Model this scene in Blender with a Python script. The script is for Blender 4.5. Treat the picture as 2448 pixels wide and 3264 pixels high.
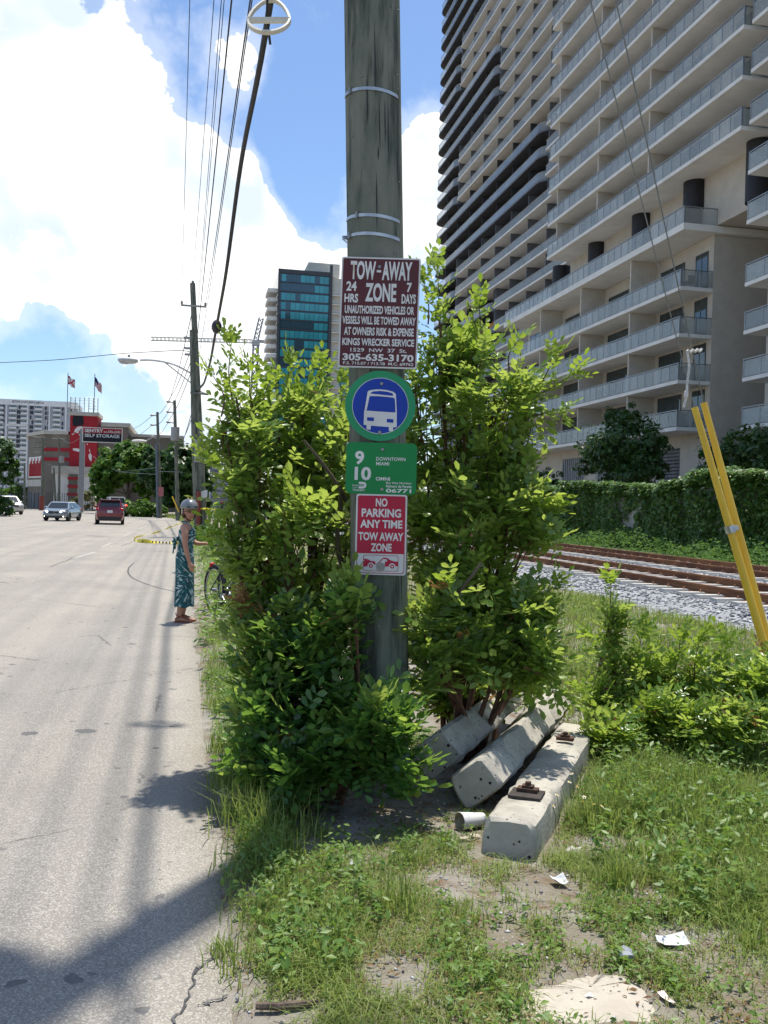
import bpy, bmesh, math, random
import numpy as np
from mathutils import Vector, Matrix
for o in list(bpy.data.objects): bpy.data.objects.remove(o)
sc = bpy.context.scene
COL = sc.collection
RAD = math.radians
rng = np.random.default_rng(7)
random.seed(7)

# ------------------------------------------------------------------ camera
F, CX, CY, H = 2948.0, 1224.0, 1632.0, 1.7
YAW, PITCH, ROLL = RAD(11.95), RAD(-0.35), RAD(1.5)
_fw = np.array([math.sin(YAW)*math.cos(PITCH), math.cos(YAW)*math.cos(PITCH), math.sin(PITCH)])
_r0 = np.array([math.cos(YAW), -math.sin(YAW), 0.0]); _u0 = np.cross(_r0, _fw)
_R = _r0*math.cos(ROLL)+_u0*math.sin(ROLL); _U = _u0*math.cos(ROLL)-_r0*math.sin(ROLL)
_C = np.array([0, 0, H])
cam_d = bpy.data.cameras.new('camera'); cam = bpy.data.objects.new('camera', cam_d); COL.objects.link(cam)
cam_d.sensor_fit = 'VERTICAL'; cam_d.sensor_height = 36.0; cam_d.lens = 36.0*F/3264.0
cam_d.clip_start = 0.05; cam_d.clip_end = 6000
cam.matrix_world = Matrix(((_R[0], _U[0], -_fw[0], 0), (_R[1], _U[1], -_fw[1], 0), (_R[2], _U[2], -_fw[2], H), (0, 0, 0, 1)))
sc.camera = cam
KD = 2448/1659.0     # measurements below were read off a 1659 px wide copy of the photograph
def ray(x, y): return _fw+_R*(x*KD-CX)/F-_U*(y*KD-CY)/F
def G(x, y, z=0.0):
    d = ray(x, y); return _C+d*((z-H)/d[2])
def AD(x, y, dep): return _C+ray(x, y)*dep
def PX(x, y, X):
    d = ray(x, y); return _C+d*(X/d[0])
def PY(x, y, Y):
    d = ray(x, y); return _C+d*(Y/d[1])

# ------------------------------------------------------------------ light
SUN = np.array([0.13, 0.235, 1.0]); SUN = SUN/np.linalg.norm(SUN)
el = math.asin(SUN[2]); az = math.atan2(SUN[0], SUN[1])
sl = bpy.data.lights.new('sun', 'SUN'); sl.energy = 4.6; sl.angle = RAD(1.1); sl.color = (1.0, 0.94, 0.845)
so = bpy.data.objects.new('sun', sl); COL.objects.link(so); so.location = (0, 0, 60)
so.rotation_euler = Vector(SUN).to_track_quat('Z', 'Y').to_euler()
w = bpy.data.worlds.new('World'); sc.world = w; w.use_nodes = True
nt = w.node_tree; nt.nodes.clear()
class NT:
    def __init__(s, t): s.t = t
    def n(s, typ, **kw):
        nd = s.t.nodes.new(typ)
        for k_, v in kw.items():
            if k_.startswith('i_'):
                key = k_[2:]; key = int(key) if key.isdigit() else key.replace('_', ' ')
                nd.inputs[key].default_value = v
            else: setattr(nd, k_, v)
        return nd
    def l(s, a, b): s.t.links.new(a, b)
    def m(s, op, a, b=None, c=None, clamp=False):
        nd = s.t.nodes.new('ShaderNodeMath'); nd.operation = op; nd.use_clamp = clamp
        for i, v in enumerate((a, b, c)):
            if v is None: continue
            if isinstance(v, (int, float)): nd.inputs[i].default_value = v
            else: s.t.links.new(v, nd.inputs[i])
        return nd.outputs[0]
    def mr(s, v, a, b, c=0.0, d=1.0, smooth=True):
        nd = s.t.nodes.new('ShaderNodeMapRange'); nd.interpolation_type = 'SMOOTHSTEP' if smooth else 'LINEAR'
        s.t.links.new(v, nd.inputs[0])
        for i, q in enumerate((a, b, c, d)): nd.inputs[1+i].default_value = q
        return nd.outputs[0]
    def mix(s, f, a, b, blend='MIX'):
        nd = s.t.nodes.new('ShaderNodeMix'); nd.data_type = 'RGBA'; nd.blend_type = blend
        for inp, v in ((nd.inputs[0], f), (nd.inputs[6], a), (nd.inputs[7], b)):
            if isinstance(v, (int, float)): inp.default_value = v
            elif isinstance(v, tuple): inp.default_value = (v+(1,))[:4]
            else: s.t.links.new(v, inp)
        return nd.outputs[2]
W = NT(nt)
sky = W.n('ShaderNodeTexSky', sky_type='NISHITA'); sky.sun_disc = False
sky.sun_elevation = el; sky.sun_rotation = az; sky.altitude = 10; sky.air_density = 1.0; sky.dust_density = 0.6; sky.ozone_density = 2.5
tc = W.n('ShaderNodeTexCoord')
dirv = tc.outputs['Generated']
def wnoise(scale, detail, rough=0.55, dist=0.0, off=(0, 0, 0), src=None):
    mp = W.n('ShaderNodeMapping'); mp.inputs['Location'].default_value = off; W.l(src or dirv, mp.inputs[0])
    nd = W.n('ShaderNodeTexNoise'); nd.inputs['Scale'].default_value = scale; nd.inputs['Detail'].default_value = detail
    nd.inputs['Roughness'].default_value = rough; nd.inputs['Distortion'].default_value = dist
    W.l(mp.outputs[0], nd.inputs['Vector']); return nd.outputs['Fac']
def blob(x, y, r):
    d = ray(x, y); d = d/np.linalg.norm(d)
    nd = W.n('ShaderNodeVectorMath', operation='DISTANCE'); W.l(dirv, nd.inputs[0]); nd.inputs[1].default_value = tuple(d)
    return W.mr(nd.outputs['Value'], 0.0, r/1998.0, 1.0, 0.0)
big = wnoise(3.4, 4, 0.6, 0.0, (3.1, 0.4, 1.7))
puff0 = wnoise(9.0, 6, 0.58, 0.0, (0.3, 5.0, 2.2)); puff = W.m('MULTIPLY', W.m('ABSOLUTE', W.m('SUBTRACT', puff0, 0.5)), 2.0)
val = W.m('ADD', W.m('MULTIPLY', big, 1.0), W.m('ADD', W.m('MULTIPLY', puff, 0.75), 0.12))
pos = [(100, 150, 330, .50), (150, 450, 420, .58), (420, 520, 250, .55), (520, 460, 140, .42), (640, 640, 250, .48), (910, 400, 240, .60), (300, 620, 300, .35), (420, 950, 300, .22), (610, 120, 170, .07), (480, 150, 160, .10), (555, 340, 100, .32), (430, 330, 90, .2)]
neg = [(560, 360, 170, .30), (690, 260, 220, .55), (685, 440, 110, .35), (420, 180, 110, .20), (900, 40, 150, .34), (720, 30, 150, .2), (90, 700, 150, .42), (220, 720, 120, .28), (120, 850, 220, .22), (330, 860, 200, .16), (190, 15, 40, .2)]
for x, y, r, g in pos: val = W.m('ADD', val, W.m('MULTIPLY', blob(x, y, r), g*1.25))
for x, y, r, g in neg: val = W.m('SUBTRACT', val, W.m('MULTIPLY', blob(x, y, r), g))
cover = W.mr(val, 0.87, 0.925)
veil = W.m('MULTIPLY', W.mr(val, 0.62, 0.88), 0.30)
cover = W.m('MAXIMUM', cover, veil)
shade = W.m('MAXIMUM', W.mr(wnoise(6.5, 3, .6, 0, (8, 1, 4)), 0.36, 0.56), W.m('MULTIPLY', W.mr(puff, .06, .35), .85))
bg_sky = W.n('ShaderNodeBackground', i_Strength=0.118); 
tint = W.mix(1.0, sky.outputs[0], (0.90, 0.99, 1.08), 'MULTIPLY'); W.l(tint, bg_sky.inputs[0])
cl_col = W.mix(shade, (0.60, 0.68, 0.78), (1.0, 0.995, 0.975))
bg_cl = W.n('ShaderNodeBackground', i_Strength=1.02); W.l(cl_col, bg_cl.inputs[0])
mx = W.n('ShaderNodeMixShader'); W.l(cover, mx.inputs[0]); W.l(bg_sky.outputs[0], mx.inputs[1]); W.l(bg_cl.outputs[0], mx.inputs[2])
wo = W.n('ShaderNodeOutputWorld'); W.l(mx.outputs[0], wo.inputs[0])
sc.view_settings.view_transform = 'Standard'; sc.view_settings.look = 'None'; sc.view_settings.gamma = 1.0
sc.view_settings.exposure = 0.48
sc.render.engine = 'CYCLES'
try:
    sc.cycles.use_adaptive_sampling = True; sc.cycles.adaptive_threshold = 0.02; sc.cycles.max_bounces = 5; sc.cycles.transparent_max_bounces = 6; sc.cycles.diffuse_bounces = 3; sc.cycles.glossy_bounces = 2; sc.cycles.transmission_bounces = 3
    sc.cycles.caustics_reflective = False; sc.cycles.caustics_refractive = False
except Exception: pass

# ------------------------------------------------------------------ helpers
def new_mesh(name, V, Fs, smooth=False, ang=35, mats=None, mi=None):
    me = bpy.data.meshes.new(name)
    if isinstance(Fs, np.ndarray):
        V = np.asarray(V, np.float32); n, kf = Fs.shape
        me.vertices.add(len(V)); me.vertices.foreach_set('co', V.ravel())
        me.loops.add(n*kf); me.loops.foreach_set('vertex_index', Fs.astype(np.int32).ravel())
        me.polygons.add(n); me.polygons.foreach_set('loop_start', np.arange(0, n*kf, kf, dtype=np.int32))
        me.update(calc_edges=True)
    else:
        me.from_pydata([tuple(map(float, v)) for v in V], [], Fs); me.update()
    if smooth:
        me.polygons.foreach_set('use_smooth', [True]*len(me.polygons))
        if ang: me.set_sharp_from_angle(angle=RAD(ang))
    return me
class MB:
    """collects simple shapes into one mesh"""
    def __init__(s): s.V = []; s.F = []
    def add(s, V, Fs):
        b = len(s.V); s.V += [tuple(map(float, v)) for v in V]; s.F += [tuple(int(i)+b for i in f) for f in Fs]; return s
    def box(s, x0, x1, y0, y1, z0, z1):
        return s.add([(x0, y0, z0), (x1, y0, z0), (x1, y1, z0), (x0, y1, z0), (x0, y0, z1), (x1, y0, z1), (x1, y1, z1), (x0, y1, z1)],
                     [(0, 3, 2, 1), (4, 5, 6, 7), (0, 1, 5, 4), (1, 2, 6, 5), (2, 3, 7, 6), (3, 0, 4, 7)])
    def obox(s, c, ax, ay, az):
        """box by centre and three half-axis vectors"""
        c, ax, ay, az = map(np.asarray, (c, ax, ay, az)); V = []
        for k_ in (-1, 1):
            for a, b in ((-1, -1), (1, -1), (1, 1), (-1, 1)): V.append(c+ax*a+ay*b+az*k_)
        return s.add(V, [(0, 3, 2, 1), (4, 5, 6, 7), (0, 1, 5, 4), (1, 2, 6, 5), (2, 3, 7, 6), (3, 0, 4, 7)])
    def tube(s, pts, r, n=8, cap=True, closed=False):
        P = np.array(pts, float); m_ = len(P); rr = np.full(m_, r, float) if np.isscalar(r) else np.array(r, float)
        T = np.gradient(P, axis=0) if not closed else np.roll(P, -1, 0)-np.roll(P, 1, 0)
        T /= np.linalg.norm(T, axis=1)[:, None]+1e-12
        a = np.array([0, 0, 1.0]) if abs(T[0][2]) < .9 else np.array([1.0, 0, 0]); u = np.cross(T[0], a); u /= np.linalg.norm(u); V = []
        for i in range(m_):
            u = u-T[i]*(u@T[i]); u /= np.linalg.norm(u); v = np.cross(T[i], u)
            for j in range(n):
                t = 2*math.pi*j/n; V.append(P[i]+rr[i]*(u*math.cos(t)+v*math.sin(t)))
        Fs = []
        for i in range(m_ if closed else m_-1):
            i2 = (i+1) % m_
            for j in range(n): Fs.append((i*n+j, i*n+(j+1) % n, i2*n+(j+1) % n, i2*n+j))
        if cap and not closed: Fs += [tuple(range(n-1, -1, -1)), tuple((m_-1)*n+j for j in range(n))]
        return s.add(V, Fs)
    def cyl(s, c, r, h, n=20, r2=None): return s.tube([c, (c[0], c[1], c[2]+h)], [r, r if r2 is None else r2], n)
    def prism(s, poly, z0, z1):
        """xy polygon (ccw) extruded in z"""
        n = len(poly); V = [(p[0], p[1], z0) for p in poly]+[(p[0], p[1], z1) for p in poly]
        return s.add(V, [tuple(range(n-1, -1, -1)), tuple(range(n, 2*n))]+[(i, (i+1) % n, n+(i+1) % n, n+i) for i in range(n)])
    def extr(s, pts, d):
        """planar 3-D polygon extruded by vector d"""
        P = np.array(pts, float); n = len(P); d = np.array(d, float)
        return s.add(list(P)+list(P+d), [tuple(range(n-1, -1, -1)), tuple(range(n, 2*n))]+[(i, (i+1) % n, n+(i+1) % n, n+i) for i in range(n)])
    def loft(s, rings, cap=True, close=True):
        n = len(rings[0]); V = [p for r in rings for p in r]; Fs = []
        for i in range(len(rings)-1):
            for j in range(n if close else n-1): Fs.append((i*n+j, i*n+(j+1) % n, (i+1)*n+(j+1) % n, (i+1)*n+j))
        if cap: Fs += [tuple(range(n-1, -1, -1)), tuple((len(rings)-1)*n+j for j in range(n))]
        return s.add(V, Fs)
    def ball(s, c, r, nu=12, nv=8):
        r = (r, r, r) if np.isscalar(r) else r; rings = []
        for i in range(nv+1):
            t = math.pi*(i/nv); t = min(max(t, 0.02), math.pi-.02)
            rings.append([(c[0]+r[0]*math.sin(t)*math.cos(2*math.pi*j/nu), c[1]+r[1]*math.sin(t)*math.sin(2*math.pi*j/nu), c[2]-r[2]*math.cos(t)) for j in range(nu)])
        return s.loft(rings)
    def xf(s, M):
        s.V = [tuple(M @ Vector(v)) for v in s.V]; return s
def base_of(p):
    b = Vector((0, 0, 0))
    while p is not None: b = b+p.location; p = p.parent
    return b
def link(name, me, m, parent=None, local=False):
    """one mesh object; vertices are in world space unless local"""
    o = bpy.data.objects.new(name, me); COL.objects.link(o)
    if m is not None:
        me.materials.clear()
        for q in (m if isinstance(m, (list, tuple)) else [m]): me.materials.append(q)
    if parent is not None:
        o.parent = parent
        if not local: me.transform(Matrix.Translation(-base_of(parent)))
    return o
def obj(name, mb, m, parent=None, smooth=False, ang=35, local=False):
    return link(name, new_mesh(name, mb.V, mb.F, smooth, ang), m, parent, local)
def tag(o, label=None, cat=None, group=None, kind=None):
    if label: o['label'] = label
    if cat: o['category'] = cat
    if group: o['group'] = group
    if kind: o['kind'] = kind
    return o
def thing(name, label, cat, loc=(0, 0, 0), rz=0.0, group=None):
    o = bpy.data.objects.new(name, None); COL.objects.link(o); o.location = tuple(map(float, loc)); o.rotation_euler = (0, 0, rz)
    o.empty_display_size = .2
    return tag(o, label, cat, group)
def inst(name, me, parent, loc, rot=None, scale=None, local=False):
    """another object that shares mesh data"""
    o = bpy.data.objects.new(name, me); COL.objects.link(o); o.parent = parent
    o.location = Vector(tuple(map(float, loc)))-(Vector((0, 0, 0)) if local else base_of(parent))
    if rot is not None:
        if isinstance(rot, Matrix): o.rotation_euler = rot.to_euler()
        else: o.rotation_euler = rot
    if scale is not None: o.scale = scale if hasattr(scale, '__len__') else (scale,)*3
    return o
def copy_tree(o, parent=None):
    c = o.copy(); COL.objects.link(c); c.parent = parent
    for ch in list(o.children): copy_tree(ch, c)
    return c
def bevel(me, w_, seg=1):
    bm = bmesh.new(); bm.from_mesh(me); bmesh.ops.bevel(bm, geom=list(bm.edges), offset=w_, segments=seg, affect='EDGES', profile=.5); bm.to_mesh(me); bm.free(); me.update(); return me
# smooth value noise on numpy arrays
_perm = np.random.default_rng(3).random((64, 64))
def vnoise(x, y, s=1.0, seed=0):
    x = np.asarray(x, float)*s+seed*7.31; y = np.asarray(y, float)*s+seed*3.77
    xi = np.floor(x).astype(int); yi = np.floor(y).astype(int); fx = x-xi; fy = y-yi; fx = fx*fx*(3-2*fx); fy = fy*fy*(3-2*fy)
    p = lambda a, b: _perm[a % 64, b % 64]
    return (p(xi, yi)*(1-fx)+p(xi+1, yi)*fx)*(1-fy)+(p(xi, yi+1)*(1-fx)+p(xi+1, yi+1)*fx)*fy
def fbm(x, y, s=1.0, o=4, seed=0): return sum(vnoise(x, y, s*2**i, seed+i)/2**i for i in range(o))/sum(1/2**i for i in range(o))

# ------------------------------------------------------------------ materials
def pm(name, c1, c2=None, scale=6.0, rough=0.8, metal=0.0, bump=0.0, bscale=None, stretch=(1, 1, 1), detail=6, spec=0.4, contrast=(0.35, 0.65), emit=None, spread=0.0):
    m = bpy.data.materials.new(name); m.use_nodes = True; t = NT(m.node_tree); b = m.node_tree.nodes['Principled BSDF']
    b.inputs['Roughness'].default_value = rough; b.inputs['Metallic'].default_value = metal; b.inputs['Specular IOR Level'].default_value = spec
    tcn = t.n('ShaderNodeTexCoord'); mp = t.n('ShaderNodeMapping'); mp.inputs['Scale'].default_value = stretch; t.l(tcn.outputs['Object'], mp.inputs[0])
    if c2 is None: c2 = tuple(min(1, c*0.86) for c in c1)
    nz = t.n('ShaderNodeTexNoise', i_Scale=scale, i_Detail=detail, i_Roughness=.6); t.l(mp.outputs[0], nz.inputs['Vector'])
    col = t.mix(t.mr(nz.outputs['Fac'], *contrast), c1, c2)
    if spread:
        oi = t.n('ShaderNodeObjectInfo'); col = t.mix(t.m('MULTIPLY', oi.outputs['Random'], spread), col, tuple(c*.55 for c in c1))
    t.l(col, b.inputs['Base Color'])
    if bump:
        n2 = t.n('ShaderNodeTexNoise', i_Scale=bscale or scale*4, i_Detail=5); t.l(mp.outputs[0], n2.inputs['Vector'])
        bp = t.n('ShaderNodeBump', i_Strength=bump, i_Distance=.02); t.l(n2.outputs['Fac'], bp.inputs['Height']); t.l(bp.outputs[0], b.inputs['Normal'])
    if emit:
        m.cycles.emission_sampling = 'NONE'
        b.inputs['Emission Color'].default_value = emit[0]+(1,); b.inputs['Emission Strength'].default_value = emit[1]
    return m
def leafmat(name, ca, cb, cc, trans=0.45, rough=0.35, spec=0.5, tcol=(0.30, 0.48, 0.03)):
    """leaf: colour varies leaf by leaf, light passes through"""
    m = bpy.data.materials.new(name); m.use_nodes = True; t = NT(m.node_tree); m.node_tree.nodes.clear()
    g = t.n('ShaderNodeNewGeometry'); rp = t.n('ShaderNodeValToRGB'); t.l(g.outputs['Random Per Island'], rp.inputs[0])
    e = rp.color_ramp.elements; e[0].position = 0; e[0].color = ca+(1,); e[1].position = 1; e[1].color = cc+(1,); q = e.new(.55); q.color = cb+(1,)
    oi = t.n('ShaderNodeObjectInfo'); col = t.mix(t.m('MULTIPLY', oi.outputs['Random'], .35), rp.outputs[0], cb)
    b = t.n('ShaderNodeBsdfPrincipled', i_Roughness=rough); b.inputs['Specular IOR Level'].default_value = spec; t.l(col, b.inputs['Base Color'])
    tr = t.n('ShaderNodeBsdfTranslucent'); t.l(t.mix(.65, col, tcol), tr.inputs[0])
    mxs = t.n('ShaderNodeMixShader', i_0=trans); t.l(b.outputs[0], mxs.inputs[1]); t.l(tr.outputs[0], mxs.inputs[2])
    o = t.n('ShaderNodeOutputMaterial'); t.l(mxs.outputs[0], o.inputs[0]); return m
def glassmat(name, col, rough=0.05, alpha=0.6, spec=0.8):
    m = bpy.data.materials.new(name); m.use_nodes = True; t = NT(m.node_tree); m.node_tree.nodes.clear()
    b = t.n('ShaderNodeBsdfPrincipled', i_Roughness=rough); b.inputs['Base Color'].default_value = col+(1,); b.inputs['Specular IOR Level'].default_value = spec
    oi = t.n('ShaderNodeObjectInfo'); nz = t.n('ShaderNodeTexNoise', i_Scale=.35, i_Detail=3); tcn = t.n('ShaderNodeTexCoord'); t.l(tcn.outputs['Object'], nz.inputs['Vector'])
    t.l(t.mix(t.m('MULTIPLY', oi.outputs['Random'], .55), t.mix(t.mr(nz.outputs['Fac'], .35, .65), col, tuple(c*.8 for c in col)), tuple(c*.45 for c in col)), b.inputs['Base Color'])  # random darker tint per object imitates reflections differing between panes
    tr = t.n('ShaderNodeBsdfTransparent'); mxs = t.n('ShaderNodeMixShader', i_0=alpha); t.l(tr.outputs[0], mxs.inputs[1]); t.l(b.outputs[0], mxs.inputs[2])
    o = t.n('ShaderNodeOutputMaterial'); t.l(mxs.outputs[0], o.inputs[0]); return m
# ================================================================== SETTING
EDGE = [(-40, .10), (2.0, .17), (3.4, .18), (4.2, .205), (4.8, .20), (5.6, .19), (7.2, .16), (9.4, .15), (13.2, .11), (22, .12), (36, .16), (60, -.1), (80, -.7), (92, -1.6), (104, -4.0), (118, -8), (150, -13), (210, -22), (400, -60)]
_ey = np.array([e[0] for e in EDGE]); _ex = np.array([e[1] for e in EDGE])
def edge_x(y):
    y = np.asarray(y, float); return np.interp(y, _ey, _ex)+(fbm(y, y*0+3, 2.3, 4, 5)-.5)*.11*np.clip(1.2-y/40, .2, 1)
def hg(x, y):
    """height of the natural ground"""
    x = np.asarray(x, float); y = np.asarray(y, float)
    d = x-np.interp(y, _ey, _ex)
    z = (fbm(x, y, .9, 4, 1)-.5)*.10+(fbm(x, y, 5, 3, 2)-.5)*.025+.02
    z = z*np.clip(d/.7, .15, 1)
    return np.where(d < -.15, -.06, np.where(d < 0, -.012, z))
def axis(segs):
    a = [];
    for lo, hi, st in segs: a.append(np.arange(lo, hi, st))
    return np.concatenate(a+[np.array([segs[-1][1]])])
gx = axis([(-3000, -200, 700), (-200, -40, 40), (-40, -2, 4), (-2, 7, .07), (7, 12, .35), (12, 40, 3), (40, 200, 30), (200, 3000, 700)])
gy = axis([(-60, 1, 8), (1, 9.5, .07), (9.5, 20, .35), (20, 60, 2.5), (60, 300, 30), (300, 5000, 500)])
XX, YY = np.meshgrid(gx, gy); ZZ = hg(XX, YY)
V = np.stack([XX, YY, ZZ], -1).reshape(-1, 3); nx, ny = len(gx), len(gy)
ii = (np.arange(ny-1)[:, None]*nx+np.arange(nx-1)[None, :]).ravel()
Fq = np.stack([ii, ii+1, ii+nx+1, ii+nx], -1)
def soil_mat():
    m = bpy.data.materials.new('soil'); m.use_nodes = True; t = NT(m.node_tree); b = m.node_tree.nodes['Principled BSDF']; b.inputs['Roughness'].default_value = .95; b.inputs['Specular IOR Level'].default_value = .15
    c = t.n('ShaderNodeTexCoord'); P = c.outputs['Object']
    def nz(s, d=6, r=.6):
        q = t.n('ShaderNodeTexNoise', i_Scale=s, i_Detail=d, i_Roughness=r); t.l(P, q.inputs['Vector']); return q.outputs['Fac']
    col = t.mix(t.mr(nz(1.6), .35, .65), (.29, .275, .245), (.20, .175, .135))
    col = t.mix(t.mr(nz(7, 8), .48, .72), col, (.15, .10, .06))
    v = t.n('ShaderNodeTexVoronoi', i_Scale=55); t.l(P, v.inputs['Vector'])
    col = t.mix(t.m('MULTIPLY', t.mr(v.outputs['Distance'], .12, .22, 1, 0), t.mr(nz(9), .5, .6)), col, (.55, .52, .47))
    col = t.mix(t.m('MULTIPLY', t.mr(nz(120, 3), .55, .75), .5), col, (.10, .075, .05))
    t.l(col, b.inputs['Base Color'])
    bp = t.n('ShaderNodeBump', i_Strength=.8, i_Distance=.02); t.l(t.m('ADD', nz(45, 6), t.m('MULTIPLY', nz(10, 4), 1.2)), bp.inputs['Height']); t.l(bp.outputs[0], b.inputs['Normal'])
    return m
M_soil = soil_mat()
tag(link('ground', new_mesh('ground', V, Fq, True, 0), M_soil), 'grey sandy soil under the grass', 'ground', kind='structure')

def asphalt_mat():
    m = bpy.data.materials.new('asphalt'); m.use_nodes = True; t = NT(m.node_tree); b = m.node_tree.nodes['Principled BSDF']; b.inputs['Roughness'].default_value = .88; b.inputs['Specular IOR Level'].default_value = .3
    c = t.n('ShaderNodeTexCoord'); P = c.outputs['Object']
    def nz(s, d=5, r=.6, st=None, dist=0):
        q = t.n('ShaderNodeTexNoise', i_Scale=s, i_Detail=d, i_Roughness=r, i_Distortion=dist); src = P
        if st: mp = t.n('ShaderNodeMapping'); mp.inputs['Scale'].default_value = st; t.l(P, mp.inputs[0]); src = mp.outputs[0]
        t.l(src, q.inputs['Vector']); return q.outputs['Fac']
    col = t.mix(t.mr(nz(.5, 6), .3, .7), (.345, .318, .27), (.28, .258, .222))
    col = t.mix(t.m('MULTIPLY', t.mr(nz(1.0, 4, .5, (1.6, .05, 1)), .42, .62), .5), col, (.20, .19, .175))     # wheel paths along the road
    v = t.n('ShaderNodeTexVoronoi', i_Scale=150); t.l(P, v.inputs['Vector'])                                      # aggregate
    hue = t.n('ShaderNodeSeparateColor'); t.l(v.outputs['Color'], hue.inputs[0])
    col = t.mix(t.m('MULTIPLY', t.mr(hue.outputs[0], .68, .74), .6), col, (.48, .455, .41)); col = t.mix(t.m('MULTIPLY', t.mr(hue.outputs[1], .76, .80), .6), col, (.17, .165, .155))
    col = t.mix(t.m('MULTIPLY', t.mr(v.outputs['Distance'], .45, .75), .25), col, (.15, .145, .14))
    col = t.mix(t.m('MULTIPLY', t.mr(nz(.22, 5, .6, None, .8), .52, .60), .28), col, (.20, .19, .175)); col = t.mix(t.m('MULTIPLY', t.mr(nz(1.7, 6, .7, (1, .3, 1)), .55, .75), .35), col, (.42, .40, .35))
    # trodden gum and oil spots
    dn = t.n('ShaderNodeTexNoise', i_Scale=14, i_Detail=3); t.l(P, dn.inputs['Vector'])
    wv = t.n('ShaderNodeVectorMath', operation='MULTIPLY_ADD'); t.l(dn.outputs['Color'], wv.inputs[0]); wv.inputs[1].default_value = (.10, .10, 0); t.l(P, wv.inputs[2])
    for s_, thr, rr, dark in ((2.1, .55, .17, .8), (4.3, .55, .2, .75), (9, .6, .22, .6)):
        vo = t.n('ShaderNodeTexVoronoi', i_Scale=s_); t.l(wv.outputs[0], vo.inputs['Vector']); sp = t.n('ShaderNodeSeparateColor'); t.l(vo.outputs['Color'], sp.inputs[0])
        rad = t.m('MULTIPLY', sp.outputs[1], rr)
        k_ = t.m('MULTIPLY', t.m('LESS_THAN', vo.outputs['Distance'], rad), t.m('GREATER_THAN', sp.outputs[0], thr))
        col = t.mix(t.m('MULTIPLY', k_, dark), col, (.10, .10, .105))
    # fine cracks
    vc = t.n('ShaderNodeTexVoronoi', i_Scale=.33, feature='DISTANCE_TO_EDGE'); t.l(wv.outputs[0], vc.inputs['Vector'])
    k_ = t.m('MULTIPLY', t.mr(vc.outputs['Distance'], .0015, .004, 1, 0), t.mr(nz(.8, 3), .52, .58)); col = t.mix(t.m('MULTIPLY', k_, .7), col, (.10, .095, .09))
    t.l(col, b.inputs['Base Color'])
    bp = t.n('ShaderNodeBump', i_Strength=.55, i_Distance=.006); t.l(t.m('ADD', v.outputs['Distance'], nz(60, 3)), bp.inputs['Height']); t.l(bp.outputs[0], b.inputs['Normal'])
    return m
M_asph = asphalt_mat()
ys = np.concatenate([np.arange(-40, 1.5, 4), np.arange(1.5, 14, .05), np.arange(14, 40, .4), np.arange(40, 130, 3), np.arange(130, 330, 15)])
lx = np.interp(ys, [-40, 60, 80, 84, 90, 100, 140, 330], [-15.4, -15.4, -15.4, -18, -30, -44, -48, -110])
cols = [0, .3, .7, .92, .985, 1.0]
ex = edge_x(ys); RV = []
for i, y in enumerate(ys):
    for q in cols: RV.append((lx[i]+(ex[i]-lx[i])*q, y, 0.0 if q < 1 else -.004))
    RV.append((ex[i]+.012, y, -.055))
kc = len(cols)+1; ii = (np.arange(len(ys)-1)[:, None]*kc+np.arange(kc-1)[None, :]).ravel()
tag(link('road', new_mesh('road', np.array(RV), np.stack([ii, ii+1, ii+kc+1, ii+kc], -1)), M_asph), 'pale worn asphalt street', 'road', kind='structure')
def strip(pts, wd, z=.004):
    P = np.array([(p[0], p[1]) for p in pts], float); T = np.gradient(P, axis=0); T /= np.linalg.norm(T, axis=1)[:, None]; N = np.stack([-T[:, 1], T[:, 0]], -1)*np.asarray(wd).reshape(-1, 1)/2
    n = len(P); V = [(*(P[i]+N[i]), z) for i in range(n)]+[(*(P[i]-N[i]), z) for i in range(n)]
    return MB().add(V, [(i, i+1, n+i+1, n+i)[::-1] for i in range(n-1)])
M_tar = pm('tar_seal', (.055, .055, .055), (.10, .10, .10), 8, .9)
M_wline = pm('worn_white_paint', (.44, .43, .40), (.33, .315, .285), 3.0, .85, contrast=(.4, .55))
def smoothpts(pts, n=60):
    P = np.array(pts, float); t = np.concatenate([[0], np.cumsum(np.linalg.norm(np.diff(P, axis=0), axis=1))]); tt = np.linspace(0, t[-1], n)
    Q = np.stack([np.interp(tt, t, P[:, k_]) for k_ in range(P.shape[1])], -1)
    for _ in range(6): Q[1:-1] = (Q[:-2]+2*Q[1:-1]+Q[2:])/4
    return Q
arc = smoothpts([G(x, y) for x, y in [(289, 1216), (278, 1226), (276, 1237), (284, 1248), (310, 1260), (345, 1271), (386, 1280)]], 50)
tag(obj('tar_seam', strip(arc, .035), M_tar), 'thin black curved tar line on the street', 'tar line', kind='structure')
for k_, pts in enumerate([[(160, 1206), (206, 1192)], [(222, 1181), (240, 1173)], [(268, 1158), (283, 1150)], [(300, 1143), (316, 1136)], [(352, 1127), (366, 1124)]]):
    tag(obj('lane_marking', strip([G(*pts[0]), (G(*pts[0])+G(*pts[1]))/2, G(*pts[1])], .11), M_wline), 'worn white dashes of lane paint', 'road marking', 'worn lane dashes', 'structure')
for k_, pts in enumerate([[(108, 1225), (165, 1203)], [(216, 1165), (262, 1164)], [(300, 1185), (385, 1186)], [(330, 1178), (345, 1175), (390, 1177)], [(262, 1180), (300, 1165)]]):
    P = smoothpts([G(*p) for p in pts], 12); P[1:-1, :2] += rng.normal(0, .03, (10, 2))
    tag(obj('tar_crack', strip(P, .03), M_tar), 'short dark sealed crack in the street', 'crack', 'sealed cracks', 'structure')
def cracked(pts, wd):
    P = smoothpts([G(*p) for p in pts], 16); P[1:-1, :2] += rng.normal(0, .008, (14, 2)); return strip(P, np.array([wd*random.uniform(.3, 1) for _ in range(16)]))
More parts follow.
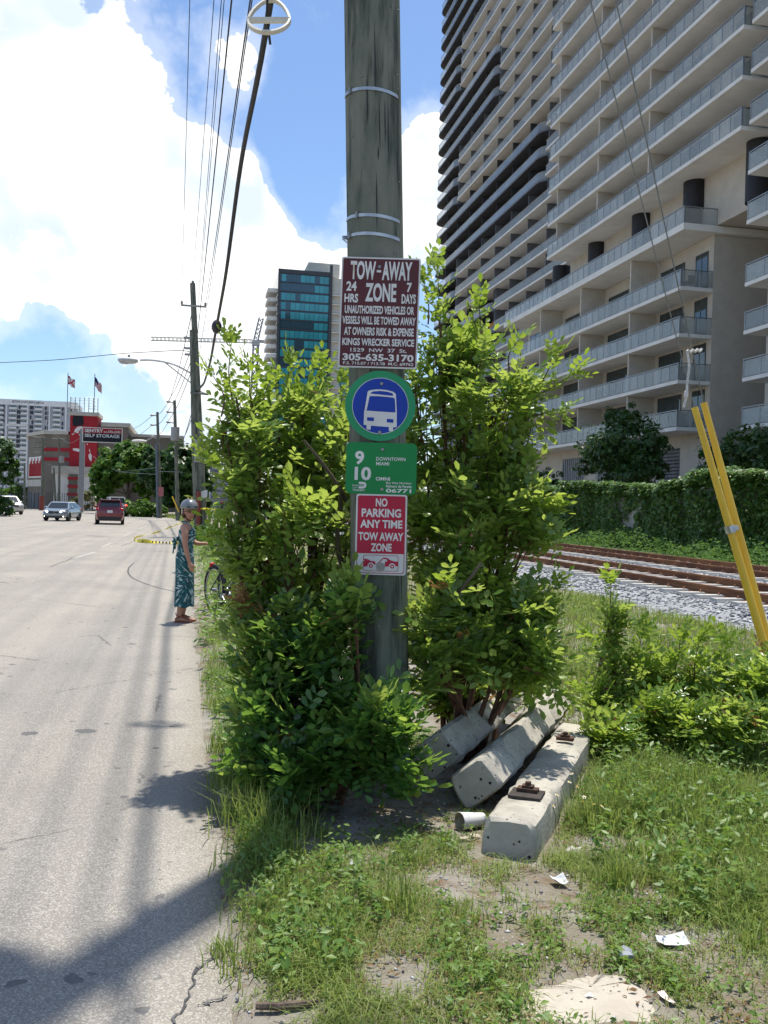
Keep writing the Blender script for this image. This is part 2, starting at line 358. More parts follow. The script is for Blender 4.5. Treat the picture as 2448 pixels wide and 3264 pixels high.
for pts in ([(420, 2105), (440, 2085), (452, 2070), (475, 2062), (492, 2058)], [(378, 2212), (395, 2175), (410, 2140), (425, 2090)], [(430, 2172), (470, 2160), (490, 2150)]):
    tag(obj('edge_crack', cracked(pts, .012), M_tar), 'thin crack near the broken street edge', 'crack', 'cracks near the street edge', 'structure')

# ---- railway
M_ball = pm('ballast_stone', (.30, .31, .33), (.17, .18, .19), 9, .9, bump=.4)
def stone_mat():
    m = bpy.data.materials.new('ballast_chips'); m.use_nodes = True; t = NT(m.node_tree); b = m.node_tree.nodes['Principled BSDF']; b.inputs['Roughness'].default_value = .9
    g = t.n('ShaderNodeNewGeometry'); r = t.n('ShaderNodeValToRGB'); t.l(g.outputs['Random Per Island'], r.inputs[0]); e = r.color_ramp.elements
    e[0].color = (.12, .125, .14, 1); e[1].color = (.50, .50, .49, 1); q = e.new(.55); q.color = (.26, .27, .29, 1); t.l(r.outputs[0], b.inputs['Base Color']); return m
M_chips = stone_mat()
RX = [(9.65, 11.15), (13.55, 15.05)]; ZB = .17
prof = [(7.3, -.05), (7.9, .02), (8.7, .14), (9.1, ZB), (11.8, ZB), (12.3, ZB-.03), (12.9, ZB), (15.7, ZB), (16.2, .12), (17.2, -.03)]
yb = np.concatenate([np.arange(-30, 8, 6), np.arange(8, 45, .5), np.arange(45, 400, 12)])
BV = np.array([(x+(fbm(y, x, .6, 3, 9)-.5)*(.7 if z < .05 else .05), y, z+(fbm(x*3, y*3, 1, 2, 4)-.5)*.03) for y in yb for x, z in prof]); kp = len(prof)
ii = (np.arange(len(yb)-1)[:, None]*kp+np.arange(kp-1)[None, :]).ravel()
tag(link('ballast_bed', new_mesh('ballast_bed', BV, np.stack([ii, ii+1, ii+kp+1, ii+kp], -1), True, 0), M_ball), 'grey crushed stone ballast bed under the rails', 'ballast', kind='structure')
def scatter_stones(n, xr, yr, zf, smin, smax):
    oct_ = np.array([(1, 0, 0), (0, 1, 0), (-1, 0, 0), (0, -1, 0), (0, 0, 1), (0, 0, -.6)], float); of = np.array([(0, 1, 4), (1, 2, 4), (2, 3, 4), (3, 0, 4), (1, 0, 5), (2, 1, 5), (3, 2, 5), (0, 3, 5)])
    x = rng.uniform(*xr, n); y = yr[0]+(yr[1]-yr[0])*rng.random(n)**1.6; s = rng.uniform(smin, smax, n)
    V = oct_[None]*(1+rng.normal(0, .28, (n, 6, 1)))*s[:, None, None]*np.stack([np.ones(n), rng.uniform(.6, 1.2, n), rng.uniform(.4, .8, n)], -1)[:, None, :]
    a = rng.uniform(0, 6.28, n); c_, s_ = np.cos(a)[:, None], np.sin(a)[:, None]
    V = np.stack([V[..., 0]*c_-V[..., 1]*s_, V[..., 0]*s_+V[..., 1]*c_, V[..., 2]+V[..., 0]*rng.normal(0, .3, (n, 1))], -1)
    V += np.stack([x, y, zf(x, y)], -1)[:, None, :]
    return V.reshape(-1, 3), (of[None]+np.arange(n)[:, None, None]*6).reshape(-1, 3)
_px = np.array([p[0] for p in prof]); _pz = np.array([p[1] for p in prof])
def zball(x, y): return np.interp(x, _px, _pz)+.01
VS, FS = [], []; off = 0
for n, xr, yr, a, b_ in ((19000, (7.2, 16.3), (10, 40), .022, .05), (4000, (7.5, 16.3), (38, 75), .045, .08), (1500, (5.6, 7.6), (9, 26), .015, .04)):
    v, f = scatter_stones(n, xr, yr, (zball if xr[0] > 6 else lambda x, y: hg(x, y)), a, b_); VS.append(v); FS.append(f+off); off += len(v)
tag(link('ballast_stones', new_mesh('ballast_stones', np.concatenate(VS), np.concatenate(FS)), M_chips), 'loose grey ballast stones along the tracks', 'ballast', kind='stuff')
M_rust = pm('rail_rust', (.12, .048, .024), (.24, .105, .045), 5, .8, bump=.3, stretch=(1, .15, 1))
M_tie = pm('concrete_tie', (.52, .50, .46), (.38, .37, .34), 4, .9, bump=.2)
def rail_mb(x, y0, y1):
    h = [(-.07, 0), (.07, 0), (.07, .012), (.012, .03), (.01, .12), (.036, .135), (.036, .172), (-.036, .172), (-.036, .135), (-.01, .12), (-.012, .03), (-.07, .012)]
    return MB().loft([[(x+a, y, ZB+.03+b_) for a, b_ in h] for y in (y0, 20, 40, 70, y1)])
tie_me = new_mesh('tie', *(lambda mb: (mb.V, mb.F))(MB().loft([[(-1.3, -.12, 0), (-1.3, .12, 0), (-1.3, .10, .06), (-1.3, -.10, .06)], [(1.3, -.12, 0), (1.3, .12, 0), (1.3, .10, .06), (1.3, -.10, .06)]]))); tie_me.materials.append(M_tie)
clip_mb = MB().tube([(-.09, -.05, 0), (-.11, -.03, .05), (-.09, .0, .07), (-.06, .02, .05), (-.10, .05, .03)], .012, 5).box(-.10, .10, -.09, .09, -.005, .008)
for ti, (a, b_) in enumerate(RX):
    t_ = thing('railway_track', ('nearer railway track with rusty rails and pale concrete ties', 'farther railway track with rusty rails along the ivy wall')[ti], 'railway track', ((a+b_)/2, 20, 0), 0, 'pair of railway tracks')
    obj('rail', rail_mb(a, -25, 330), M_rust, t_); obj('rail', rail_mb(b_, -25, 330), M_rust, t_)
    y = 8.0
    CV = MB()
    while y < 75:
        inst('tie', tie_me, t_, ((a+b_)/2+random.uniform(-.03, .03), y, ZB+.005+random.uniform(-.006, .006)))
        if y < 45:
            for xr in (a, b_):
                for sgn in (-1, 1): CV.add([(xr+sgn*abs(v[0])if 0 else xr+v[0]*sgn, y+v[1], ZB+.035+v[2]) for v in clip_mb.V], clip_mb.F)
        y += .61
    q = obj('rail_clips', CV, M_rust, t_); q['kind'] = 'stuff'
# kerb island at the far left
kb = [G(x, y) for x, y in ((-30, 1124), (2, 1123), (28, 1118), (40, 1113))]
kb = [(-19.5, 78), (-15.6, 80), (-15.2, 84), (-17.2, 88.5), (-24, 90), (-30, 84)]
tag(obj('kerb_island', MB().prism(kb, -.02, .13), pm('kerb_concrete', (.40, .39, .37), None, 2, .9)), 'low concrete kerb island at the far left', 'kerb', kind='structure')
# ================================================================== BUILDINGS
def norm_(v): return np.asarray(v, float)/np.linalg.norm(v)
M_stucco = pm('beige_stucco', (.55, .50, .425), (.49, .445, .38), 1.2, .92, bump=.15, bscale=30)
M_slab = pm('white_painted_concrete', (.79, .77, .715), (.71, .69, .64), .7, .9)
M_dgrey = pm('dark_grey_paint', (.060, .064, .075), (.045, .048, .057), 1.0, .85)
M_mgrey = pm('mid_grey_paint', (.16, .17, .185), (.13, .135, .15), 1.0, .88)
M_alu = pm('aluminium', (.34, .36, .37), None, 3, .45, .7)
M_dalu = pm('dark_bronze_frame', (.07, .075, .08), None, 3, .5, .3)
M_pane = glassmat('frosted_rail_glass', (.55, .59, .55), .14, .44)
M_paneb = glassmat('blue_rail_glass', (.36, .42, .46), .10, .66)
M_win = glassmat('window_glass', (.05, .075, .08), .04, .93, 1.0)
M_curt = pm('pale_curtain', (.45, .50, .48), (.30, .34, .33), 9, .9, stretch=(.1, 3, .05))
M_black = pm('black_round_column', (.018, .016, .02), None, 3, .6)
M_louv = pm('grey_louvre', (.20, .20, .21), (.12, .12, .13), 1, .6)

A = thing('condominium_tower', 'tall beige condominium tower with white glass-railed balconies behind the ivy wall', 'building', (32, 54, 0))
XF, XW = 30.3, 32.6
mb = MB().box(XW, 62, 53.9, 87.1, 0, 19.7)
obj('wall', mb, M_stucco, A)
obj('wall', MB().box(XW, 62, 49.6, 77.0, 20.2, 66), M_stucco, A)
obj('wall', MB().box(32.95, 62, 14, 48.6, 0, 66), M_stucco, A)
pane_n = 0
pane_me = {}
def pane_mesh(L, hh, ax):
    key = (round(L, 3), hh, ax)
    if key not in pane_me:
        m_ = MB().box(-.012, .012, 0, L, 0, hh) if ax == 'y' else MB().box(0, L, -.012, .012, 0, hh)
        me = new_mesh('railing_pane', m_.V, m_.F); me.materials.append(M_pane); pane_me[key] = me
    return pane_me[key]
def railing(slab, x, y0, y1, z, bay=1.1, hh=.98, ends=(None, None), parts=True):
    """glass railing of a balcony: run along y at x, plus returns along x to the wall"""
    global pane_n
    fr = MB(); loose = MB()
    def run(p0, p1, ax):
        global pane_n
        L = abs(p1-p0); n = max(1, round(L/bay)); st = L/n
        for i in range(n+1):
            q = p0+st*i
            if ax[0] == 'y': fr.box(ax[1]-.025, ax[1]+.025, q-.03, q+.03, z, z+hh+.06)
            else: fr.box(q-.03, q+.03, ax[1]-.025, ax[1]+.025, z, z+hh+.06)
            if i < n:
                if parts and pane_n < 300:
                    me = pane_mesh(st-.05, hh-.04, ax[0]); pane_n += 1
                    inst('railing_pane', me, slab, (ax[1], q+.025, z+.05) if ax[0] == 'y' else (q+.025, ax[1], z+.05))
                else:
                    if ax[0] == 'y': loose.box(ax[1]-.012, ax[1]+.012, q+.025, q+st-.025, z+.05, z+hh)
                    else: loose.box(q+.025, q+st-.025, ax[1]-.012, ax[1]+.012, z+.05, z+hh)
        if ax[0] == 'y': fr.box(ax[1]-.04, ax[1]+.04, p0-.03, p1+.03, z+hh+.06, z+hh+.11)
        else: fr.box(p0, p1, ax[1]-.04, ax[1]+.04, z+hh+.063, z+hh+.113)
    run(y0, y1, ('y', x))
    for k_, e in enumerate(ends):
        if e: run(x+.06, e, ('x', (y0, y1)[k_]))
    obj('handrail', fr, M_alu, slab)
    if loose.V: q = obj('railing_panes', loose, M_pane, slab); q['kind'] = 'stuff'
def window(parent, x, y0, y1, z0, z1, mull=2, face=-1, curt=True):
    fr = MB(); d = .06
    fr.box(x-.05, x+.02, y0, y0+d, z0, z1).box(x-.05, x+.02, y1-d, y1, z0, z1).box(x-.048, x+.02, y0+d, y1-d, z1-d, z1).box(x-.048, x+.02, y0+d, y1-d, z0, z0+d)
    for i in range(1, mull+1): yy = y0+(y1-y0)*i/(mull+1); fr.box(x-.046, x+.02, yy-.03, yy+.03, z0+d, z1-d)
    wv = obj('window', fr, M_dalu, parent)
    obj('pane', MB().box(x-.03, x-.012, y0+d*.5, y1-d*.5, z0+d*.5, z1-d*.5), M_win, wv)
    if curt and random.random() < .75:
        a, b_ = (y0+d, y0+(y1-y0)*random.choice((.45, .95, .95))) if random.random() < .6 else (y0+(y1-y0)*.5, y1-d)
        obj('curtain', MB().box(x-.010, x-.004, a, b_, z0+d, z1-d), M_curt, wv)
def fin(parent, x0, x1, y, z0, z1, m=None): obj('dividing_wall', MB().box(x0, x1, y-.09, y+.09, z0, z1), m or M_stucco, parent)
podium = [7.03, 10.03, 13.0, 16.0]
for i, z in enumerate(podium):
    s = obj('balcony', MB().box(XF, XW-.002, 53.9, 87.1, z, z+.24), M_slab, A)
    if i == 0: pass
    railing(s, XF+.05, 53.95, 87.0, z+.24, 1.1, ends=(XW, None))
    top = (podium+[19.72])[i+1]
    for y in (61.3, 69.9, 78.6): fin(A, XF+.25, XW-.003, y, z+.242, top-.002)
    for a, b_ in ((54.5, 56.0), (57.4, 60.6), (65.2, 69.0), (73.8, 77.7), (82.4, 86.4)): window(A, XW, a, b_, z+.3, z+2.82, 1 if a < 55 else 2)
s = obj('balcony', MB().box(XF-.1, XW, 53.5, 87.6, 19.72, 20.15).box(XW+.002, 44, 53.5, 60, 19.722, 20.148), M_slab, A)
railing(s, XF-.03, 53.6, 87.4, 20.15, 1.1, ends=(44, None))
zt = 23.72; nlev = 14
for i in range(nlev):
    z = zt+2.88*i; near = i < 9
    s = obj('balcony', MB().box(XF, XW-.002 if i else 34, 47.65, 76.9, z, z+.24), M_slab, A)
    railing(s, XF+.05, 47.7, 76.85, z+.24, 1.1, ends=(32.9, XW) if i < 9 else (None, None), parts=near)
    if i == 0: obj('soffit', MB().box(XW+.002, 40, 47.66, 77.0, z+.002, z+.238), M_slab, A)
    for y in (59.1, 67.3, 75.4): fin(A, XF+.25, XW-.003, y, z+.242, z+2.878)
    if i < 10:
        for a, b_ in ((50.4, 52.0), (54.4, 58.4), (62.8, 66.7), (71.0, 74.8)): window(A, XW, a, b_, z+.3, z+2.72, 1 if a < 51 else 2)
for y, r in ((48.9, .78), (56.0, .78), (63.3, .78), (71.0, .78), (78.6, .78)):
    obj('column', MB().cyl((32.4, y, 20.15), r, 3.56, 28), M_black, A, True)
fr = MB()
for k_ in range(14): fr.box(34.6, 34.7, 48.8+k_*1.9, 48.88+k_*1.9, 20.2, 23.7)
fr.box(34.58, 34.7, 48.8, 75, 21.9, 22.0); tl = obj('lobby_window', fr, M_dalu, A); obj('pane', MB().box(34.65, 34.67, 48.8, 75, 20.2, 23.7), M_win, tl)
cl = [6.57, 9.3, 11.98, 14.7, 18.23, 21.05, 23.9, 26.8, 29.6, 32.4, 35.2]
for z in cl:
    s = obj('balcony', MB().box(30.6, 32.945, 24, 47.3, z, z+.22), M_slab, A)
    railing(s, 30.65, 24.1, 47.25, z+.22, 1.6, .95, ends=(None, 32.9), parts=z < 30)
    for a in (41, 45.0): window(A, 32.95, a-1.3, a+1.1, z+.3, z+2.3)
# ground storey of the podium: louvred garage openings, planter ledge
for k_, (y0, y1, z0, z1) in enumerate(((57.4, 60.2, 2.9, 6.2), (61.5, 63.8, 2.6, 6.0), (67.0, 70.2, 1.6, 6.5), (73.0, 77.5, 1.6, 6.3))):
    g_ = obj('garage_screen', MB().box(XW-.03, XW-.004, y0, y1, z0, z1), M_louv, A)
    bars = MB()
    if k_ < 2:
        for j in range(14): bars.obox((XW-.06, (y0+y1)/2, z0+.1+j*(z1-z0-.2)/13), (.03, 0, .02), (0, (y1-y0)/2-.02, 0), (.008, 0, -.012))
    else:
        for j in range(13):
            a = y0+.1+(y1-y0-.2)*j/12; b_ = a+(j-6)*.07
            bars.tube([(XW-.05, a*.5+.5*(y0+y1)/2, z0+.1), (XW-.07, (a+b_)/2, (z0+z1)/2), (XW-.06, min(max(b_, y0+.05), y1-.05), z1-.05)], .03, 4)
        bars.box(XW-.08, XW-.03, y0, y1, (z0+z1)/2-.06, (z0+z1)/2+.06)
    obj('screen_bars', bars, M_alu if k_ > 1 else M_dalu, g_)
obj('entry_canopy', MB().box(30.9, XW-.002, 66, 79.5, 1.15, 1.4), M_slab, A)
obj('emblem', MB().prism([(0, 0), (.9, 0), (.7, .35), (.9, .7), (0, .7)], 0, .04).xf(Matrix.Translation((XW-.05, 57.8, 3.0)) @ Matrix.Rotation(RAD(90), 4, 'X') @ Matrix.Rotation(RAD(90), 4, 'Y')), pm('green_panel', (.02, .10, .09)), A)

M_pot = pm('dark_planter', (.03, .035, .045), None, 4, .6); M_plant = pm('balcony_plant_green', (.04, .10, .03), None, 9, .8)
def planter(label, x, y, z, L):
    t_ = thing('planter', label, 'planter', (x, y, z)); obj('box', MB().box(x-.22, x+.22, y, y+L, z, z+.55), M_pot, t_); mb = MB()
    for k_ in range(int(L*26)):
        a = random.uniform(0, 6.28); p0 = np.array([x, y+random.uniform(.1, L-.1), z+.5]); e = p0+np.array([.4*math.cos(a), .4*math.sin(a), random.uniform(.3, .9)]); s_ = np.array([-math.sin(a), math.cos(a), 0])*.06; mb.add([p0, (p0+e)/2+s_, e, (p0+e)/2-s_], [(0, 1, 2, 3)])
    obj('leaves', mb, M_plant, t_)
def patio_set(label, x, y, z):
    t_ = thing('patio_set', label, 'furniture', (x, y, z)); obj('table_top', MB().cyl((x, y, z+.66), .4, .03, 16), M_dalu, t_); obj('table_leg', MB().cyl((x, y, z), .03, .66, 8), M_dalu, t_)
    for s_ in (-1, 1): obj('chair', MB().box(x-.22, x+.22, y+s_*.75-.22, y+s_*.75+.22, z+.4, z+.45).box(x-.22, x+.22, y+s_*.95-.03, y+s_*.95+.03, z+.45, z+.92).box(x-.2, x-.16, y+s_*.75-.2, y+s_*.75-.16, z, z+.4).box(x+.16, x+.2, y+s_*.75-.2, y+s_*.75-.16, z, z+.4).box(x-.2, x-.16, y+s_*.75+.16, y+s_*.75+.2, z, z+.4).box(x+.16, x+.2, y+s_*.75+.16, y+s_*.75+.2, z, z+.4), M_dalu, t_)
planter('dark planter with palms on the lowest corner balcony', 31.3, 54.5, 7.272, 2.2); planter('leafy planter on the second corner balcony', 31.0, 54.4, 10.272, 1.0); patio_set('dark table and chairs on the third corner balcony', 31.4, 56.2, 13.242); patio_set('dark table and chairs on the top podium balcony corner', 31.5, 55.6, 16.242); patio_set('table and chairs on a middle balcony of the beige tower', 31.4, 66.5, 10.272); planter('potted plants hanging over a grey tower balcony', 38.5, 112.0, 41.82+.2, 2.5)
# ---- dark tower behind
B = thing('grey_tower', 'dark grey apartment tower with curved balcony ends beyond the beige tower', 'building', (45, 115, 0))
XB, XBW = 38.0, 40.3
obj('wall', MB().box(XBW, 70, 88, 145.5, 0, 95), M_dgrey, B)
obj('wall', MB().box(XBW-.35, XBW-.002, 88, 121, 0, 26.5), M_mgrey, B)
YA, YBb, YC, YL = 133.6, 115.3, 98.4, 146.2
def band(z, y0, y1, rnd0, rnd1, dark):
    """balcony band with rounded ends (rnd0 near end, rnd1 far end)"""
    def outline(o=0.0):
        P = [(XBW-.004, y0+o if not rnd0 else y0+o)]
        def arc_(yc, a0, a1, r):
            return [(XB+o+r-r*math.cos(RAD(a)), yc+r*math.sin(RAD(a))) for a in np.linspace(a0, a1, 7)]
        r = 1.9-o
        if rnd0: P += [(x, y) for x, y in arc_(y0+1.9, -90, 0, r)]
        else: P += [(XB+o+.5, y0+o), (XB+o, y0+o+.35)]
        if rnd1: P += arc_(y1-1.9, 0, 90, r)
        else: P += [(XB+o, y1-o-.35), (XB+o+.5, y1-o)]
        P.append((XBW-.004, y1-o)); return P
    P = outline()[::-1]
    s = obj('balcony', MB().prism(P, z, z+.22), M_dgrey if dark else M_slab, B)
    obj('slab_edge', MB().add([(x, y, zz) for zz in (z-.004, z+.226) for x, y in outline(-.012)], [(i, i+1, len(P)+i+1, len(P)+i) for i in range(len(P)-1)]), M_slab if not dark else M_mgrey, s)
    Q = outline(.05); n = len(Q)
    g_ = MB().add([(x, y, zz) for zz in (z+.24, z+1.12) for x, y in Q], [(i, i+1, n+i+1, n+i) for i in range(n-1)])
    obj('glass_railing', g_, M_paneb if dark else M_pane, s)
    obj('handrail', MB().tube([(x, y, z+1.15) for x, y in Q], .045, 4), M_alu, s)
lev0 = 24.8-2.83*6; groups = 'bbbbbbbbaaacccaaabbbaaacccbbb'
for i in range(len(groups)):
    z = lev0+2.83*i; gch = groups[i]; yb_ = {'a': YA, 'b': YBb, 'c': YC}[gch]
    if z > 92: break
    if z > 16: band(z, yb_, YL, True, True, True)
    else: band(z, 121, YL, True, True, True)
    if z > 20: band(z, 88.2, yb_-.5, False, False, False)
    elif z > 16: band(z, 88.2, yb_, True, False, False)
    for y in np.arange(92, 145, 6.0):
        if z > 22 or y > 121:
            dk = y > yb_
            obj('dividing_wall', MB().box(XB+.5, XBW-.004, y-.07, y+.07, z+.222, z+2.828), M_dgrey if dk else M_mgrey, B)
    if z > 20 and gch != 'c': obj('party_wall', MB().box(XB+.35, XBW-.004, yb_-.30, yb_-.12, z+.2, z+2.83), M_mgrey, B)
    for y in np.arange(90, 144, 6.0):
        if z < 60 and (y < 118 or z > 20):
            mbw = MB().box(XBW-.40 if z < 26 else XBW-.05, XBW-.37 if z < 26 else XBW-.01, y+.6, y+3.0, z+.4, z+2.3)
            wv = obj('window', mbw, M_win, B)
obj('lower_wall', MB().box(XBW-.8, XBW-.36, 88.5, 120, 0, 14), M_mgrey, B)
for z in (8, 11, 15, 18, 21):
    for y in (91, 95, 99, 103, 107):
        q = obj('window', MB().box(XBW-.42 if z > 14 else XBW-.86, XBW-.38 if z > 14 else XBW-.82, y, y+1.9, z, z+1.7), M_curt, B)
        obj('pane', MB().box(XBW-.46 if z > 14 else XBW-.90, XBW-.43 if z > 14 else XBW-.87, y-.06, y+1.96, z-.06, z+1.76), glassmat('curtained_glass', (.3, .33, .33), .05, .4) if (z, y) == (8, 91) else bpy.data.materials['curtained_glass'], q)

# ---- teal glass tower far down the street
M_teal = pm('teal_glass', (.035, .27, .31), (.05, .36, .40), .25, .08, 0, spec=1.0, spread=.5)
M_tdark = pm('teal_dark_glass', (.022, .055, .075), (.03, .075, .095), .4, .05, 0, spec=1.0)
M_cream = pm('cream_facade', (.60, .57, .50), None, .3, .9)
T = thing('glass_tower', 'teal glass tower with white side balconies behind the shrub', 'building', (36, 300, 0))
obj('wall', MB().box(27.0, 44.0, 300.4, 330, 0, 77.5), M_tdark, T)
obj('wall', MB().box(44.2, 66, 301, 330, 0, 76.0), M_cream, T)
obj('roof_box', MB().box(37, 47.5, 306, 320, 77.6, 82), M_cream, T)
obj('corner_frame', MB().box(43.4, 44.3, 299.9, 300.38, 0, 80).box(26.6, 27.3, 299.9, 300.38, 0, 77.6).box(27.3, 43.4, 299.95, 300.38, 76.3, 77.6), M_dalu, T)
pw = new_mesh('curtain_pane', *(lambda q: (q.V, q.F))(MB().box(.06, 1.50, -.06, .0, .55, 2.85))); pw.materials.append(M_teal)
pd = new_mesh('curtain_pane', *(lambda q: (q.V, q.F))(MB().box(.06, 1.50, -.05, .0, .55, 2.85))); pd.materials.append(M_tdark)
fl = 3.03; sp = new_mesh('floor_line', *(lambda q: (q.V, q.F))(MB().box(27.31, 43.39, -.12, 0, 0, .32))); sp.materials.append(M_dgrey)
bal = new_mesh('balcony', *(lambda q: (q.V, q.F))(MB().box(-3.4, 0, .5, 11, 0, .28).box(-3.4, -3.3, .5, 11, .28, 1.2).box(-3.3, 0, .5, .6, .28, 1.2))); bal.materials.append(M_slab)
win3 = new_mesh('window', *(lambda q: (q.V, q.F))(MB().box(0, 3.3, -.1, 0, .5, 2.6))); win3.materials.append(M_teal)
lin = new_mesh('balcony', *(lambda q: (q.V, q.F))(MB().box(0, 21.5, -1.3, 0, 0, .22).box(0, 21.5, -1.3, -1.25, .9, 1.0))); lin.materials.append(M_slab)
for i in range(24):
    z = 76.2-fl*(i+1)
    if z < 26: break
    inst('floor_line', sp, T, (0, 300.4, z+.1))
    dark = random.random() < .2
    for j in range(10):
        dk = (dark and j < 7) or random.random() < .12
        inst('curtain_pane', pd if dk else pw, T, (27.7+j*1.55, 300.4, z))
    if i > 0:
        inst('balcony', bal, T, (26.9, 301, z+.1)); inst('balcony', lin, T, (44.35, 301, z))
    for j in range(3): inst('window', win3, T, (47.4+j*6.2, 301, z+.2))

# ---- pale apartment block far left
M_pale = pm('pale_grey_block', (.44, .45, .48), (.40, .41, .44), .05, .9)
M_wht = pm('white_frame_paint', (.80, .80, .80), None, .2, .9)
Mt = thing('pale_apartment_block', 'long pale grey apartment block with white frame lines at far left', 'building', (-100, 560, 0))
obj('wall', MB().box(-150, -64, 560.6, 585, 0, 56.4), M_pale, Mt)
obj('roof_band', MB().box(-150, -64, 560.0, 560.58, 54.0, 57.2), M_wht, Mt)
for x, z0, z1 in ((-102.6, 0, 54), (-91.2, 0, 54), (-79.4, 40, 54), (-70.4, 40, 54)): obj('frame_pier', MB().box(x-.4, x+.4, 560.05, 560.59, z0, z1), M_wht, Mt)
for x0, x1, z in ((-102.2, -91.6, 42.5), (-102.2, -91.6, 29.0), (-102.2, -91.6, 14.0), (-79, -70.8, 40.5), (-125, -103, 35)): obj('frame_beam', MB().box(x0, x1, 560.1, 560.59, z-.6, z+.7), M_wht, Mt)
bb = new_mesh('balcony', *(lambda q: (q.V, q.F))(MB().box(0, 4.2, -1.2, 0, 0, .3).box(0, 4.2, -1.2, -1.1, .3, 1.1))); bb.materials.append(M_wht)
ww = new_mesh('window', *(lambda q: (q.V, q.F))(MB().box(0, 2.6, -.12, 0, 0, 1.9).box(-1.0, -.5, -.12, 0, .1, 1.9))); ww.materials.append(M_tdark)
ws = new_mesh('window', *(lambda q: (q.V, q.F))(MB().box(0, .9, -.12, 0, 0, 2.0))); ws.materials.append(M_dgrey)
for i in range(19):
    z = 1.5+i*2.78
    for x in (-108.2, -101.2, -94.8, -87.3, -77.3): inst('balcony', bb, Mt, (x, 560.6, z)); inst('window', ww, Mt, (x+.9, 560.6, z+.3))
    for x in (-104.6, -97.0, -96.0, -90.0, -89.0, -81.8, -80.4, -72.6, -68.0):
        if (i*7+int(x*3)) % 5: inst('window', ws, Mt, (x, 560.6, z+.4))
def text_mesh(s, bold=0.0, res=3):
    cu = bpy.data.curves.new('lettering', 'FONT'); cu.body = s; cu.resolution_u = res; cu.offset = bold; cu.fill_mode = 'FRONT'
    o = bpy.data.objects.new('lettering', cu); COL.objects.link(o); bpy.context.view_layer.update()
    me = bpy.data.meshes.new_from_object(o.evaluated_get(bpy.context.evaluated_depsgraph_get())); bpy.data.objects.remove(o); bpy.data.curves.remove(cu); me.name = 'lettering'
    return me
def text_on(s, parent, m, O, ux, uy, box, bold=0.0, name='lettering'):
    """text fitted into box (u0,u1,v0,v1), v downwards from O; ux, uy are unit-size vectors of the sign"""
    me = text_mesh(s, bold); n = len(me.vertices); co = np.empty(n*3, np.float32); me.vertices.foreach_get('co', co); co = co.reshape(-1, 3)
    lo, hi = co.min(0), co.max(0); u0, u1, v0, v1 = box; O, ux, uy = map(np.asarray, (O, ux, uy))
    u = u0+(co[:, 0]-lo[0])/(hi[0]-lo[0])*(u1-u0); v = v1-(co[:, 1]-lo[1])/(hi[1]-lo[1])*(v1-v0)
    P = O[None]+u[:, None]*ux[None]+v[:, None]*uy[None]; me.vertices.foreach_set('co', P.astype(np.float32).ravel()); me.update()
    return link(name, me, m, parent)
text_on('MIDTOWN 29 NOW LEASING  liveM29.com', Mt, pm('dark_letters', (.06, .06, .07)), (-99.6, 559.95, 56.6), (1, 0, 0), (0, 0, -1), (0, 17.2, 0, 1.35), .01)

# ---- tower crane
M_crane = pm('crane_steel', (.46, .47, .45), None, 1, .6, .2); M_craned = pm('crane_mast_steel', (.16, .19, .23), None, 1, .6, .2)
Cr = thing('tower_crane', 'slim tower crane with a long jib beyond the shrub', 'crane', (26, 400, 0))
def lattice(p0, p1, wd, n, r):
    mb = MB(); p0, p1 = np.array(p0, float), np.array(p1, float); d = p1-p0; d /= np.linalg.norm(d); a = np.cross(d, (0, 1, 0)); a /= np.linalg.norm(a); b_ = np.cross(d, a)
    cs = [a*i+b_*j for i, j in ((-wd, -wd), (wd, -wd), (wd, wd), (-wd, wd))]
    for c_ in cs: mb.tube([p0+c_, p1+c_], r, 4)
    for i in range(n):
        q0 = p0+(p1-p0)*i/n; q1 = p0+(p1-p0)*(i+1)/n
        for j in range(4): mb.tube([q0+cs[j], q1+cs[(j+1) % 4]], r*.7, 3)
    return mb
obj('mast', lattice((26.0, 400, 30), (26.6, 400, 69), 1.1, 16, .28), M_craned, Cr)
obj('tower_head', lattice((26.6, 400, 71.5), (28.6, 400, 81), .9, 5, .25), M_craned, Cr)
obj('jib', lattice((25, 400, 70.9), (-17, 399, 69.2), .7, 26, .16), M_crane, Cr)
obj('counter_jib', MB().box(27, 36, 399.2, 400.8, 70.5, 71.6), M_crane, Cr)
obj('cab', MB().box(25.0, 28.2, 398.9, 401, 69, 71.4), M_crane, Cr)
obj('tie_rod', MB().tube([(28.6, 400, 81), (35, 400, 71.6)], .08, 3).tube([(8.2, 400, 75.3), (16, 400, 71.2)], .08, 3).tube([(8.2, 400, 75.3), (-6, 400, 70)], .08, 3), M_crane, Cr)

# ---- self storage building
M_tan = pm('taupe_stucco', (.19, .165, .135), (.16, .14, .115), .5, .9); M_red = pm('red_mural_paint', (.38, .022, .032), (.33, .018, .028), .8, .85)
M_trim = pm('pale_cornice', (.52, .49, .43), None, 1, .9); M_whp = pm('white_mural_paint', (.78, .76, .73), (.68, .66, .63), 2, .9); M_bkp = pm('black_mural_paint', (.02, .022, .03), None, 1, .9)
Y0 = 140.0
def S_(x, y, yy=Y0): q = PY(x, y, yy); return q[0], q[2]
S = thing('storage_building', 'taupe self storage building with red painted guard tower down the street', 'building', (-15, Y0, 0))
tx0, tz1 = S_(152, 897); tx1, _ = S_(211, 897)
obj('wall', MB().box(tx0, tx1, Y0, Y0+6, 6.2, tz1), M_red, S)
obj('cornice', MB().box(tx0-.25, tx1+.2, Y0-.2, Y0+6.2, tz1+.002, tz1+.55), M_trim, S)
lx0, lz = S_(92, 936); xl, _ = S_(62, 936)
fx = PY(62, 936, Y0+9)[0]; bx_ = PY(72, 936, Y0+30)[0]
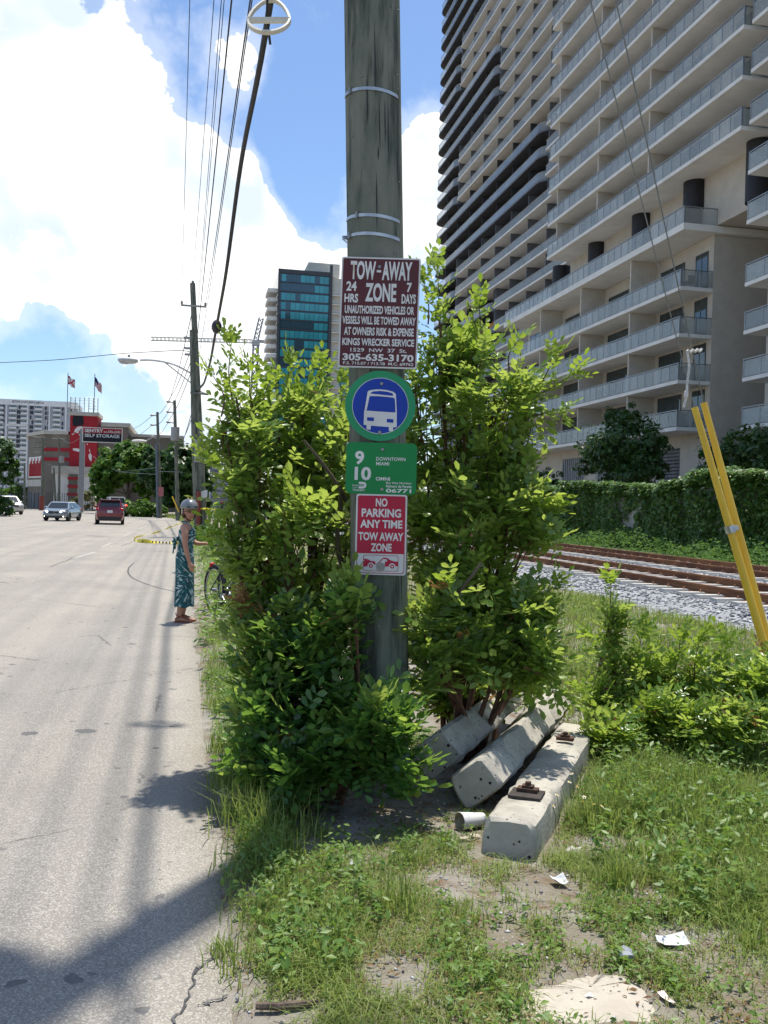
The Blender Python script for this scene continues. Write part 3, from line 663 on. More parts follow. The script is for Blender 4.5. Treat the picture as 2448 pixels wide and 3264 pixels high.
obj('wall', MB().prism([(lx0, Y0+1.5), (tx0-.01, Y0+.5), (tx0-.01, Y0+30), (bx_, Y0+30), (fx, Y0+9)], 0, lz), M_tan, S)
obj('cornice', MB().prism([(lx0-.1, Y0+1.2), (tx0-.26, Y0+.2), (tx0-.26, Y0+30), (bx_-.3, Y0+30), (fx-.35, Y0+9)], lz+.002, lz+.5), M_trim, S)
wx0, wz = S_(222, 920); wx1, _ = S_(276, 920); rx1, rz = S_(392, 945)
obj('wall', MB().box(tx1+.01, wx1, Y0+1, Y0+26, 0, wz), M_tan, S); obj('cornice', MB().box(wx0-.3, wx1+.3, Y0+.7, Y0+26, wz+.002, wz+.6), M_trim, S)
obj('wall', MB().box(wx1+.01, rx1, Y0+2.5, Y0+26, 0, rz), M_tan, S); obj('cornice', MB().box(wx1+.32, rx1+.3, Y0+2.2, Y0+26, rz+.002, rz+.4), M_trim, S)
ax0, az = S_(130, 1012); ax1, _ = S_(204, 1012)
obj('entrance_block', MB().box(ax0, ax1, Y0-6, Y0-.002, 0, az-.9), M_whp, S); obj('cornice', MB().box(ax0-.3, ax1+1.5, Y0-6.4, Y0-.01, az-.898, az+.15), M_trim, S)
bx0, _ = S_(149, 1012, Y0-6); bx1, _ = S_(168, 1012, Y0-6)
obj('pilaster', MB().box(bx0, bx1, Y0-6.35, Y0-6.01, 0, az-.9), M_tan, S)
for z in (az-1.5, az-2.6, az-3.7): obj('red_band', MB().box(bx0-.1, bx1+.1, Y0-6.5, Y0-6.36, z-.18, z+.18), M_red, S)
for z in (lz-2.2, lz-3.6): obj('red_band', MB().prism([(lx0-.05, Y0+1.42), (tx0-.02, Y0+.42), (tx0-.02, Y0+.6), (lx0-.05, Y0+1.6)], z-.25, z+.25), M_red, S)
# screens and arcade on the side facing the cross street
sd = norm_(np.array([fx-lx0, 7.5, 0])); sn = np.array([-sd[1], sd[0], 0]); SLn = math.hypot(fx-lx0, 7.5); so_ = np.array([lx0, Y0+1.5, 0])
def sidebox(a, b_, z0, z1, t0, t1):
    P = [so_+sd*a+sn*t0, so_+sd*b_+sn*t0, so_+sd*b_+sn*t1, so_+sd*a+sn*t1]; return MB().prism([(p[0], p[1]) for p in P][::-1], z0, z1)
obj('mural_screen', sidebox(.08*SLn, .92*SLn, 4.6, lz-3.2, .02, .06), M_whp, S)
bars = MB()
for j in range(12):
    a = (.1+.066*j)*SLn; bars.add(sidebox(a, a+.03*SLn, 4.8, lz-3.4-.4*(j % 3), .07, .14).V, sidebox(0, 1, 0, 1, 0, 1).F)
obj('red_bars', bars, M_red, S)
obj('sill_band', sidebox(.02*SLn, .98*SLn, 3.3, 4.3, .02, .15), M_trim, S)
for j in range(4):
    a = SLn*(.08+.22*j); P = [(-.7, 0), (.7, 0), (.7, 1.6)]+[(.7*math.cos(t), 1.6+.6*math.sin(t)) for t in np.linspace(.3, 2.84, 7)]+[(-.7, 1.6)]
    obj('arch', MB().extr([so_+sd*(a+u+.4)+sn*.03+np.array([0, 0, v+.2]) for u, v in P], sn*.05), M_mgrey, S)
# roof railing
rr = MB()
for z in (.55, .95, 1.35, 1.75, 2.1): rr.tube([(tx0, Y0, tz1+.5+z), (tx1, Y0, tz1+.5+z)], .035, 4).tube([(tx0, Y0, tz1+.5+z), (tx0, Y0+6, tz1+.5+z)], .035, 4)
for j in range(7): x = tx0+(tx1-tx0)*j/6; rr.tube([(x, Y0, tz1+.5), (x, Y0, tz1+2.65)], .05, 4)
obj('roof_railing', rr, M_alu, S)
# painted guard: flat mural shapes on the red wall
def mur(pts, m, nm, d=.03):
    P = [PY(x/3.687+0, y/3.687+1250/1.4756*1.0, Y0-d) for x, y in ()] if 0 else [PY((x/3.687)/KD, (1250+y/3.687)/KD, Y0-d) for x, y in pts]
    obj(nm, MB().extr(P, (0, .02, 0)), m, S)
mur([(856, 385), (850, 330), (858, 280), (880, 255), (915, 250), (950, 258), (975, 285), (985, 330), (984, 372), (970, 395), (930, 392), (895, 402), (868, 402)], M_bkp, 'mural_hat')
mur([(905, 408), (965, 400), (962, 440), (945, 458), (915, 448)], M_whp, 'mural_face')
mur([(880, 440), (905, 415), (918, 450), (930, 470), (915, 485), (870, 465)], M_whp, 'mural_collar')
mur([(856, 660), (900, 660), (965, 672), (995, 660), (995, 694), (920, 700), (858, 684)], M_whp, 'mural_belt')
mur([(1040, 735), (1062, 715), (1078, 745), (1076, 815), (1052, 795), (1040, 765)], M_whp, 'mural_glove')
for x, y in ((925, 495), (935, 515), (943, 535), (951, 553), (958, 572), (966, 592), (972, 612), (977, 634), (980, 654)): mur([(x, y), (x+14, y-3), (x+17, y+9), (x+3, y+12)], M_whp, 'mural_button')
for x, y in ((845, 488), (862, 478), (985, 488), (998, 515), (1005, 545), (1012, 575), (1020, 605), (1045, 670), (1050, 690), (985, 720), (975, 700)): mur([(x, y), (x+9, y-2), (x+12, y+16), (x+4, y+18)], M_whp, 'mural_stitch')
obj('entry_fence', (lambda q: [q.box(x, x+.06, Y0-9, Y0-8.95, 0, 2.4) for x in np.arange(-26, -11, .3)] and q)(MB()), M_dalu, S)

# ---- pole sign of the storage building
PSg = thing('pole_sign', 'red and black storage sign on a tall grey post beside the leafy tree', 'sign', (PY(176, 1090, 118)[0], 118, 0))
a = PY(180, 924, 118); b_ = PY(263, 924, 118); c_ = PY(180, 953, 118); mid = (a[2]+c_[2])/2+.2
obj('post', MB().box(-.3, .3, 118.2, 118.8, 0, c_[2]+1.5).xf(Matrix.Translation((PY(176, 1000, 118)[0], 0, 0))), pm('grey_post', (.30, .30, .31)), PSg)
obj('panel', MB().box(a[0], b_[0], 117.9, 118.18, mid, a[2]), M_red, PSg); obj('panel', MB().box(a[0], b_[0], 117.9, 118.18, c_[2], mid-.01), M_bkp, PSg)
obj('frame', MB().box(a[0]-.1, b_[0]+.1, 117.92, 118.16, a[2]+.002, a[2]+.1).box(a[0]-.1, b_[0]+.1, 117.92, 118.16, c_[2]-.1, c_[2]-.002).box(a[0]-.1, a[0]-.002, 117.92, 118.16, c_[2], a[2]).box(b_[0]+.002, b_[0]+.1, 117.92, 118.16, c_[2], a[2]), M_whp, PSg)
wS = b_[0]-a[0]; hS = a[2]-mid; M_let = pm('sign_white_letters', (.82, .82, .80), None, 2, .7)
text_on('SENTRY', PSg, M_let, (a[0], 117.88, a[2]), (1, 0, 0), (0, 0, -1), (wS*.04, wS*.52, hS*.16, hS*.86), .03)
text_on('305', PSg, M_let, (a[0], 117.88, a[2]), (1, 0, 0), (0, 0, -1), (wS*.53, wS*.62, hS*.55, hS*.84), .01)
text_on('.576.6500', PSg, M_let, (a[0], 117.88, a[2]), (1, 0, 0), (0, 0, -1), (wS*.63, wS*.97, hS*.36, hS*.86), .015)
text_on('SELF STORAGE', PSg, M_let, (a[0], 117.88, mid), (1, 0, 0), (0, 0, -1), (wS*.04, wS*.95, hS*.14, hS*.80), .02)
# ---- flags
M_flagw = pm('white_flag_cloth', (.78, .76, .76), None, 2, .9); M_flagr = pm('red_flag_cloth', (.50, .03, .05), None, 2, .9); M_flagb = pm('navy_flag_cloth', (.02, .03, .12), None, 2, .9)
def flag(xp, ytop, ybase, us):
    p = PY(xp, ytop, Y0+1); q = PY(xp, ybase, Y0+1); t_ = thing('flagpole', 'flagpole with striped flag on the red tower roof' if us else 'flagpole with white flag and red saltire on the red tower roof', 'flag', (p[0], p[1], tz1+.5))
    obj('pole', MB().tube([(p[0], p[1], tz1+.55), (p[0], p[1], p[2])], .06, 8), M_alu, t_)
    L, Hh = 1.55, 1.55; nu, nv = 13, 13; top = p[2]-.45
    def pt(u, v):  # drooping cloth
        return (p[0]+.05+u*L*.62, p[1]-.1+.14*math.sin(u*7+v*2), top-v*Hh*(.85 if us else .8)-u*L*(.62 if us else .42)+.09*math.sin(u*9)-.2*(us)*u)
    sets = {}
    for i in range(nu):
        for j in range(nv):
            u, v = (i+.5)/nu, (j+.5)/nv
            if us: m = M_flagb if (u < .45 and v < .54) else (M_flagr if j % 2 == 0 else M_flagw)
            else: m = M_flagr if abs(u-v) < .1 or abs(u+v-1) < .1 else M_flagw
            sets.setdefault(m.name, (m, MB()))[1].add([pt(i/nu, j/nv), pt((i+1)/nu, j/nv), pt((i+1)/nu, (j+1)/nv), pt(i/nu, (j+1)/nv)], [(0, 1, 2, 3)])
    for m, mb in sets.values(): obj('cloth', mb, m, t_)
flag(147, 805, 880, False); flag(205, 808, 885, True)

# ---- ivy wall along the tracks
M_wall = pm('grey_block_wall', (.34, .33, .31), (.26, .25, .24), 1.5, .92, bump=.2)
IW = thing('ivy_wall', 'long grey wall covered in hanging ivy beyond the tracks', 'wall', (20.4, 60, 0))
obj('wall_panel', MB().box(20.3, 20.55, 4, 230, 0, 2.75), M_wall, IW)
# ================================================================== VEGETATION
M_leaf = leafmat('pepper_leaf', (.062, .15, .034), (.13, .25, .050), (.25, .34, .085), .54, .30, .6, (.54, .66, .11))
M_leafd = leafmat('pepper_leaf_shaded', (.046, .125, .034), (.070, .175, .040), (.115, .23, .048), .40, .30, .7, (.32, .52, .06))  # darker copy of the pepper leaf, with shade put into its colour
M_leafy = leafmat('young_pepper_leaf', (.12, .25, .035), (.20, .34, .05), (.30, .38, .08), .48, .4, .4, (.42, .55, .05))
M_dead = leafmat('dry_leaf', (.14, .07, .03), (.24, .13, .05), (.34, .20, .08), .25, .7, .15, (.4, .22, .08))
M_twig = pm('reddish_twig', (.16, .075, .045), (.10, .055, .035), 30, .85)
M_bark = pm('grey_brown_bark', (.15, .115, .085), (.085, .065, .05), 14, .95, bump=.6, stretch=(1, 1, .25))
M_grass = leafmat('grass_blade', (.105, .175, .032), (.19, .265, .065), (.33, .35, .13), .38, .5, .25, (.40, .50, .10))
M_gdry = leafmat('dry_grass', (.16, .17, .05), (.24, .22, .08), (.33, .26, .13), .3, .6, .2, (.4, .36, .15))
M_weed = leafmat('weed_leaf', (.075, .16, .032), (.135, .24, .05), (.23, .32, .07), .42, .45, .4, (.28, .44, .05))
M_ivy = leafmat('ivy_leaf', (.035, .095, .018), (.075, .155, .028), (.16, .26, .05), .32, .42, .5, (.2, .36, .04))
M_ficus = leafmat('ficus_leaf', (.020, .055, .012), (.034, .085, .017), (.062, .13, .024), .26, .4, .4, (.12, .25, .03))
M_treeg = leafmat('street_tree_leaf', (.030, .085, .010), (.060, .145, .016), (.115, .22, .022), .32, .5, .3, (.22, .38, .04))
def norm(v): v = np.asarray(v, float); return v/(np.linalg.norm(v, axis=-1, keepdims=True)+1e-9)
LV = np.array([(0, 0, 0), (0, .36, -.04), (0, .72, -.05), (0, 1, -.02), (-.36, .36, .03), (-.47, .70, .03), (.36, .36, .03), (.47, .70, .03)])
LF = np.array([(0, 1, 4), (1, 2, 5), (1, 5, 4), (2, 3, 5), (0, 6, 1), (1, 7, 2), (1, 6, 7), (2, 7, 3)])
def spray_template(nl, seed, L=.062, wd=.034):
    r = np.random.default_rng(seed); V, Fs = [], []; pairs = nl//2; rl = .035+.031*pairs
    def leaf(base, d, up, sc):
        d = norm(d); s = norm(np.cross(d, up)); u = np.cross(s, d); T = LV*np.array([wd*sc, L*sc, L*sc]); V.append(T@np.stack([s, d, u])+base); Fs.append(LF+8*(len(V)-1))
    for i in range(pairs):
        y = .022+(rl-.022)*i/max(1, pairs); sc = .75+.3*math.sin(math.pi*(i+1)/(pairs+1))
        for sg in (-1, 1): leaf(np.array([0, y, -.15*y*y*8]), (sg*1.0, .55+r.normal(0, .15), r.normal(.05, .18)), (r.normal(0, .2), 0, 1), sc*r.uniform(.85, 1.15))
    leaf(np.array([0, rl, -.01]), (r.normal(0, .15), 1, r.normal(0, .15)), (0, 0, 1), 1.0)
    b = len(V)*8; a = .0018
    V.append(np.array([(-a, 0, 0), (a, 0, 0), (0, rl, -.01), (0, 0, a)])); Fs.append(np.array([(0, 1, 2), (1, 3, 2), (3, 0, 2), (0, 3, 1)])+b)
    return np.concatenate(V), np.concatenate(Fs)
SPR = [spray_template(n, i) for i, n in enumerate((6, 6, 8, 8, 4))]
def basis(D, up):
    D = norm(D); S = norm(np.cross(D, up)); U = np.cross(S, D); return np.stack([S, D, U], 1)
def sprays_mesh(P, D, up, sc, kinds):
    VS, FS, off = [], [], 0
    for k_ in range(len(SPR)):
        s = kinds == k_
        if not s.any(): continue
        T, Fc = SPR[k_]; Bm = basis(D[s], up[s])*sc[s][:, None, None]
        V = np.einsum('vi,nij->nvj', T, Bm)+P[s][:, None, :]; n = len(V)
        VS.append(V.reshape(-1, 3)); FS.append((Fc[None]+(np.arange(n)*len(T))[:, None, None]).reshape(-1, 3)+off); off += n*len(T)
    return np.concatenate(VS), np.concatenate(FS)
def wobble(dv, seed):
    return .60+.85*fbm(dv[:, 0]*2+dv[:, 2]*1.3+9, dv[:, 1]*2+dv[:, 2]*1.7+5, 1.6, 3, seed)
def shrub(name, label, base, lobes, n, nobj, mat, shoots=(), young=None, seed=1, sc=(.6, 1.5), cat='shrub', shell=.25, group=None):
    r = np.random.default_rng(seed); t_ = thing(name, label, cat, (base[0], base[1], float(hg(base[0], base[1]))-.02), 0, group)
    Ls = []
    for L in lobes:
        cx, cy, rx, ry, dep, rd = L[:6]; c = AD(cx, cy, dep); Ls.append((c, np.array([rx/1998*dep, rd, ry/1998*dep])))
    wts = np.array([l[1][0]*l[1][2]+.02 for l in Ls]); wts /= wts.sum(); ncl = n//7; wc = r.choice(len(Ls), ncl, p=wts)
    cdv = norm(r.normal(0, 1, (ncl, 3))); crr = (shell+(1-shell)*r.random(ncl)**.55)*wobble(cdv, seed)
    CC = np.array([l[0] for l in Ls])[wc]+cdv*np.array([l[1] for l in Ls])[wc]*crr[:, None]      # twig ends
    cax = norm(cdv*.8+np.array([0, 0, .65])+r.normal(0, .3, (ncl, 3)))
    cl = np.repeat(np.arange(ncl), 7); n = len(cl); which = wc[cl]; tt = r.random(n)
    P = CC[cl]-cax[cl]*(tt*.20)[:, None]+r.normal(0, .012, (n, 3)); side = norm(r.normal(0, 1, (n, 3))); side = norm(side-cax[cl]*np.sum(side*cax[cl], 1, keepdims=True))
    D = norm(side*(.45+.75*tt)[:, None]+cax[cl]*(1.0-.6*tt)[:, None]+r.normal(0, .12, (n, 3))); up = norm(np.array([0, 0, 1.0])+cax[cl]*.5+r.normal(0, .3, (n, 3)))
    s_ = r.uniform(*sc, n)*(.8+.3*tt); kinds = r.choice(len(SPR), n, p=[.3, .25, .15, .15, .15])
    ok = P[:, 2] > .06; P, D, up, s_, kinds, which = P[ok], D[ok], up[ok], s_[ok], kinds[ok], which[ok]
    # keep leaves from passing through the utility pole and its signs
    pa = np.array([1.18, 5.42, 0]); pd_ = norm(np.array([-.0374, .0141, 1.0])); q = P-pa; dist = np.linalg.norm(q-(q@pd_)[:, None]*pd_, axis=1)
    inf = (np.abs(P[:, 0]-1.08) < .30) & (P[:, 1] < 5.5) & (P[:, 1] > 4.95) & (P[:, 2] > 1.28) & (P[:, 2] < 3.4)
    q = P-_C; dq = q@_fw; ux = (CX+F*(q@_R)/dq)/KD; uy = (CY-F*(q@_U)/dq)/KD; inf |= (ux > 800) & (ux < 868) & (uy > 1300) & (uy < 1480) & (dq < 5.6); inf |= (dq < 12) & (ux < 452+40*vnoise(uy*.035, uy*0+2)) & (uy > 1015); inf |= (dq < 12) & (uy > 1085) & (uy < 1345) & (ux < 488) & (r.random(len(P)) < .93); inf |= (ux > 720) & (ux < 915) & (uy > 545) & (uy < 1250) & (dq < 5.5)
    ok = (dist > .21) & ~inf; P, D, up, s_, kinds, which = P[ok], D[ok], up[ok], s_[ok], kinds[ok], which[ok]
    # woody skeleton
    wood = MB(); b0 = np.array([base[0], base[1], float(hg(base[0], base[1]))-.05])
    for j, (c, R_) in enumerate(Ls):
        st = b0+np.array([r.normal(0, .07), r.normal(0, .07), 0]); m1 = st*.6+c*.4+np.array([r.normal(0, .06), r.normal(0, .06), .05])
        tr = smoothpts([st, m1, c+np.array([0, 0, R_[2]*.35])], 9); wood.tube(tr, np.linspace(.022, .007, 9), 6)
        idx = np.where(which == j)[0]
        for i in r.choice(idx, min(len(idx), max(5, int(14*wts[j]*len(Ls)))), replace=False) if len(idx) else []:
            a = tr[r.integers(4, 9)]; mdl = (a+P[i])/2+np.array([0, 0, .03]); wood.tube([a, mdl, P[i]], [.005, .004, .002], 4, cap=False)
    SP, SD = [], []
    for (x0, y0, x1, y1, dep, k_) in shoots:
        a, c = AD(x0, y0, dep), AD(x1, y1, dep+r.normal(0, .05)); crv = smoothpts([a, (a+c)/2+np.array([r.normal(0, .03), r.normal(0, .03), 0]), c], 12); wood.tube(crv, np.linspace(.006, .0025, 12), 5)
        ax = norm(c-a)
        for i in range(k_):
            f = (i+.6)/k_; p = crv[min(11, int(f*11.99))]; an = i*2.4; side = norm(np.array([math.cos(an), math.sin(an), .1]))
            SP.append(p); SD.append(norm(side*(1.05-.55*f)+ax*(.35+.8*f)))
        for _ in range(4): SP.append(c); SD.append(norm(ax+r.normal(0, .45, 3)))
    obj('branch', wood, M_twig, t_, True)
    # the sprays nearest the lens are single leaves, the rest one mass
    dep = (P-_C)@_fw; order = np.argsort(dep); cand = order[:int(len(order)*.35)]; pick = r.choice(cand, min(nobj, len(cand)), replace=False); rest = np.ones(len(P), bool); rest[pick] = False
    yg = rest & (r.random(len(P)) < (.42 if seed == 16 else .27)) if young is not None else np.zeros(len(P), bool)
    dd = rest & ~yg & (r.random(len(P)) < .018)
    for nm_, sel, m_ in (('foliage', rest & ~yg & ~dd, mat), ('young_foliage', yg, young), ('dead_foliage', dd, M_dead)):
        if sel.any(): V, Fc = sprays_mesh(P[sel], D[sel], up[sel], s_[sel], kinds[sel]); f = link(nm_, new_mesh(nm_, V, Fc), m_, t_); f['kind'] = 'stuff'
    def single(p, d, u, s, k_, m):
        key = 'leaf_%d_%s' % (k_, m.name)
        if key not in bpy.data.meshes:
            me = new_mesh(key, SPR[k_][0], SPR[k_][1]); me.name = key; me.materials.append(m)
        Bm = basis(d[None], u[None])[0]; inst('leaf', bpy.data.meshes[key], t_, p, Matrix(Bm.T.tolist()), float(s))
    for i in pick: single(P[i], D[i], up[i], s_[i], int(kinds[i]), mat)
    for p, d in zip(SP, SD): single(p, d, norm(np.array([0, 0, 1.0])+r.normal(0, .4, 3)), r.uniform(.7, 1.1), int(r.integers(0, 4)), young or mat)
    return t_
shrub('pepper_shrub', 'tall leafy green shrub left of the wooden utility pole', (.72, 5.95),
      [(600, 960, 110, 130, 6.0, .42), (530, 980, 62, 110, 5.95, .35), (690, 985, 80, 160, 6.1, .42), (655, 890, 70, 80, 6.1, .3), (575, 1130, 90, 110, 5.9, .42), (690, 1150, 80, 140, 6.0, .4), (570, 1270, 85, 110, 5.75, .4), (680, 1270, 80, 110, 5.8, .4), (510, 880, 38, 55, 6.0, .2), (640, 1080, 80, 90, 5.6, .25), (500, 1060, 40, 50, 5.85, .2), (500, 1200, 35, 40, 5.8, .2), (750, 960, 45, 150, 6.2, .3), (750, 1180, 40, 100, 6.1, .25), (730, 1300, 45, 70, 5.7, .2), (510, 1330, 45, 75, 5.65, .22), (490, 1140, 40, 60, 5.9, .2), (485, 950, 38, 60, 5.95, .2)],
      1350, 230, M_leaf, [(505, 880, 500, 742, 6.0, 9), (620, 900, 625, 790, 6.1, 7), (680, 880, 690, 800, 6.2, 7), (478, 900, 462, 815, 5.9, 5), (545, 880, 540, 800, 6.0, 6), (720, 900, 735, 830, 6.2, 5), (470, 1010, 452, 985, 5.9, 4), (520, 1060, 470, 1010, 5.8, 5), (530, 1220, 478, 1165, 5.8, 5), (570, 900, 580, 830, 6.0, 5)], M_leafy, 11)
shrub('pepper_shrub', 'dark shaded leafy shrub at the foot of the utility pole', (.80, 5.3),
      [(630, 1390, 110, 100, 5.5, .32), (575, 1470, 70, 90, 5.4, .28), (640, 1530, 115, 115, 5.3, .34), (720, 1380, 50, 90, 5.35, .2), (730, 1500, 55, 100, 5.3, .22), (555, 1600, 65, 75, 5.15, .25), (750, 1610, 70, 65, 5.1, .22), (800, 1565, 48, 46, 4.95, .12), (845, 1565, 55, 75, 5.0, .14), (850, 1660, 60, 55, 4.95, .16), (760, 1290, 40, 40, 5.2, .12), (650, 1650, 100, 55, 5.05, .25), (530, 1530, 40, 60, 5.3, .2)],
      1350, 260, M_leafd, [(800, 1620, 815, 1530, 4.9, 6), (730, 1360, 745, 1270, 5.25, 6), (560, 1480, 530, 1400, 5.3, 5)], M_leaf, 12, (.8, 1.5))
shrub('pepper_shrub', 'tall leafy green shrub right of the wooden utility pole', (1.95, 6.3),
      [(985, 870, 80, 150, 6.3, .42), (948, 740, 36, 120, 6.3, .25), (1070, 870, 85, 110, 6.3, .4), (1020, 770, 50, 80, 6.3, .3), (1145, 855, 50, 48, 6.25, .3), (975, 1040, 90, 120, 6.15, .4), (1080, 1000, 65, 70, 6.25, .35), (985, 1200, 90, 110, 6.0, .4), (1070, 1180, 65, 55, 6.1, .3), (895, 900, 40, 170, 6.25, .3), (895, 1120, 40, 120, 6.1, .3), (1130, 950, 60, 50, 6.2, .3), (1110, 1085, 75, 65, 6.1, .3), (1150, 1150, 45, 40, 6.0, .25)],
      1320, 210, M_leaf, [(950, 700, 945, 580, 6.3, 10), (1020, 760, 1035, 665, 6.3, 8), (1150, 860, 1232, 812, 6.2, 8), (1100, 800, 1120, 735, 6.3, 6), (1100, 1140, 1188, 1100, 6.0, 8), (1110, 1190, 1178, 1150, 6.0, 5), (1160, 840, 1190, 775, 6.2, 5), (925, 700, 915, 610, 6.2, 6), (1130, 900, 1205, 885, 6.2, 5)], M_leafy, 13)
shrub('pepper_shrub', 'low spreading leafy shrub hanging over the concrete ties', (1.9, 5.9),
      [(1060, 1320, 105, 95, 5.9, .4), (960, 1300, 65, 110, 5.75, .35), (1120, 1415, 75, 80, 5.8, .35), (1010, 1410, 95, 65, 5.65, .33), (915, 1400, 40, 90, 5.5, .2), (1145, 1300, 60, 60, 5.95, .3), (1165, 1390, 45, 60, 5.85, .28), (890, 1330, 35, 60, 5.55, .15), (960, 1490, 60, 45, 6.4, .2), (1060, 1475, 90, 45, 6.7, .25), (1150, 1440, 60, 40, 6.5, .25)],
      1250, 230, M_leaf, [(1120, 1320, 1195, 1270, 5.9, 6), (1130, 1440, 1195, 1490, 5.6, 6), (960, 1180, 940, 1130, 5.9, 6), (1040, 1220, 1060, 1160, 6.0, 6)], M_leafy, 14)
shrub('pepper_sapling', 'thin upright sapling standing before the railway ballast', (3.15, 6.75),
      [(1325, 1400, 40, 50, 7.0, .16), (1325, 1330, 34, 55, 7.0, .12), (1330, 1470, 60, 50, 6.9, .2)], 120, 60, M_leaf, [(1325, 1560, 1320, 1265, 7.0, 22), (1330, 1480, 1280, 1380, 6.9, 7), (1330, 1470, 1385, 1380, 6.9, 7)], M_leafy, 15, (.8, 1.15), cat='sapling')
shrub('pepper_shrub', 'low leafy shrub under the yellow guy guards at the right', (4.35, 6.6),
      [(1410, 1450, 60, 38, 7.0, .3), (1490, 1450, 55, 45, 6.9, .3), (1570, 1460, 60, 50, 6.8, .3), (1650, 1470, 60, 60, 6.6, .3), (1370, 1530, 55, 45, 6.6, .28), (1450, 1540, 65, 45, 6.4, .3), (1545, 1540, 65, 45, 6.3, .3), (1640, 1545, 55, 55, 6.2, .3), (1300, 1500, 40, 45, 6.8, .25), (1310, 1575, 40, 38, 6.3, .2)],
      1050, 200, M_leaf, [(1400, 1440, 1400, 1370, 7.0, 6), (1460, 1440, 1470, 1375, 6.9, 6), (1560, 1440, 1560, 1390, 6.8, 5), (1500, 1470, 1510, 1390, 6.8, 6), (1290, 1560, 1262, 1500, 6.3, 5)], M_leafy, 16, (.7, 1.25))

# a withered brown spray and two bare limbs that show through the leaves
_sh = [o for o in bpy.data.objects if o.name.startswith('pepper_shrub') and o.type == 'EMPTY']
rw = np.random.default_rng(5); c_ = AD(538, 1272, 5.5); Pd = c_+rw.normal(0, .035, (16, 3)); Dd = norm(rw.normal(0, .5, (16, 3))+np.array([-.2, 0, -.9])); V, Fc = sprays_mesh(Pd, Dd, norm(rw.normal(0, 1, (16, 3))), rw.uniform(.4, .75, 16), rw.integers(0, 4, 16)); f = link('withered_leaves', new_mesh('withered_leaves', V, Fc), M_dead, _sh[0]); f['kind'] = 'stuff'
obj('limb', MB().tube(smoothpts([AD(768, 1120, 5.85), AD(735, 1055, 5.7), AD(690, 990, 5.6), AD(655, 950, 5.6)], 12), np.linspace(.017, .007, 12), 8), M_bark, _sh[0], True)
obj('limb', MB().tube(smoothpts([AD(745, 1250, 5.8), AD(730, 1180, 5.7), AD(715, 1160, 5.65), AD(740, 1130, 5.7), AD(735, 1050, 5.7)], 12), np.linspace(.020, .010, 12), 8), M_bark, _sh[0], True)
obj('limb', MB().tube(smoothpts([AD(945, 1350, 5.75), AD(985, 1285, 5.55), AD(1020, 1245, 5.5), AD(1040, 1215, 5.55)], 12), np.linspace(.018, .008, 12), 8), M_bark, _sh[2], True)
# ---- generic leaf clouds
def leafcloud(P, N, size, r, asp=.55):
    n = len(P); D = norm(np.cross(N, r.normal(0, 1, (n, 3)))); S = np.cross(N, D); s = (size*r.uniform(.45, 1.6, n))[:, None]
    V = np.stack([P-D*s, P+S*s*asp+N*s*.12, P+D*s, P-S*s*asp+N*s*.12], 1).reshape(-1, 3)
    k_ = np.arange(n)[:, None]*4; return V, np.concatenate([k_+np.array([[0, 1, 2]]), k_+np.array([[0, 2, 3]])], 0)
def tree(name, label, base, hgt, lobes, nleaf, size, mat, seed, trunk_r=.16, cat='tree', group=None, bark=None):
    """lobes: (x,y,z,rx,ry,rz) in metres around base"""
    r = np.random.default_rng(seed); t_ = thing(name, label, cat, (base[0], base[1], 0), 0, group); b0 = np.array([base[0], base[1], 0.0])
    wood = MB(); cz = np.mean([l[2] for l in lobes]); fork = b0+np.array([0, 0, cz*.45]); wood.tube([b0-np.array([0, 0, .1]), (b0+fork)/2+np.array([.05, .03, 0]), fork], [trunk_r*1.25, trunk_r, trunk_r*.8], 9)
    Ps, Ns = [], []; wts = np.array([l[3]*l[5] for l in lobes]); wts = wts/wts.sum()
    for l, wt in zip(lobes, wts):
        c = b0+np.array(l[:3]); R_ = np.array(l[3:]); wood.tube([fork, (fork+c)/2+np.array([0, 0, .1]), c], [trunk_r*.4, trunk_r*.22, trunk_r*.08], 6)
        for _ in range(4): wood.tube([c-(c-fork)*.3, c+norm(r.normal(0, 1, 3))*R_*.75], [trunk_r*.16, trunk_r*.05], 4, cap=False)
        n = int(nleaf*wt); ncl = max(6, n//28); cd = norm(r.normal(0, 1, (ncl, 3))); cr = (.45+.55*r.random(ncl)**.5)*wobble(cd, seed)*.95; cc = c+cd*R_*cr[:, None]
        w_ = r.integers(0, ncl, n); lr = np.mean(R_)*.26; off = norm(r.normal(0, 1, (n, 3)))*(lr*r.random(n)**.5)[:, None]*np.array([1, 1, .7]); Ps.append(cc[w_]+off); Ns.append(norm(cd[w_]*.5+off/lr*.6+np.array([0, 0, .5])+r.normal(0, .4, (n, 3))))
    obj('trunk', wood, bark or M_bark, t_, True); V, Fc = leafcloud(np.concatenate(Ps), np.concatenate(Ns), size, r)
    f = link('crown', new_mesh('crown', V, Fc), mat, t_); f['kind'] = 'stuff'; return t_
tree('ficus_tree', 'dark round ficus tree behind the ivy wall before the beige tower', (25, 50.2), 8, [(0, 0, 5.6, 2.2, 2.4, 1.9), (-.2, 1.6, 4.6, 1.7, 1.9, 1.5), (0, -2.0, 4.4, 1.5, 1.6, 1.4), (0, .3, 7.1, 1.2, 1.2, 1.0), (0, -3.0, 5.6, .9, .9, .9), (0, 2.9, 5.2, 1.1, 1.2, 1.0)], 9500, .13, M_ficus, 21, .2)
tree('ficus_tree', 'dark ficus tree at the right edge behind the yellow guy guards', (25, 38.4), 6, [(0, 0, 4.2, 1.8, 1.8, 1.5), (0, -1.6, 5.0, 1.4, 1.5, 1.0), (0, 1.6, 3.9, 1.2, 1.3, 1.1), (0, -2.6, 4, 1.4, 1.4, 1.3)], 5200, .12, M_ficus, 22, .16)
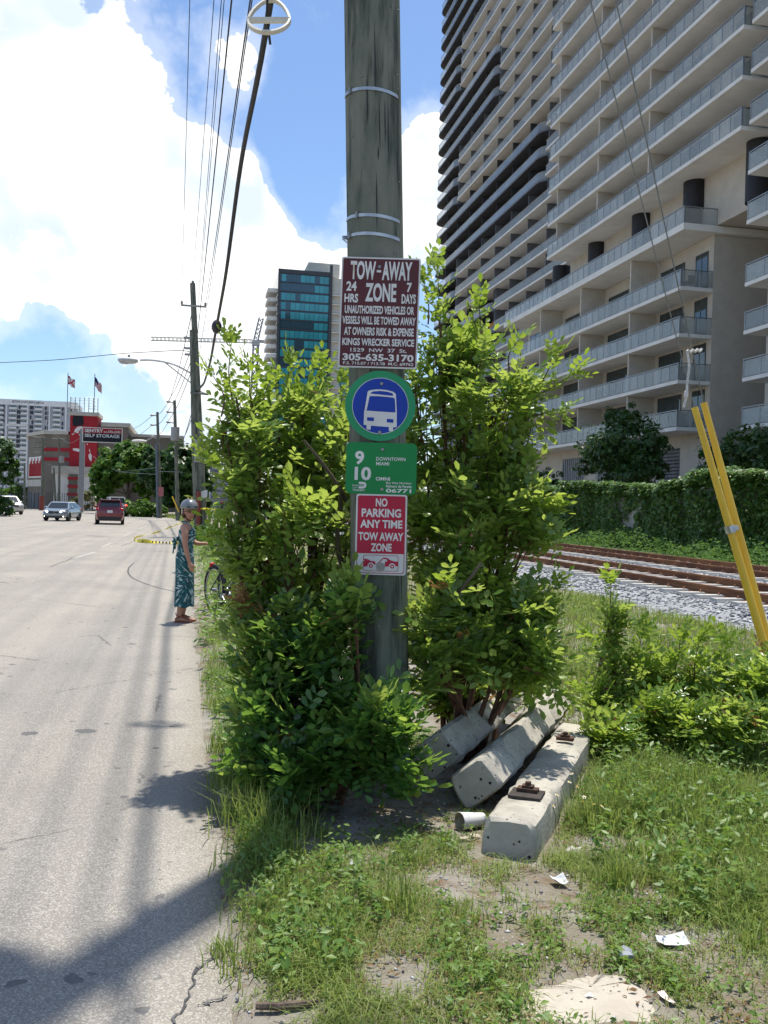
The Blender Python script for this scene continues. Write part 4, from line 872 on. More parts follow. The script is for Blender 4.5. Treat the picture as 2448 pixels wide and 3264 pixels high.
tree('ficus_tree', 'small dark tree peeking over the ivy wall by the garage screen', (25, 62.3), 5, [(0, 0, 3.8, 1.1, 1.3, .9), (0, 1.2, 3.4, .8, .9, .7)], 1600, .12, M_ficus, 23, .1)
tree('street_tree', 'large bright green street tree in front of the storage building', (PY(275, 1100, 112)[0], 112), 8, [(0, 0, 6.0, 3.1, 3, 2.4), (-2.1, 0, 4.6, 1.8, 2, 2.2), (2.2, 0, 5.6, 2.0, 2.2, 2.2), (.6, 0, 7.6, 1.9, 1.9, 1.2), (-2.7, -.5, 3.0, 1.0, 1.2, 1.6), (2.6, 0, 3.6, 1.6, 1.8, 1.8)], 10000, .30, M_treeg, 24, .3)
tree('street_tree', 'dark green street tree behind the roadside poles', (PY(385, 1100, 104)[0], 104), 8, [(0, 0, 5.2, 3.0, 3, 2.6), (-2.6, 0, 4.6, 1.8, 2, 2.0), (1.9, 0, 4.2, 1.7, 2, 2.2), (-3.0, 0, 6.5, 1.2, 1.4, 1.1), (.4, 0, 2.0, 3.0, 2, 1.4)], 9000, .30, M_ficus, 25, .3)
tree('roadside_bush', 'rounded green roadside bush before the pole cluster', (PY(303, 1105, 96)[0], 96), 3, [(0, 0, .8, 1.9, 1.4, .9), (-1.3, 0, .6, 1.0, 1, .7), (1.5, 0, .7, 1.2, 1, .8)], 2200, .17, M_treeg, 26, .06, 'bush')
tree('roadside_tree', 'dark leafy tree cut off by the left frame edge', (PY(-12, 1100, 84)[0], 84), 8, [(0, 0, 5.4, 1.7, 1.7, 1.6), (.6, 0, 3.9, 1.4, 1.3, 1.2), (0, 0, 1.0, 1.6, 1.4, 1.0)], 3600, .2, M_ficus, 27, .2)
tree('hedge_bush', 'clipped bright green bush left of the storage building', (PY(28, 1075, 150)[0], 150), 3, [(0, 0, 2.0, 2.2, 1.6, 1.6), (2.4, 0, 1.8, 1.5, 1.4, 1.3)], 1700, .25, M_treeg, 28, .08, 'bush')
tree('hedge_bush', 'grey-green bush against the arcade of the storage building', (PY(60, 1075, 152)[0], 152), 3, [(0, 0, 1.8, 2.6, 1.4, 1.6)], 1200, .25, M_ficus, 29, .08, 'bush')
tree('garden_bush', 'brownish shrub inside the iron fence of the storage building', (PY(176, 1080, 128)[0], 128), 3, [(0, 0, 1.5, 1.6, 1.2, 1.3)], 900, .22, leafmat('olive_leaf', (.09, .09, .04), (.13, .12, .06), (.17, .14, .08), .2, .6, .2), 30, .07, 'bush')
tree('far_trees', 'distant green trees closing the railway cutting', (14, 235), 8, [(0, 0, 4, 8, 4, 3.2), (-9, 5, 4, 6, 4, 3), (10, 2, 5, 7, 4, 4), (-16, 8, 3.5, 6, 3, 2.6)], 4500, .55, M_treeg, 31, .3, 'trees')

# ---- ivy hanging on the wall
r = np.random.default_rng(41)
def ivy(n, ya, yb2, size):
    y = ya+(yb2-ya)*r.random(n)**1.4; topz = 2.6+.85*fbm(y, y*0, .5, 4, 3)+.5*np.exp(-((y-51.5)/1.4)**2)+.25*np.exp(-((y-32)/2.5)**2); z = topz*(1-(1-r.random(n))**1.0*.985); z = np.where(r.random(n) < .32, topz*r.uniform(.82, 1.02, n), z)
    th = .05+2.0*np.clip(fbm(y*1.2, z*.3, .6, 4, 6)-.32, 0, 1)*np.clip((z-.2)/2.2, .3, 1)+np.where(z > topz*.85, .15, 0)
    x = 20.3-th*r.random(n)**.35; over = z > 2.72; x = np.where(over, x+r.random(n)*.55, x)
    bare = (np.abs(y-40.0) < 1.1) & (np.abs(z-1.7) < .7) & (fbm(y*2, z*2, 1, 3, 8) > .47); keep = ~bare
    P = np.stack([x, y, z], -1)[keep]; N = norm(np.stack([-np.ones(len(P))*.8, np.zeros(len(P)), .55+.9*(P[:, 2] > 2.6)], -1)+r.normal(0, .45, (len(P), 3)))
    return leafcloud(P, N, size, r, .7)
V1, F1 = ivy(62000, 24, 75, .085); V2, F2 = ivy(12000, 70, 229, .17); 
f = link('ivy', new_mesh('ivy', np.concatenate([V1, V2]), np.concatenate([F1, F2+len(V1)])), M_ivy, IW); f['kind'] = 'stuff'
V3, F3 = leafcloud(*(lambda n: (lambda y, x, c: (np.stack([x, y, (.08+.85*c)*r.random(n)**.6], -1), norm(np.array([-.3, -.2, 1.0])+r.normal(0, .5, (n, 3)))))(*(lambda y, x: (y, x, np.clip((x-16.9)/1.8, 0, 1)*np.clip(fbm(x, y, .75, 3, 12)-.28, 0, 1)*2.2))(18+90*r.random(n)**1.7, r.uniform(16.9, 20.2, n))))(30000), .065, r, .5)
tag(link('trackside_weeds', new_mesh('trackside_weeds', V3, F3), leafmat('trackside_leaf', (.035, .09, .02), (.06, .14, .03), (.11, .20, .045), .35, .65, .12, (.25, .42, .05))), 'low green weeds along the foot of the ivy wall', 'weeds', kind='stuff')

# ---- grass and ground weeds
def bare_spots():
    sp = [(1290, 2170, .22), (1240, 2190, .16), (1350, 2180, .16), (1190, 1925, .20), (760, 1745, .26), (900, 1740, .2), (640, 1730, .12), (1380, 1940, .16), (540, 1930, .07), (530, 2130, .10), (640, 2200, .10), (850, 2130, .15), (980, 1930, .13), (560, 2210, .09), (1100, 2060, .14), (1250, 2040, .12), (1000, 1800, .12)]
    return [(G(x, y)[0], G(x, y)[1], r_) for x, y, r_ in sp]
BARE = bare_spots()
def density(x, y):
    d = np.clip((fbm(x, y, 1.7, 4, 15)-.30)/.16, .16, 1)*np.clip((x-edge_x(y)-.0)/.16, 0, 1)
    for bx, by, br in BARE: d *= np.clip((np.hypot(x-bx, (y-by)*.8)/br-.55)/.7, 0.02, 1)
    d *= np.where((np.hypot(x-1.0, y-5.35) < .65), .15, 1)
    for k_ in range(3):   # ties lie here
        tx, ty = (1.66-.13, 1.62, 1.5)[k_], (4.16+.05, 5.0, 5.36)[k_]; u = (x-tx)*.535+(y-ty)*.845; v = (x-tx)*.845-(y-ty)*.535; d *= np.where((u > -.06) & (u < 2.3) & (np.abs(v) < .17), 0, 1)
    return d
def blades(x, y, z, h, wd, r, lean=.55):
    n = len(x); a = r.uniform(0, 6.283, n); dx, dy = np.cos(a), np.sin(a); b_ = a+1.57+r.normal(0, .4, n); l = h*lean*r.random(n); sx, sy = np.cos(b_)*l, np.sin(b_)*l; w_ = wd*.5
    P = np.stack([x, y, z], -1); o = np.zeros(n); S = np.stack([dx*w_, dy*w_, o], -1); m = P+np.stack([sx*.3, sy*.3, h*.55], -1); t_ = P+np.stack([sx*1.1, sy*1.1, h*(1-.35*(l/(h+1e-6)))], -1)
    V = np.stack([P-S, P+S, m+S*.8, m-S*.8, t_], 1).reshape(-1, 3); k_ = np.arange(n)[:, None]*5
    return V, np.concatenate([k_+np.array([[0, 1, 2]]), k_+np.array([[0, 2, 3]]), k_+np.array([[3, 2, 4]])], 0)
def cat_mesh(parts):
    V = np.concatenate([p[0] for p in parts]); off = np.cumsum([0]+[len(p[0]) for p in parts[:-1]]); return V, np.concatenate([p[1]+o for p, o in zip(parts, off)])
def sample(n, xr, yr, pw=1.0):
    x = r.uniform(*xr, n); y = yr[0]+(yr[1]-yr[0])*r.random(n)**pw; k_ = r.random(n) < density(x, y); return x[k_], y[k_]
GP, DP = [], []
x, y = sample(110000, (.15, 3.6), (2.5, 6.6), 1.25); hh = (.022+.05*fbm(x, y, 2.2, 3, 22)**2*2.2)*np.where(x > 2.0+.1*(y-4), 1.6, 1.0)
GP.append(blades(x, y, hg(x, y)-.005, hh*r.uniform(.6, 1.5, len(x)), .0042, r, 1.9))
x, y = sample(52000, (.2, 3.6), (2.5, 6.4), 1.2); DP.append(blades(x, y, hg(x, y)-.004, .03*r.uniform(.5, 1.7, len(x)), .0036, r, 2.4))
x, y = sample(26000, (1.9, 5.2), (3.6, 8.0)); k_ = (x > 2.1+.35*(y-4.2)*0+0) & (x > 1.95+(y-4.2)*.55); x, y = x[k_], y[k_]; GP.append(blades(x, y, hg(x, y)-.005, r.uniform(.06, .22, len(x)), .006, r, 1.1))
x, y = sample(30000, (2.4, 7.8), (7, 17), 1.3); GP.append(blades(x, y, hg(x, y)-.005, r.uniform(.06, .22, len(x)), .010, r, .8))
x, y = sample(9000, (2.4, 7.8), (8, 18), 1.3); DP.append(blades(x, y, hg(x, y)-.005, r.uniform(.04, .16, len(x)), .010, r, .9))
x, y = sample(16000, (.4, 7.6), (14, 50), 1.4); GP.append(blades(x, y, hg(x, y)-.005, r.uniform(.08, .26, len(x)), .022, r, .8))
x, y = sample(7000, (-2.5, 1.5), (48, 110), 1.2); GP.append(blades(x, y, hg(x, y)-.005, r.uniform(.1, .35, len(x)), .05, r, .8))
x, y = sample(9000, (.12, .75), (4.6, 13), 1.3); GP.append(blades(x, y, hg(x, y)-.005, r.uniform(.04, .17, len(x)), .006, r, .8))
def tuft(px, py, n, h, spread=.07, wd=.006):
    g = G(px, py); x = g[0]+r.normal(0, spread, n); y = g[1]+r.normal(0, spread, n); return blades(x, y, hg(x, y)-.01, h*r.uniform(.45, 1.1, n), wd, r, .85)
for a in ((560, 1790, 260, .30, .10), (520, 1760, 160, .24, .08), (600, 1740, 120, .26, .07), (590, 1850, 130, .22, .08), (560, 1880, 140, .17, .09), (860, 1990, 110, .20, .05), (700, 2060, 150, .18, .08), (590, 1990, 160, .16, .10), (640, 1930, 120, .15, .1), (1330, 1930, 150, .24, .06), (1290, 1790, 150, .26, .08), (1360, 1760, 200, .3, .1), (1440, 1720, 220, .3, .13), (1560, 1740, 220, .28, .15), (1480, 1800, 200, .24, .12), (1600, 1850, 200, .22, .12), (1640, 2060, 150, .16, .08), (1610, 1960, 160, .18, .1), (490, 1700, 110, .2, .05), (480, 1620, 100, .18, .05), (470, 1540, 90, .2, .05), (455, 1470, 80, .2, .05), (880, 1880, 90, .14, .06), (1010, 2010, 60, .1, .05), (480, 2060, 70, .1, .03), (520, 2090, 90, .12, .06), (730, 2010, 80, .16, .05)): GP.append(tuft(*a))
V, Fc = cat_mesh(GP); tag(link('grass', new_mesh('grass', V, Fc), M_grass), 'patchy green grass over the verge', 'grass', kind='stuff')
V, Fc = cat_mesh(DP); tag(link('dry_grass', new_mesh('dry_grass', V, Fc), M_gdry), 'straw-coloured dry grass between the green', 'grass', kind='stuff')
v_, f_ = scatter_stones(2600, (.2, 3.4), (2.5, 6.2), lambda a_, b2: hg(a_, b2)+.002, .003, .011)
tag(link('pebbles', new_mesh('pebbles', v_, f_), M_chips), 'small pale pebbles scattered on the soil', 'pebbles', kind='stuff')
# small broad-leaved weeds
def weeds(x, y, k_, size, lift):
    n = len(x); P = np.repeat(np.stack([x, y, hg(x, y)], -1), k_, 0); a = r.uniform(0, 6.283, n*k_); rad = size*r.uniform(.3, 1.6, n*k_); P = P+np.stack([np.cos(a)*rad, np.sin(a)*rad, lift*r.random(n*k_)], -1); N = norm(np.stack([np.cos(a)*.4, np.sin(a)*.4, np.ones(n*k_)], -1)+r.normal(0, .35, (n*k_, 3)))
    return leafcloud(P, N, size*.55, r, .45)
WP = []
x, y = sample(6000, (.18, 3.4), (2.5, 6.4), 1.2); k_ = fbm(x, y, 1.1, 3, 33) > .47; WP.append(weeds(x[k_], y[k_], 7, .024, .07)); WP.append(weeds(x[~k_], y[~k_], 4, .014, .025))
x, y = sample(3000, (1.9, 5.4), (3.4, 8)); k_ = x > 1.95+(y-4.2)*.55; WP.append(weeds(x[k_], y[k_], 9, .035, .20))
x, y = sample(2600, (2.4, 7.4), (7, 16)); WP.append(weeds(x, y, 6, .04, .14))
x, y = sample(1500, (.15, .8), (3.2, 9)); WP.append(weeds(x, y, 8, .03, .12))
x, y = r.uniform(.2, 1.9, 1500), r.uniform(9, 46, 1500); WP.append(weeds(x, y, 8, .07, .35))
xl, yl_ = r.uniform(.2, 3.4, 9000), r.uniform(2.5, 6.4, 9000); k_ = (r.random(9000) < .12+.9*(fbm(xl, yl_, 1.9, 3, 44) > .56)); xl, yl_ = xl[k_], yl_[k_]
Vd, Fd = leafcloud(np.stack([xl, yl_, hg(xl, yl_)+.006+.012*r.random(len(xl))], -1), norm(np.array([0, 0, 1.0])+r.normal(0, .35, (len(xl), 3))), .013, r, .35)
tag(link('leaf_litter', new_mesh('leaf_litter', Vd, Fd), leafmat('dead_leaf', (.10, .055, .03), (.20, .12, .06), (.36, .26, .15), .1, .8, .1, (.3, .2, .1))), 'brown dead leaf litter on the soil', 'leaf litter', kind='stuff')
V, Fc = cat_mesh(WP); tag(link('ground_weeds', new_mesh('ground_weeds', V, Fc), M_weed), 'small broad-leaved weeds among the grass', 'weeds', kind='stuff')
# roadside growth between the walker and the second pole
r2 = np.random.default_rng(77)
tree('verge_bush', 'low bright green bush behind the bicycle on the verge', (1.2, 16.5), 1.2, [(0, 0, .65, .75, .9, .55), (.5, 1.5, .6, .7, .8, .5), (.1, -.9, .55, .6, .6, .5), (-.3, .6, .5, .5, .6, .45)], 2600, .05, M_leaf, 51, .03, 'bush')
tree('verge_bush', 'feathery green bush at the foot of the second utility pole', (1.0, 30), 1.2, [(0, 0, .7, .9, 1.0, .7), (1.4, 2, .6, .9, .8, .6), (-.2, -3, .5, .7, .8, .5)], 2200, .07, M_treeg, 52, .03, 'bush')
# ================================================================== UTILITY POLE AND SIGNS
def polewood():
    m = bpy.data.materials.new('weathered_green_pole_wood'); m.use_nodes = True; t = NT(m.node_tree); b = m.node_tree.nodes['Principled BSDF']; b.inputs['Roughness'].default_value = .9; b.inputs['Specular IOR Level'].default_value = .2
    c = t.n('ShaderNodeTexCoord')
    def nz(s, st, d=8):
        mp = t.n('ShaderNodeMapping'); mp.inputs['Scale'].default_value = st; t.l(c.outputs['Object'], mp.inputs[0]); q = t.n('ShaderNodeTexNoise', i_Scale=s, i_Detail=d, i_Roughness=.65); t.l(mp.outputs[0], q.inputs['Vector']); return q.outputs['Fac']
    col = t.mix(t.mr(nz(3.2, (1, 1, .35)), .36, .64), (.125, .15, .118), (.215, .215, .175))
    col = t.mix(t.mr(nz(11, (1, 1, .12)), .46, .68), col, (.045, .055, .046)); col = t.mix(t.m('MULTIPLY', t.mr(nz(38, (1, 1, .04)), .55, .7), .6), col, (.21, .205, .16)); col = t.mix(t.m('MULTIPLY', t.mr(nz(1.7, (1, 1, .8)), .55, .72), .7), col, (.06, .095, .068))
    t.l(col, b.inputs['Base Color']); bp = t.n('ShaderNodeBump', i_Strength=.7, i_Distance=.012); t.l(t.m('ADD', nz(40, (1, 1, .04)), nz(9, (1, 1, .2))), bp.inputs['Height']); t.l(bp.outputs[0], b.inputs['Normal']); return m
M_pole = polewood(); M_steel = pm('galvanised_steel', (.55, .56, .56), (.40, .41, .42), 12, .38, .85); M_bolt = pm('dull_bolt', (.30, .30, .29), None, 30, .5, .8)
M_cable = pm('black_cable', (.018, .017, .02), None, 8, .6); M_ins = pm('grey_insulator', (.35, .34, .33), None, 5, .4)
PB = np.array([1.18, 5.42, 0.0]); PT = np.array([.735, 5.59, 12.0])
def pole_at(z): return PB+(PT-PB)*z/12.0
UP = thing('utility_pole', 'thick weathered greenish wooden utility pole carrying the signs', 'utility pole', PB)
rings = []
for z in np.concatenate([np.arange(-.4, 6, .12), np.arange(6, 12.01, .5)]):
    c = pole_at(z); rr = .172-.0012*z; rings.append([(c[0]+rr*(1+.035*(fbm(np.array([j*.6]), np.array([z*.5]), 1, 3, 31)[0]-.5)+.012*math.sin(j*2.3+z))*math.cos(2*math.pi*j/36), c[1]+rr*math.sin(2*math.pi*j/36), z) for j in range(36)])
obj('pole_shaft', MB().loft(rings), M_pole, UP, True, 60)
def band_ring(z, tilt, a0, a1, tail=None):
    c = pole_at(z); R_ = .1735; n = 26; V = []
    for i in range(n+1):
        a = RAD(a0+(a1-a0)*i/n); zz = z+tilt*(math.cos(a)) 
        for dz in (-.0095, .0095): V.append((c[0]+R_*math.cos(a), c[1]+R_*math.sin(a), zz+dz))
        for dz in (.0095, -.0095): V.append((c[0]+(R_-.004)*math.cos(a), c[1]+(R_-.004)*math.sin(a), zz+dz))
    mb = MB().add(V, [f for i in range(n) for f in ((4*i, 4*i+4, 4*i+5, 4*i+1), (4*i+1, 4*i+5, 4*i+6, 4*i+2), (4*i+2, 4*i+6, 4*i+7, 4*i+3), (4*i+3, 4*i+7, 4*i+4, 4*i))])
    return mb
for (yl, yr, ab) in ((197, 188, 208), (468, 463, 222), (510, 501, 200)):
    zl = AD(745, (yl+yr)/2, 5.4)[2]; s = obj('steel_band', band_ring(zl, -.012, 176, 318), M_steel, UP)
    a = RAD(ab); c = pole_at(zl); q = np.array([c[0]+.178*math.cos(a), c[1]+.178*math.sin(a), zl-.012*math.cos(a)]); d = np.array([math.cos(a), math.sin(a), 0]); t_ = np.array([-math.sin(a), math.cos(a), 0]); obj('buckle', MB().obox(q, t_*.007, np.array([0, 0, .019]), d*.005), M_bolt, s)
q = AD(753, 513, 5.52); obj('band_tail', MB().add([q+np.array([0, 0, .012]), q-np.array([0, 0, .012]), q+np.array([-.04, -.01, .004]), q+np.array([-.04, -.01, -.018]), q+np.array([-.01, -.02, -.035]), q+np.array([-.005, -.02, -.048])], [(0, 1, 3, 2), (2, 3, 5, 4)]), M_steel, UP)
rn = np.random.default_rng(9)
for _ in range(26):
    z = rn.uniform(.9, 4.7); a = RAD(rn.uniform(200, 330)); c = pole_at(z); rr = .172-.0012*z; q = np.array([c[0]+rr*math.cos(a), c[1]+rr*math.sin(a), z]); d = np.array([math.cos(a), math.sin(a), 0]); obj('nail', MB().tube([q-d*.004, q+d*.006], [.005, .0045], 6), M_bolt, UP)
for _ in range(22):   # weather splits standing out as dark slivers
    z = rn.uniform(.8, 4.6); a = RAD(rn.uniform(195, 335)); L = rn.uniform(.08, .45); V = []
    for f in np.linspace(0, 1, 5):
        c = pole_at(z+L*f); rr = .1735-.0012*z+.0015; wv = .006*math.sin(math.pi*f)+.0005; aa = a+rn.normal(0, .004)
        for s_ in (-1, 1): V.append((c[0]+rr*math.cos(aa+s_*wv/.17*.5), c[1]+rr*math.sin(aa+s_*wv/.17*.5), z+L*f))
    obj('wood_split', MB().add(V, [(2*i, 2*i+1, 2*i+3, 2*i+2) for i in range(4)]), M_cable, UP)
# top hardware, above the picture (its shadow falls on the street)
ca = pole_at(10.9); obj('crossarm', MB().box(ca[0]-1.3, ca[0]+1.3, ca[1]-.27, ca[1]-.17, 10.83, 10.95), M_pole, UP)
for x in (-1.2, -.7, .7, 1.2): obj('insulator', MB().cyl((ca[0]+x, ca[1]-.22, 10.95), .03, .06, 10).cyl((ca[0]+x, ca[1]-.22, 11.01), .06, .12, 12), M_ins, UP, True)
for sx, z, r_ in ((-.42, 9.0, .24),):
    c = pole_at(z); tk = obj('transformer', MB().cyl((c[0]+sx, c[1]-.05, z-.45), r_, .95, 22).cyl((c[0]+sx, c[1]-.05, z+.5), r_*1.04, .06, 22).box(c[0]+min(sx, 0)*.6-.02, c[0]+max(sx, 0)*.6+.02, c[1]-.1, c[1], z-.1, z+.1), M_ins, UP, True); obj('bushing', MB().cyl((c[0]+sx, c[1]-.05, z+.56), .04, .28, 10), M_ins, tk, True)

# ---- sign plates
def matte(name, c, c2=None): return pm(name, c, c2 or tuple(q*.9 for q in c), 5, .55, spec=.35)
M_maroon = matte('maroon_sign', (.10, .022, .028), (.085, .02, .025)); M_white = matte('sign_white', (.66, .66, .64), (.58, .58, .57)); M_blue = matte('bus_blue', (.006, .045, .36)); M_green = matte('ring_green', (.02, .28, .12)); M_green2 = matte('plate_green', (.004, .22, .055)); M_sred = matte('sign_red', (.44, .012, .045), (.38, .012, .04)); M_lett = matte('letter_white', (.70, .70, .68), (.62, .62, .60))
def frame_at(xc, yc, dep):
    """sign frame: centre point, unit right, unit down, normal towards the street"""
    c = AD(xc, yc, dep); n = -norm(np.array([c[0], c[1], 0])); n = norm(n*.75+np.array([-.22, -1, 0])*.25); rgt = norm(np.cross(np.array([0, 0, 1.0]), -n))*-1; rgt = norm(np.array([-n[1], n[0], 0])); return c, rgt, np.array([0, 0, -1.0]), n
def rrect(w_, h_, rad, seg=6):
    P = []
    for cx, cy, a0 in ((w_/2-rad, h_/2-rad, 0), (-w_/2+rad, h_/2-rad, 90), (-w_/2+rad, -h_/2+rad, 180), (w_/2-rad, -h_/2+rad, 270)):
        for i in range(seg+1): a = RAD(a0+90*i/seg); P.append((cx+rad*math.cos(a), cy+rad*math.sin(a)))
    return P
class Sign:
    def __init__(s, name, label, xc, yc, dep, w_, h_, lean=0.0):
        s.c, s.r, s.d, s.n = frame_at(xc, yc, dep); s.w, s.h = w_, h_
        s.d = norm(s.d+s.r*lean); s.t = thing(name, label, 'sign', s.c)
        s.O = s.c-s.r*w_/2-s.d*h_/2
    def p(s, u, v, lift): return s.O+s.r*(u*s.w)+s.d*(v*s.h)+s.n*lift
    def plate(s, name, poly, m, lift, th=.0015, parent=None):
        """poly in metres around the sign centre, x right, y up"""
        return obj(name, MB().extr([s.c+s.r*x-s.d*y+s.n*lift for x, y in poly], -s.n*th), m, parent or s.t)
    def uvpoly(s, name, poly, m, lift, th=.0006): return s.plate(name, [((u-.5)*s.w, (.5-v)*s.h) for u, v in poly][::1], m, lift, th)
    def ring(s, name, outer, inner, m, lift):
        n = len(outer); P = [s.c+s.r*x-s.d*y+s.n*lift for x, y in outer+inner]; return obj(name, MB().add(P, [(i, (i+1) % n, n+(i+1) % n, n+i) for i in range(n)]), m, s.t)
    def text(s, body, box, m, lift=.0045, bold=.012):
        return text_on(body, s.t, m, s.O+s.n*lift, s.r*s.w, s.d*s.h, box, bold)
    def bolt(s, u, v, r_=.011, washer=False):
        q = s.p(u, v, 0); mb = MB().tube([q+s.n*.004, q+s.n*.010], [r_, r_*.8], 10)
        if washer: mb.tube([q+s.n*.002, q+s.n*.006], r_*2.2, 16)
        obj('bolt', mb, M_bolt, s.t, True)
s = Sign('tow_sign', 'maroon tow-away zone sign with white lettering, topmost on the pole', 819.5, 676, 5.36, .457, .640, -.012)
s.plate('plate', rrect(s.w, s.h, .012), M_white, .0015, .002); s.plate('face', rrect(s.w-.018, s.h-.018, .008), M_maroon, .003, .0012)
for body, b in (('TOW', (.115, .435, .035, .205)), ('AWAY', (.515, .895, .035, .205)), ('24', (.07, .20, .222, .308)), ('HRS', (.05, .225, .333, .413)), ('ZONE', (.312, .705, .232, .402)), ('7', (.835, .90, .222, .308)), ('DAYS', (.775, .955, .325, .413)),
                ('UNAUTHORIZED VEHICLES OR', (.06, .94, .438, .512)), ('VESSELS WILL BE TOWED AWAY', (.035, .965, .535, .608)), ('AT OWNERS RISK & EXPENSE', (.06, .945, .634, .708)), ('KINGS WRECKER SERVICE', (.045, .955, .734, .800)), ('1529  NW  37  St.', (.15, .865, .823, .857)), ('305-635-3170', (.055, .955, .872, .938)), ('F.S. 715.07 / 713.78  M.C. #9762', (.065, .955, .947, .976))):
    s.text(body, b, M_lett, bold=.034 if b[3]-b[2] > .065 else .018)
s.uvpoly('lettering', [(.447, .135), (.503, .135), (.503, .115), (.447, .115)], M_lett, .0045); s.bolt(.48, .085); s.bolt(.55, .963, .009)
s = Sign('bus_stop_roundel', 'round blue and green bus stop sign with white bus symbol', 821.5, 877, 5.365, .408, .408)
ci = lambda r_, n=48: [(r_*math.cos(2*math.pi*i/n), r_*math.sin(2*math.pi*i/n)) for i in range(n)]
s.plate('plate', ci(.204), M_green, .002, .002); s.plate('white_ring', ci(.1635), M_white, .0032, .001); s.plate('blue_disc', ci(.160), M_blue, .0044, .001)
def bu(pts): return [((x-568)/818, (1810-y)/818) for x, y in pts]   # 818 = roundel diameter in the close-up
BD = .408
sc_ = lambda P: [(x*BD, y*BD) for x, y in P]
s.ring('bus_body', sc_(bu([(417, 1648), (440, 1632), (510, 1620), (570, 1618), (640, 1624), (715, 1642), (745, 1668), (762, 1885), (742, 1885), (730, 1893), (415, 1873), (405, 1862), (385, 1875)])), sc_(bu([(440, 1705), (445, 1700), (510, 1697), (570, 1699), (640, 1703), (715, 1710), (735, 1722), (747, 1870), (742, 1880), (730, 1886), (418, 1868), (408, 1860), (412, 1855)])), M_lett, .0056)
s.plate('bus_front', sc_(bu([(382, 1868), (762, 1884), (765, 2050), (725, 2055), (722, 2105), (675, 2100), (675, 2052), (465, 2042), (462, 2090), (415, 2085), (415, 2038), (380, 2032)]))[::-1], M_lett, .0056, .001)
s.plate('bus_destination', sc_(bu([(450, 1665), (480, 1645), (570, 1637), (650, 1645), (708, 1662), (712, 1690), (450, 1670)]))[::-1], M_blue, .0068, .001)
for q in ([(418, 1945), (498, 1948), (498, 1990), (418, 1986)], [(648, 1958), (725, 1962), (724, 2003), (648, 1998)]): s.plate('bus_headlight', sc_(bu(q))[::-1], M_blue, .0068, .001)
s.bolt(.51, .185); s.bolt(.50, .875)
s = Sign('bus_route_plate', 'green bus route plate listing routes 9 and 10', 823.5, 1012, 5.37, .411, .298)
s.plate('plate', rrect(s.w, s.h, .028), M_green2, .002, .002)
for body, b, bo in (('9', (.126, .256, .167, .436), .035), ('10', (.126, .36, .476, .74), .035), ('DOWNTOWN', (.426, .838, .278, .348), .015), ('MIAMI', (.426, .61, .373, .44), .015), ('OMNI', (.426, .628, .666, .737), .03), ('Bus Stop Number:', (.574, .937, .755, .805), .02), ('Número de Parada:', (.574, .937, .812, .868), .02), ('06771', (.574, .932, .888, .967), .03), ('TRANSIT', (.10, .28, .910, .953), .015), ('MIAMI DADE', (.098, .26, .826, .852), .01), ('COUNTY', (.098, .185, .87, .893), .01)): s.text(body, b, M_lett, .0038, bo)
s.ring('transit_emblem', [((u-.5)*s.w, (.5-v)*s.h) for u, v in ((.188, .77), (.25, .77), (.285, .785), (.298, .83), (.285, .88), (.25, .90), (.188, .90), (.188, .83))], [((u-.5)*s.w, (.5-v)*s.h) for u, v in ((.188, .815), (.24, .815), (.262, .82), (.268, .835), (.262, .855), (.24, .86), (.188, .86), (.188, .835))], M_lett, .0036)
s.bolt(.51, .13); s.bolt(.517, .905)
s = Sign('no_parking_sign', 'red and white no parking any time sign, lowest on the pole', 823, 1155, 5.37, .296, .468, .004)
s.plate('plate', rrect(s.w, s.h, .014), M_white, .002, .002); R_ = rrect(s.w*.935, s.h*.962, .012)
top = [(x, y) for x, y in R_ if y > 0]; yl = (.5-.735)*s.h; s.plate('red_face', [(x, y) for x, y in top]+[(-s.w*.4675, yl), (s.w*.4675, yl)], M_sred, .0034, .001)
s.ring('red_border', rrect(s.w*.935, s.h*.962, .013), rrect(s.w*.912, s.h*.946, .012), M_sred, .0036)
for body, b in (('NO', (.385, .615, .048, .152)), ('PARKING', (.112, .885, .178, .284)), ('ANY TIME', (.09, .915, .318, .418)), ('TOW AWAY', (.058, .94, .472, .575)), ('ZONE', (.305, .715, .608, .708))): s.text(body, b, M_lett, .0048, .032)
uv = lambda pts: [((x-360)/690, (y-962)/1095) for x, y in pts]
P = rrect(.69*s.w, .197*s.h, .012); o_ = ((.507-.5)*s.w, (.5-.853)*s.h); s.ring('pictogram_frame', [(x+o_[0], y+o_[1]) for x, y in P], [(x*.975+o_[0], y*.945+o_[1]) for x, y in P], M_sred, .0038)
for q in ([(478, 1875), (500, 1855), (520, 1860), (560, 1872), (625, 1868), (640, 1905), (660, 1905), (655, 1915), (600, 1915), (545, 1920), (540, 1940), (478, 1950)], [(478, 1838), (540, 1848), (575, 1868), (560, 1875), (525, 1858), (478, 1856)], [(660, 1905), (745, 1818), (790, 1822), (845, 1855), (900, 1870), (945, 1868), (945, 1930), (900, 1935), (765, 1940), (765, 1878), (800, 1870), (790, 1840), (745, 1835), (672, 1910)]): s.uvpoly('pictogram', uv(q)[::-1], M_sred, .004)
for x, y in ((577, 1935), (865, 1938)):
    for r_, m, l_ in ((44, M_white, .0046), (28, M_sred, .0052), (12, M_white, .0058)): s.uvpoly('pictogram_wheel', uv([(x+r_*math.cos(t), y-r_*math.sin(t)) for t in np.linspace(0, 6.0, 20)]), m, l_)
s.bolt(.505, .90, .012, True); s.bolt(.51, .155, .004); s.bolt(.505, .48, .004)

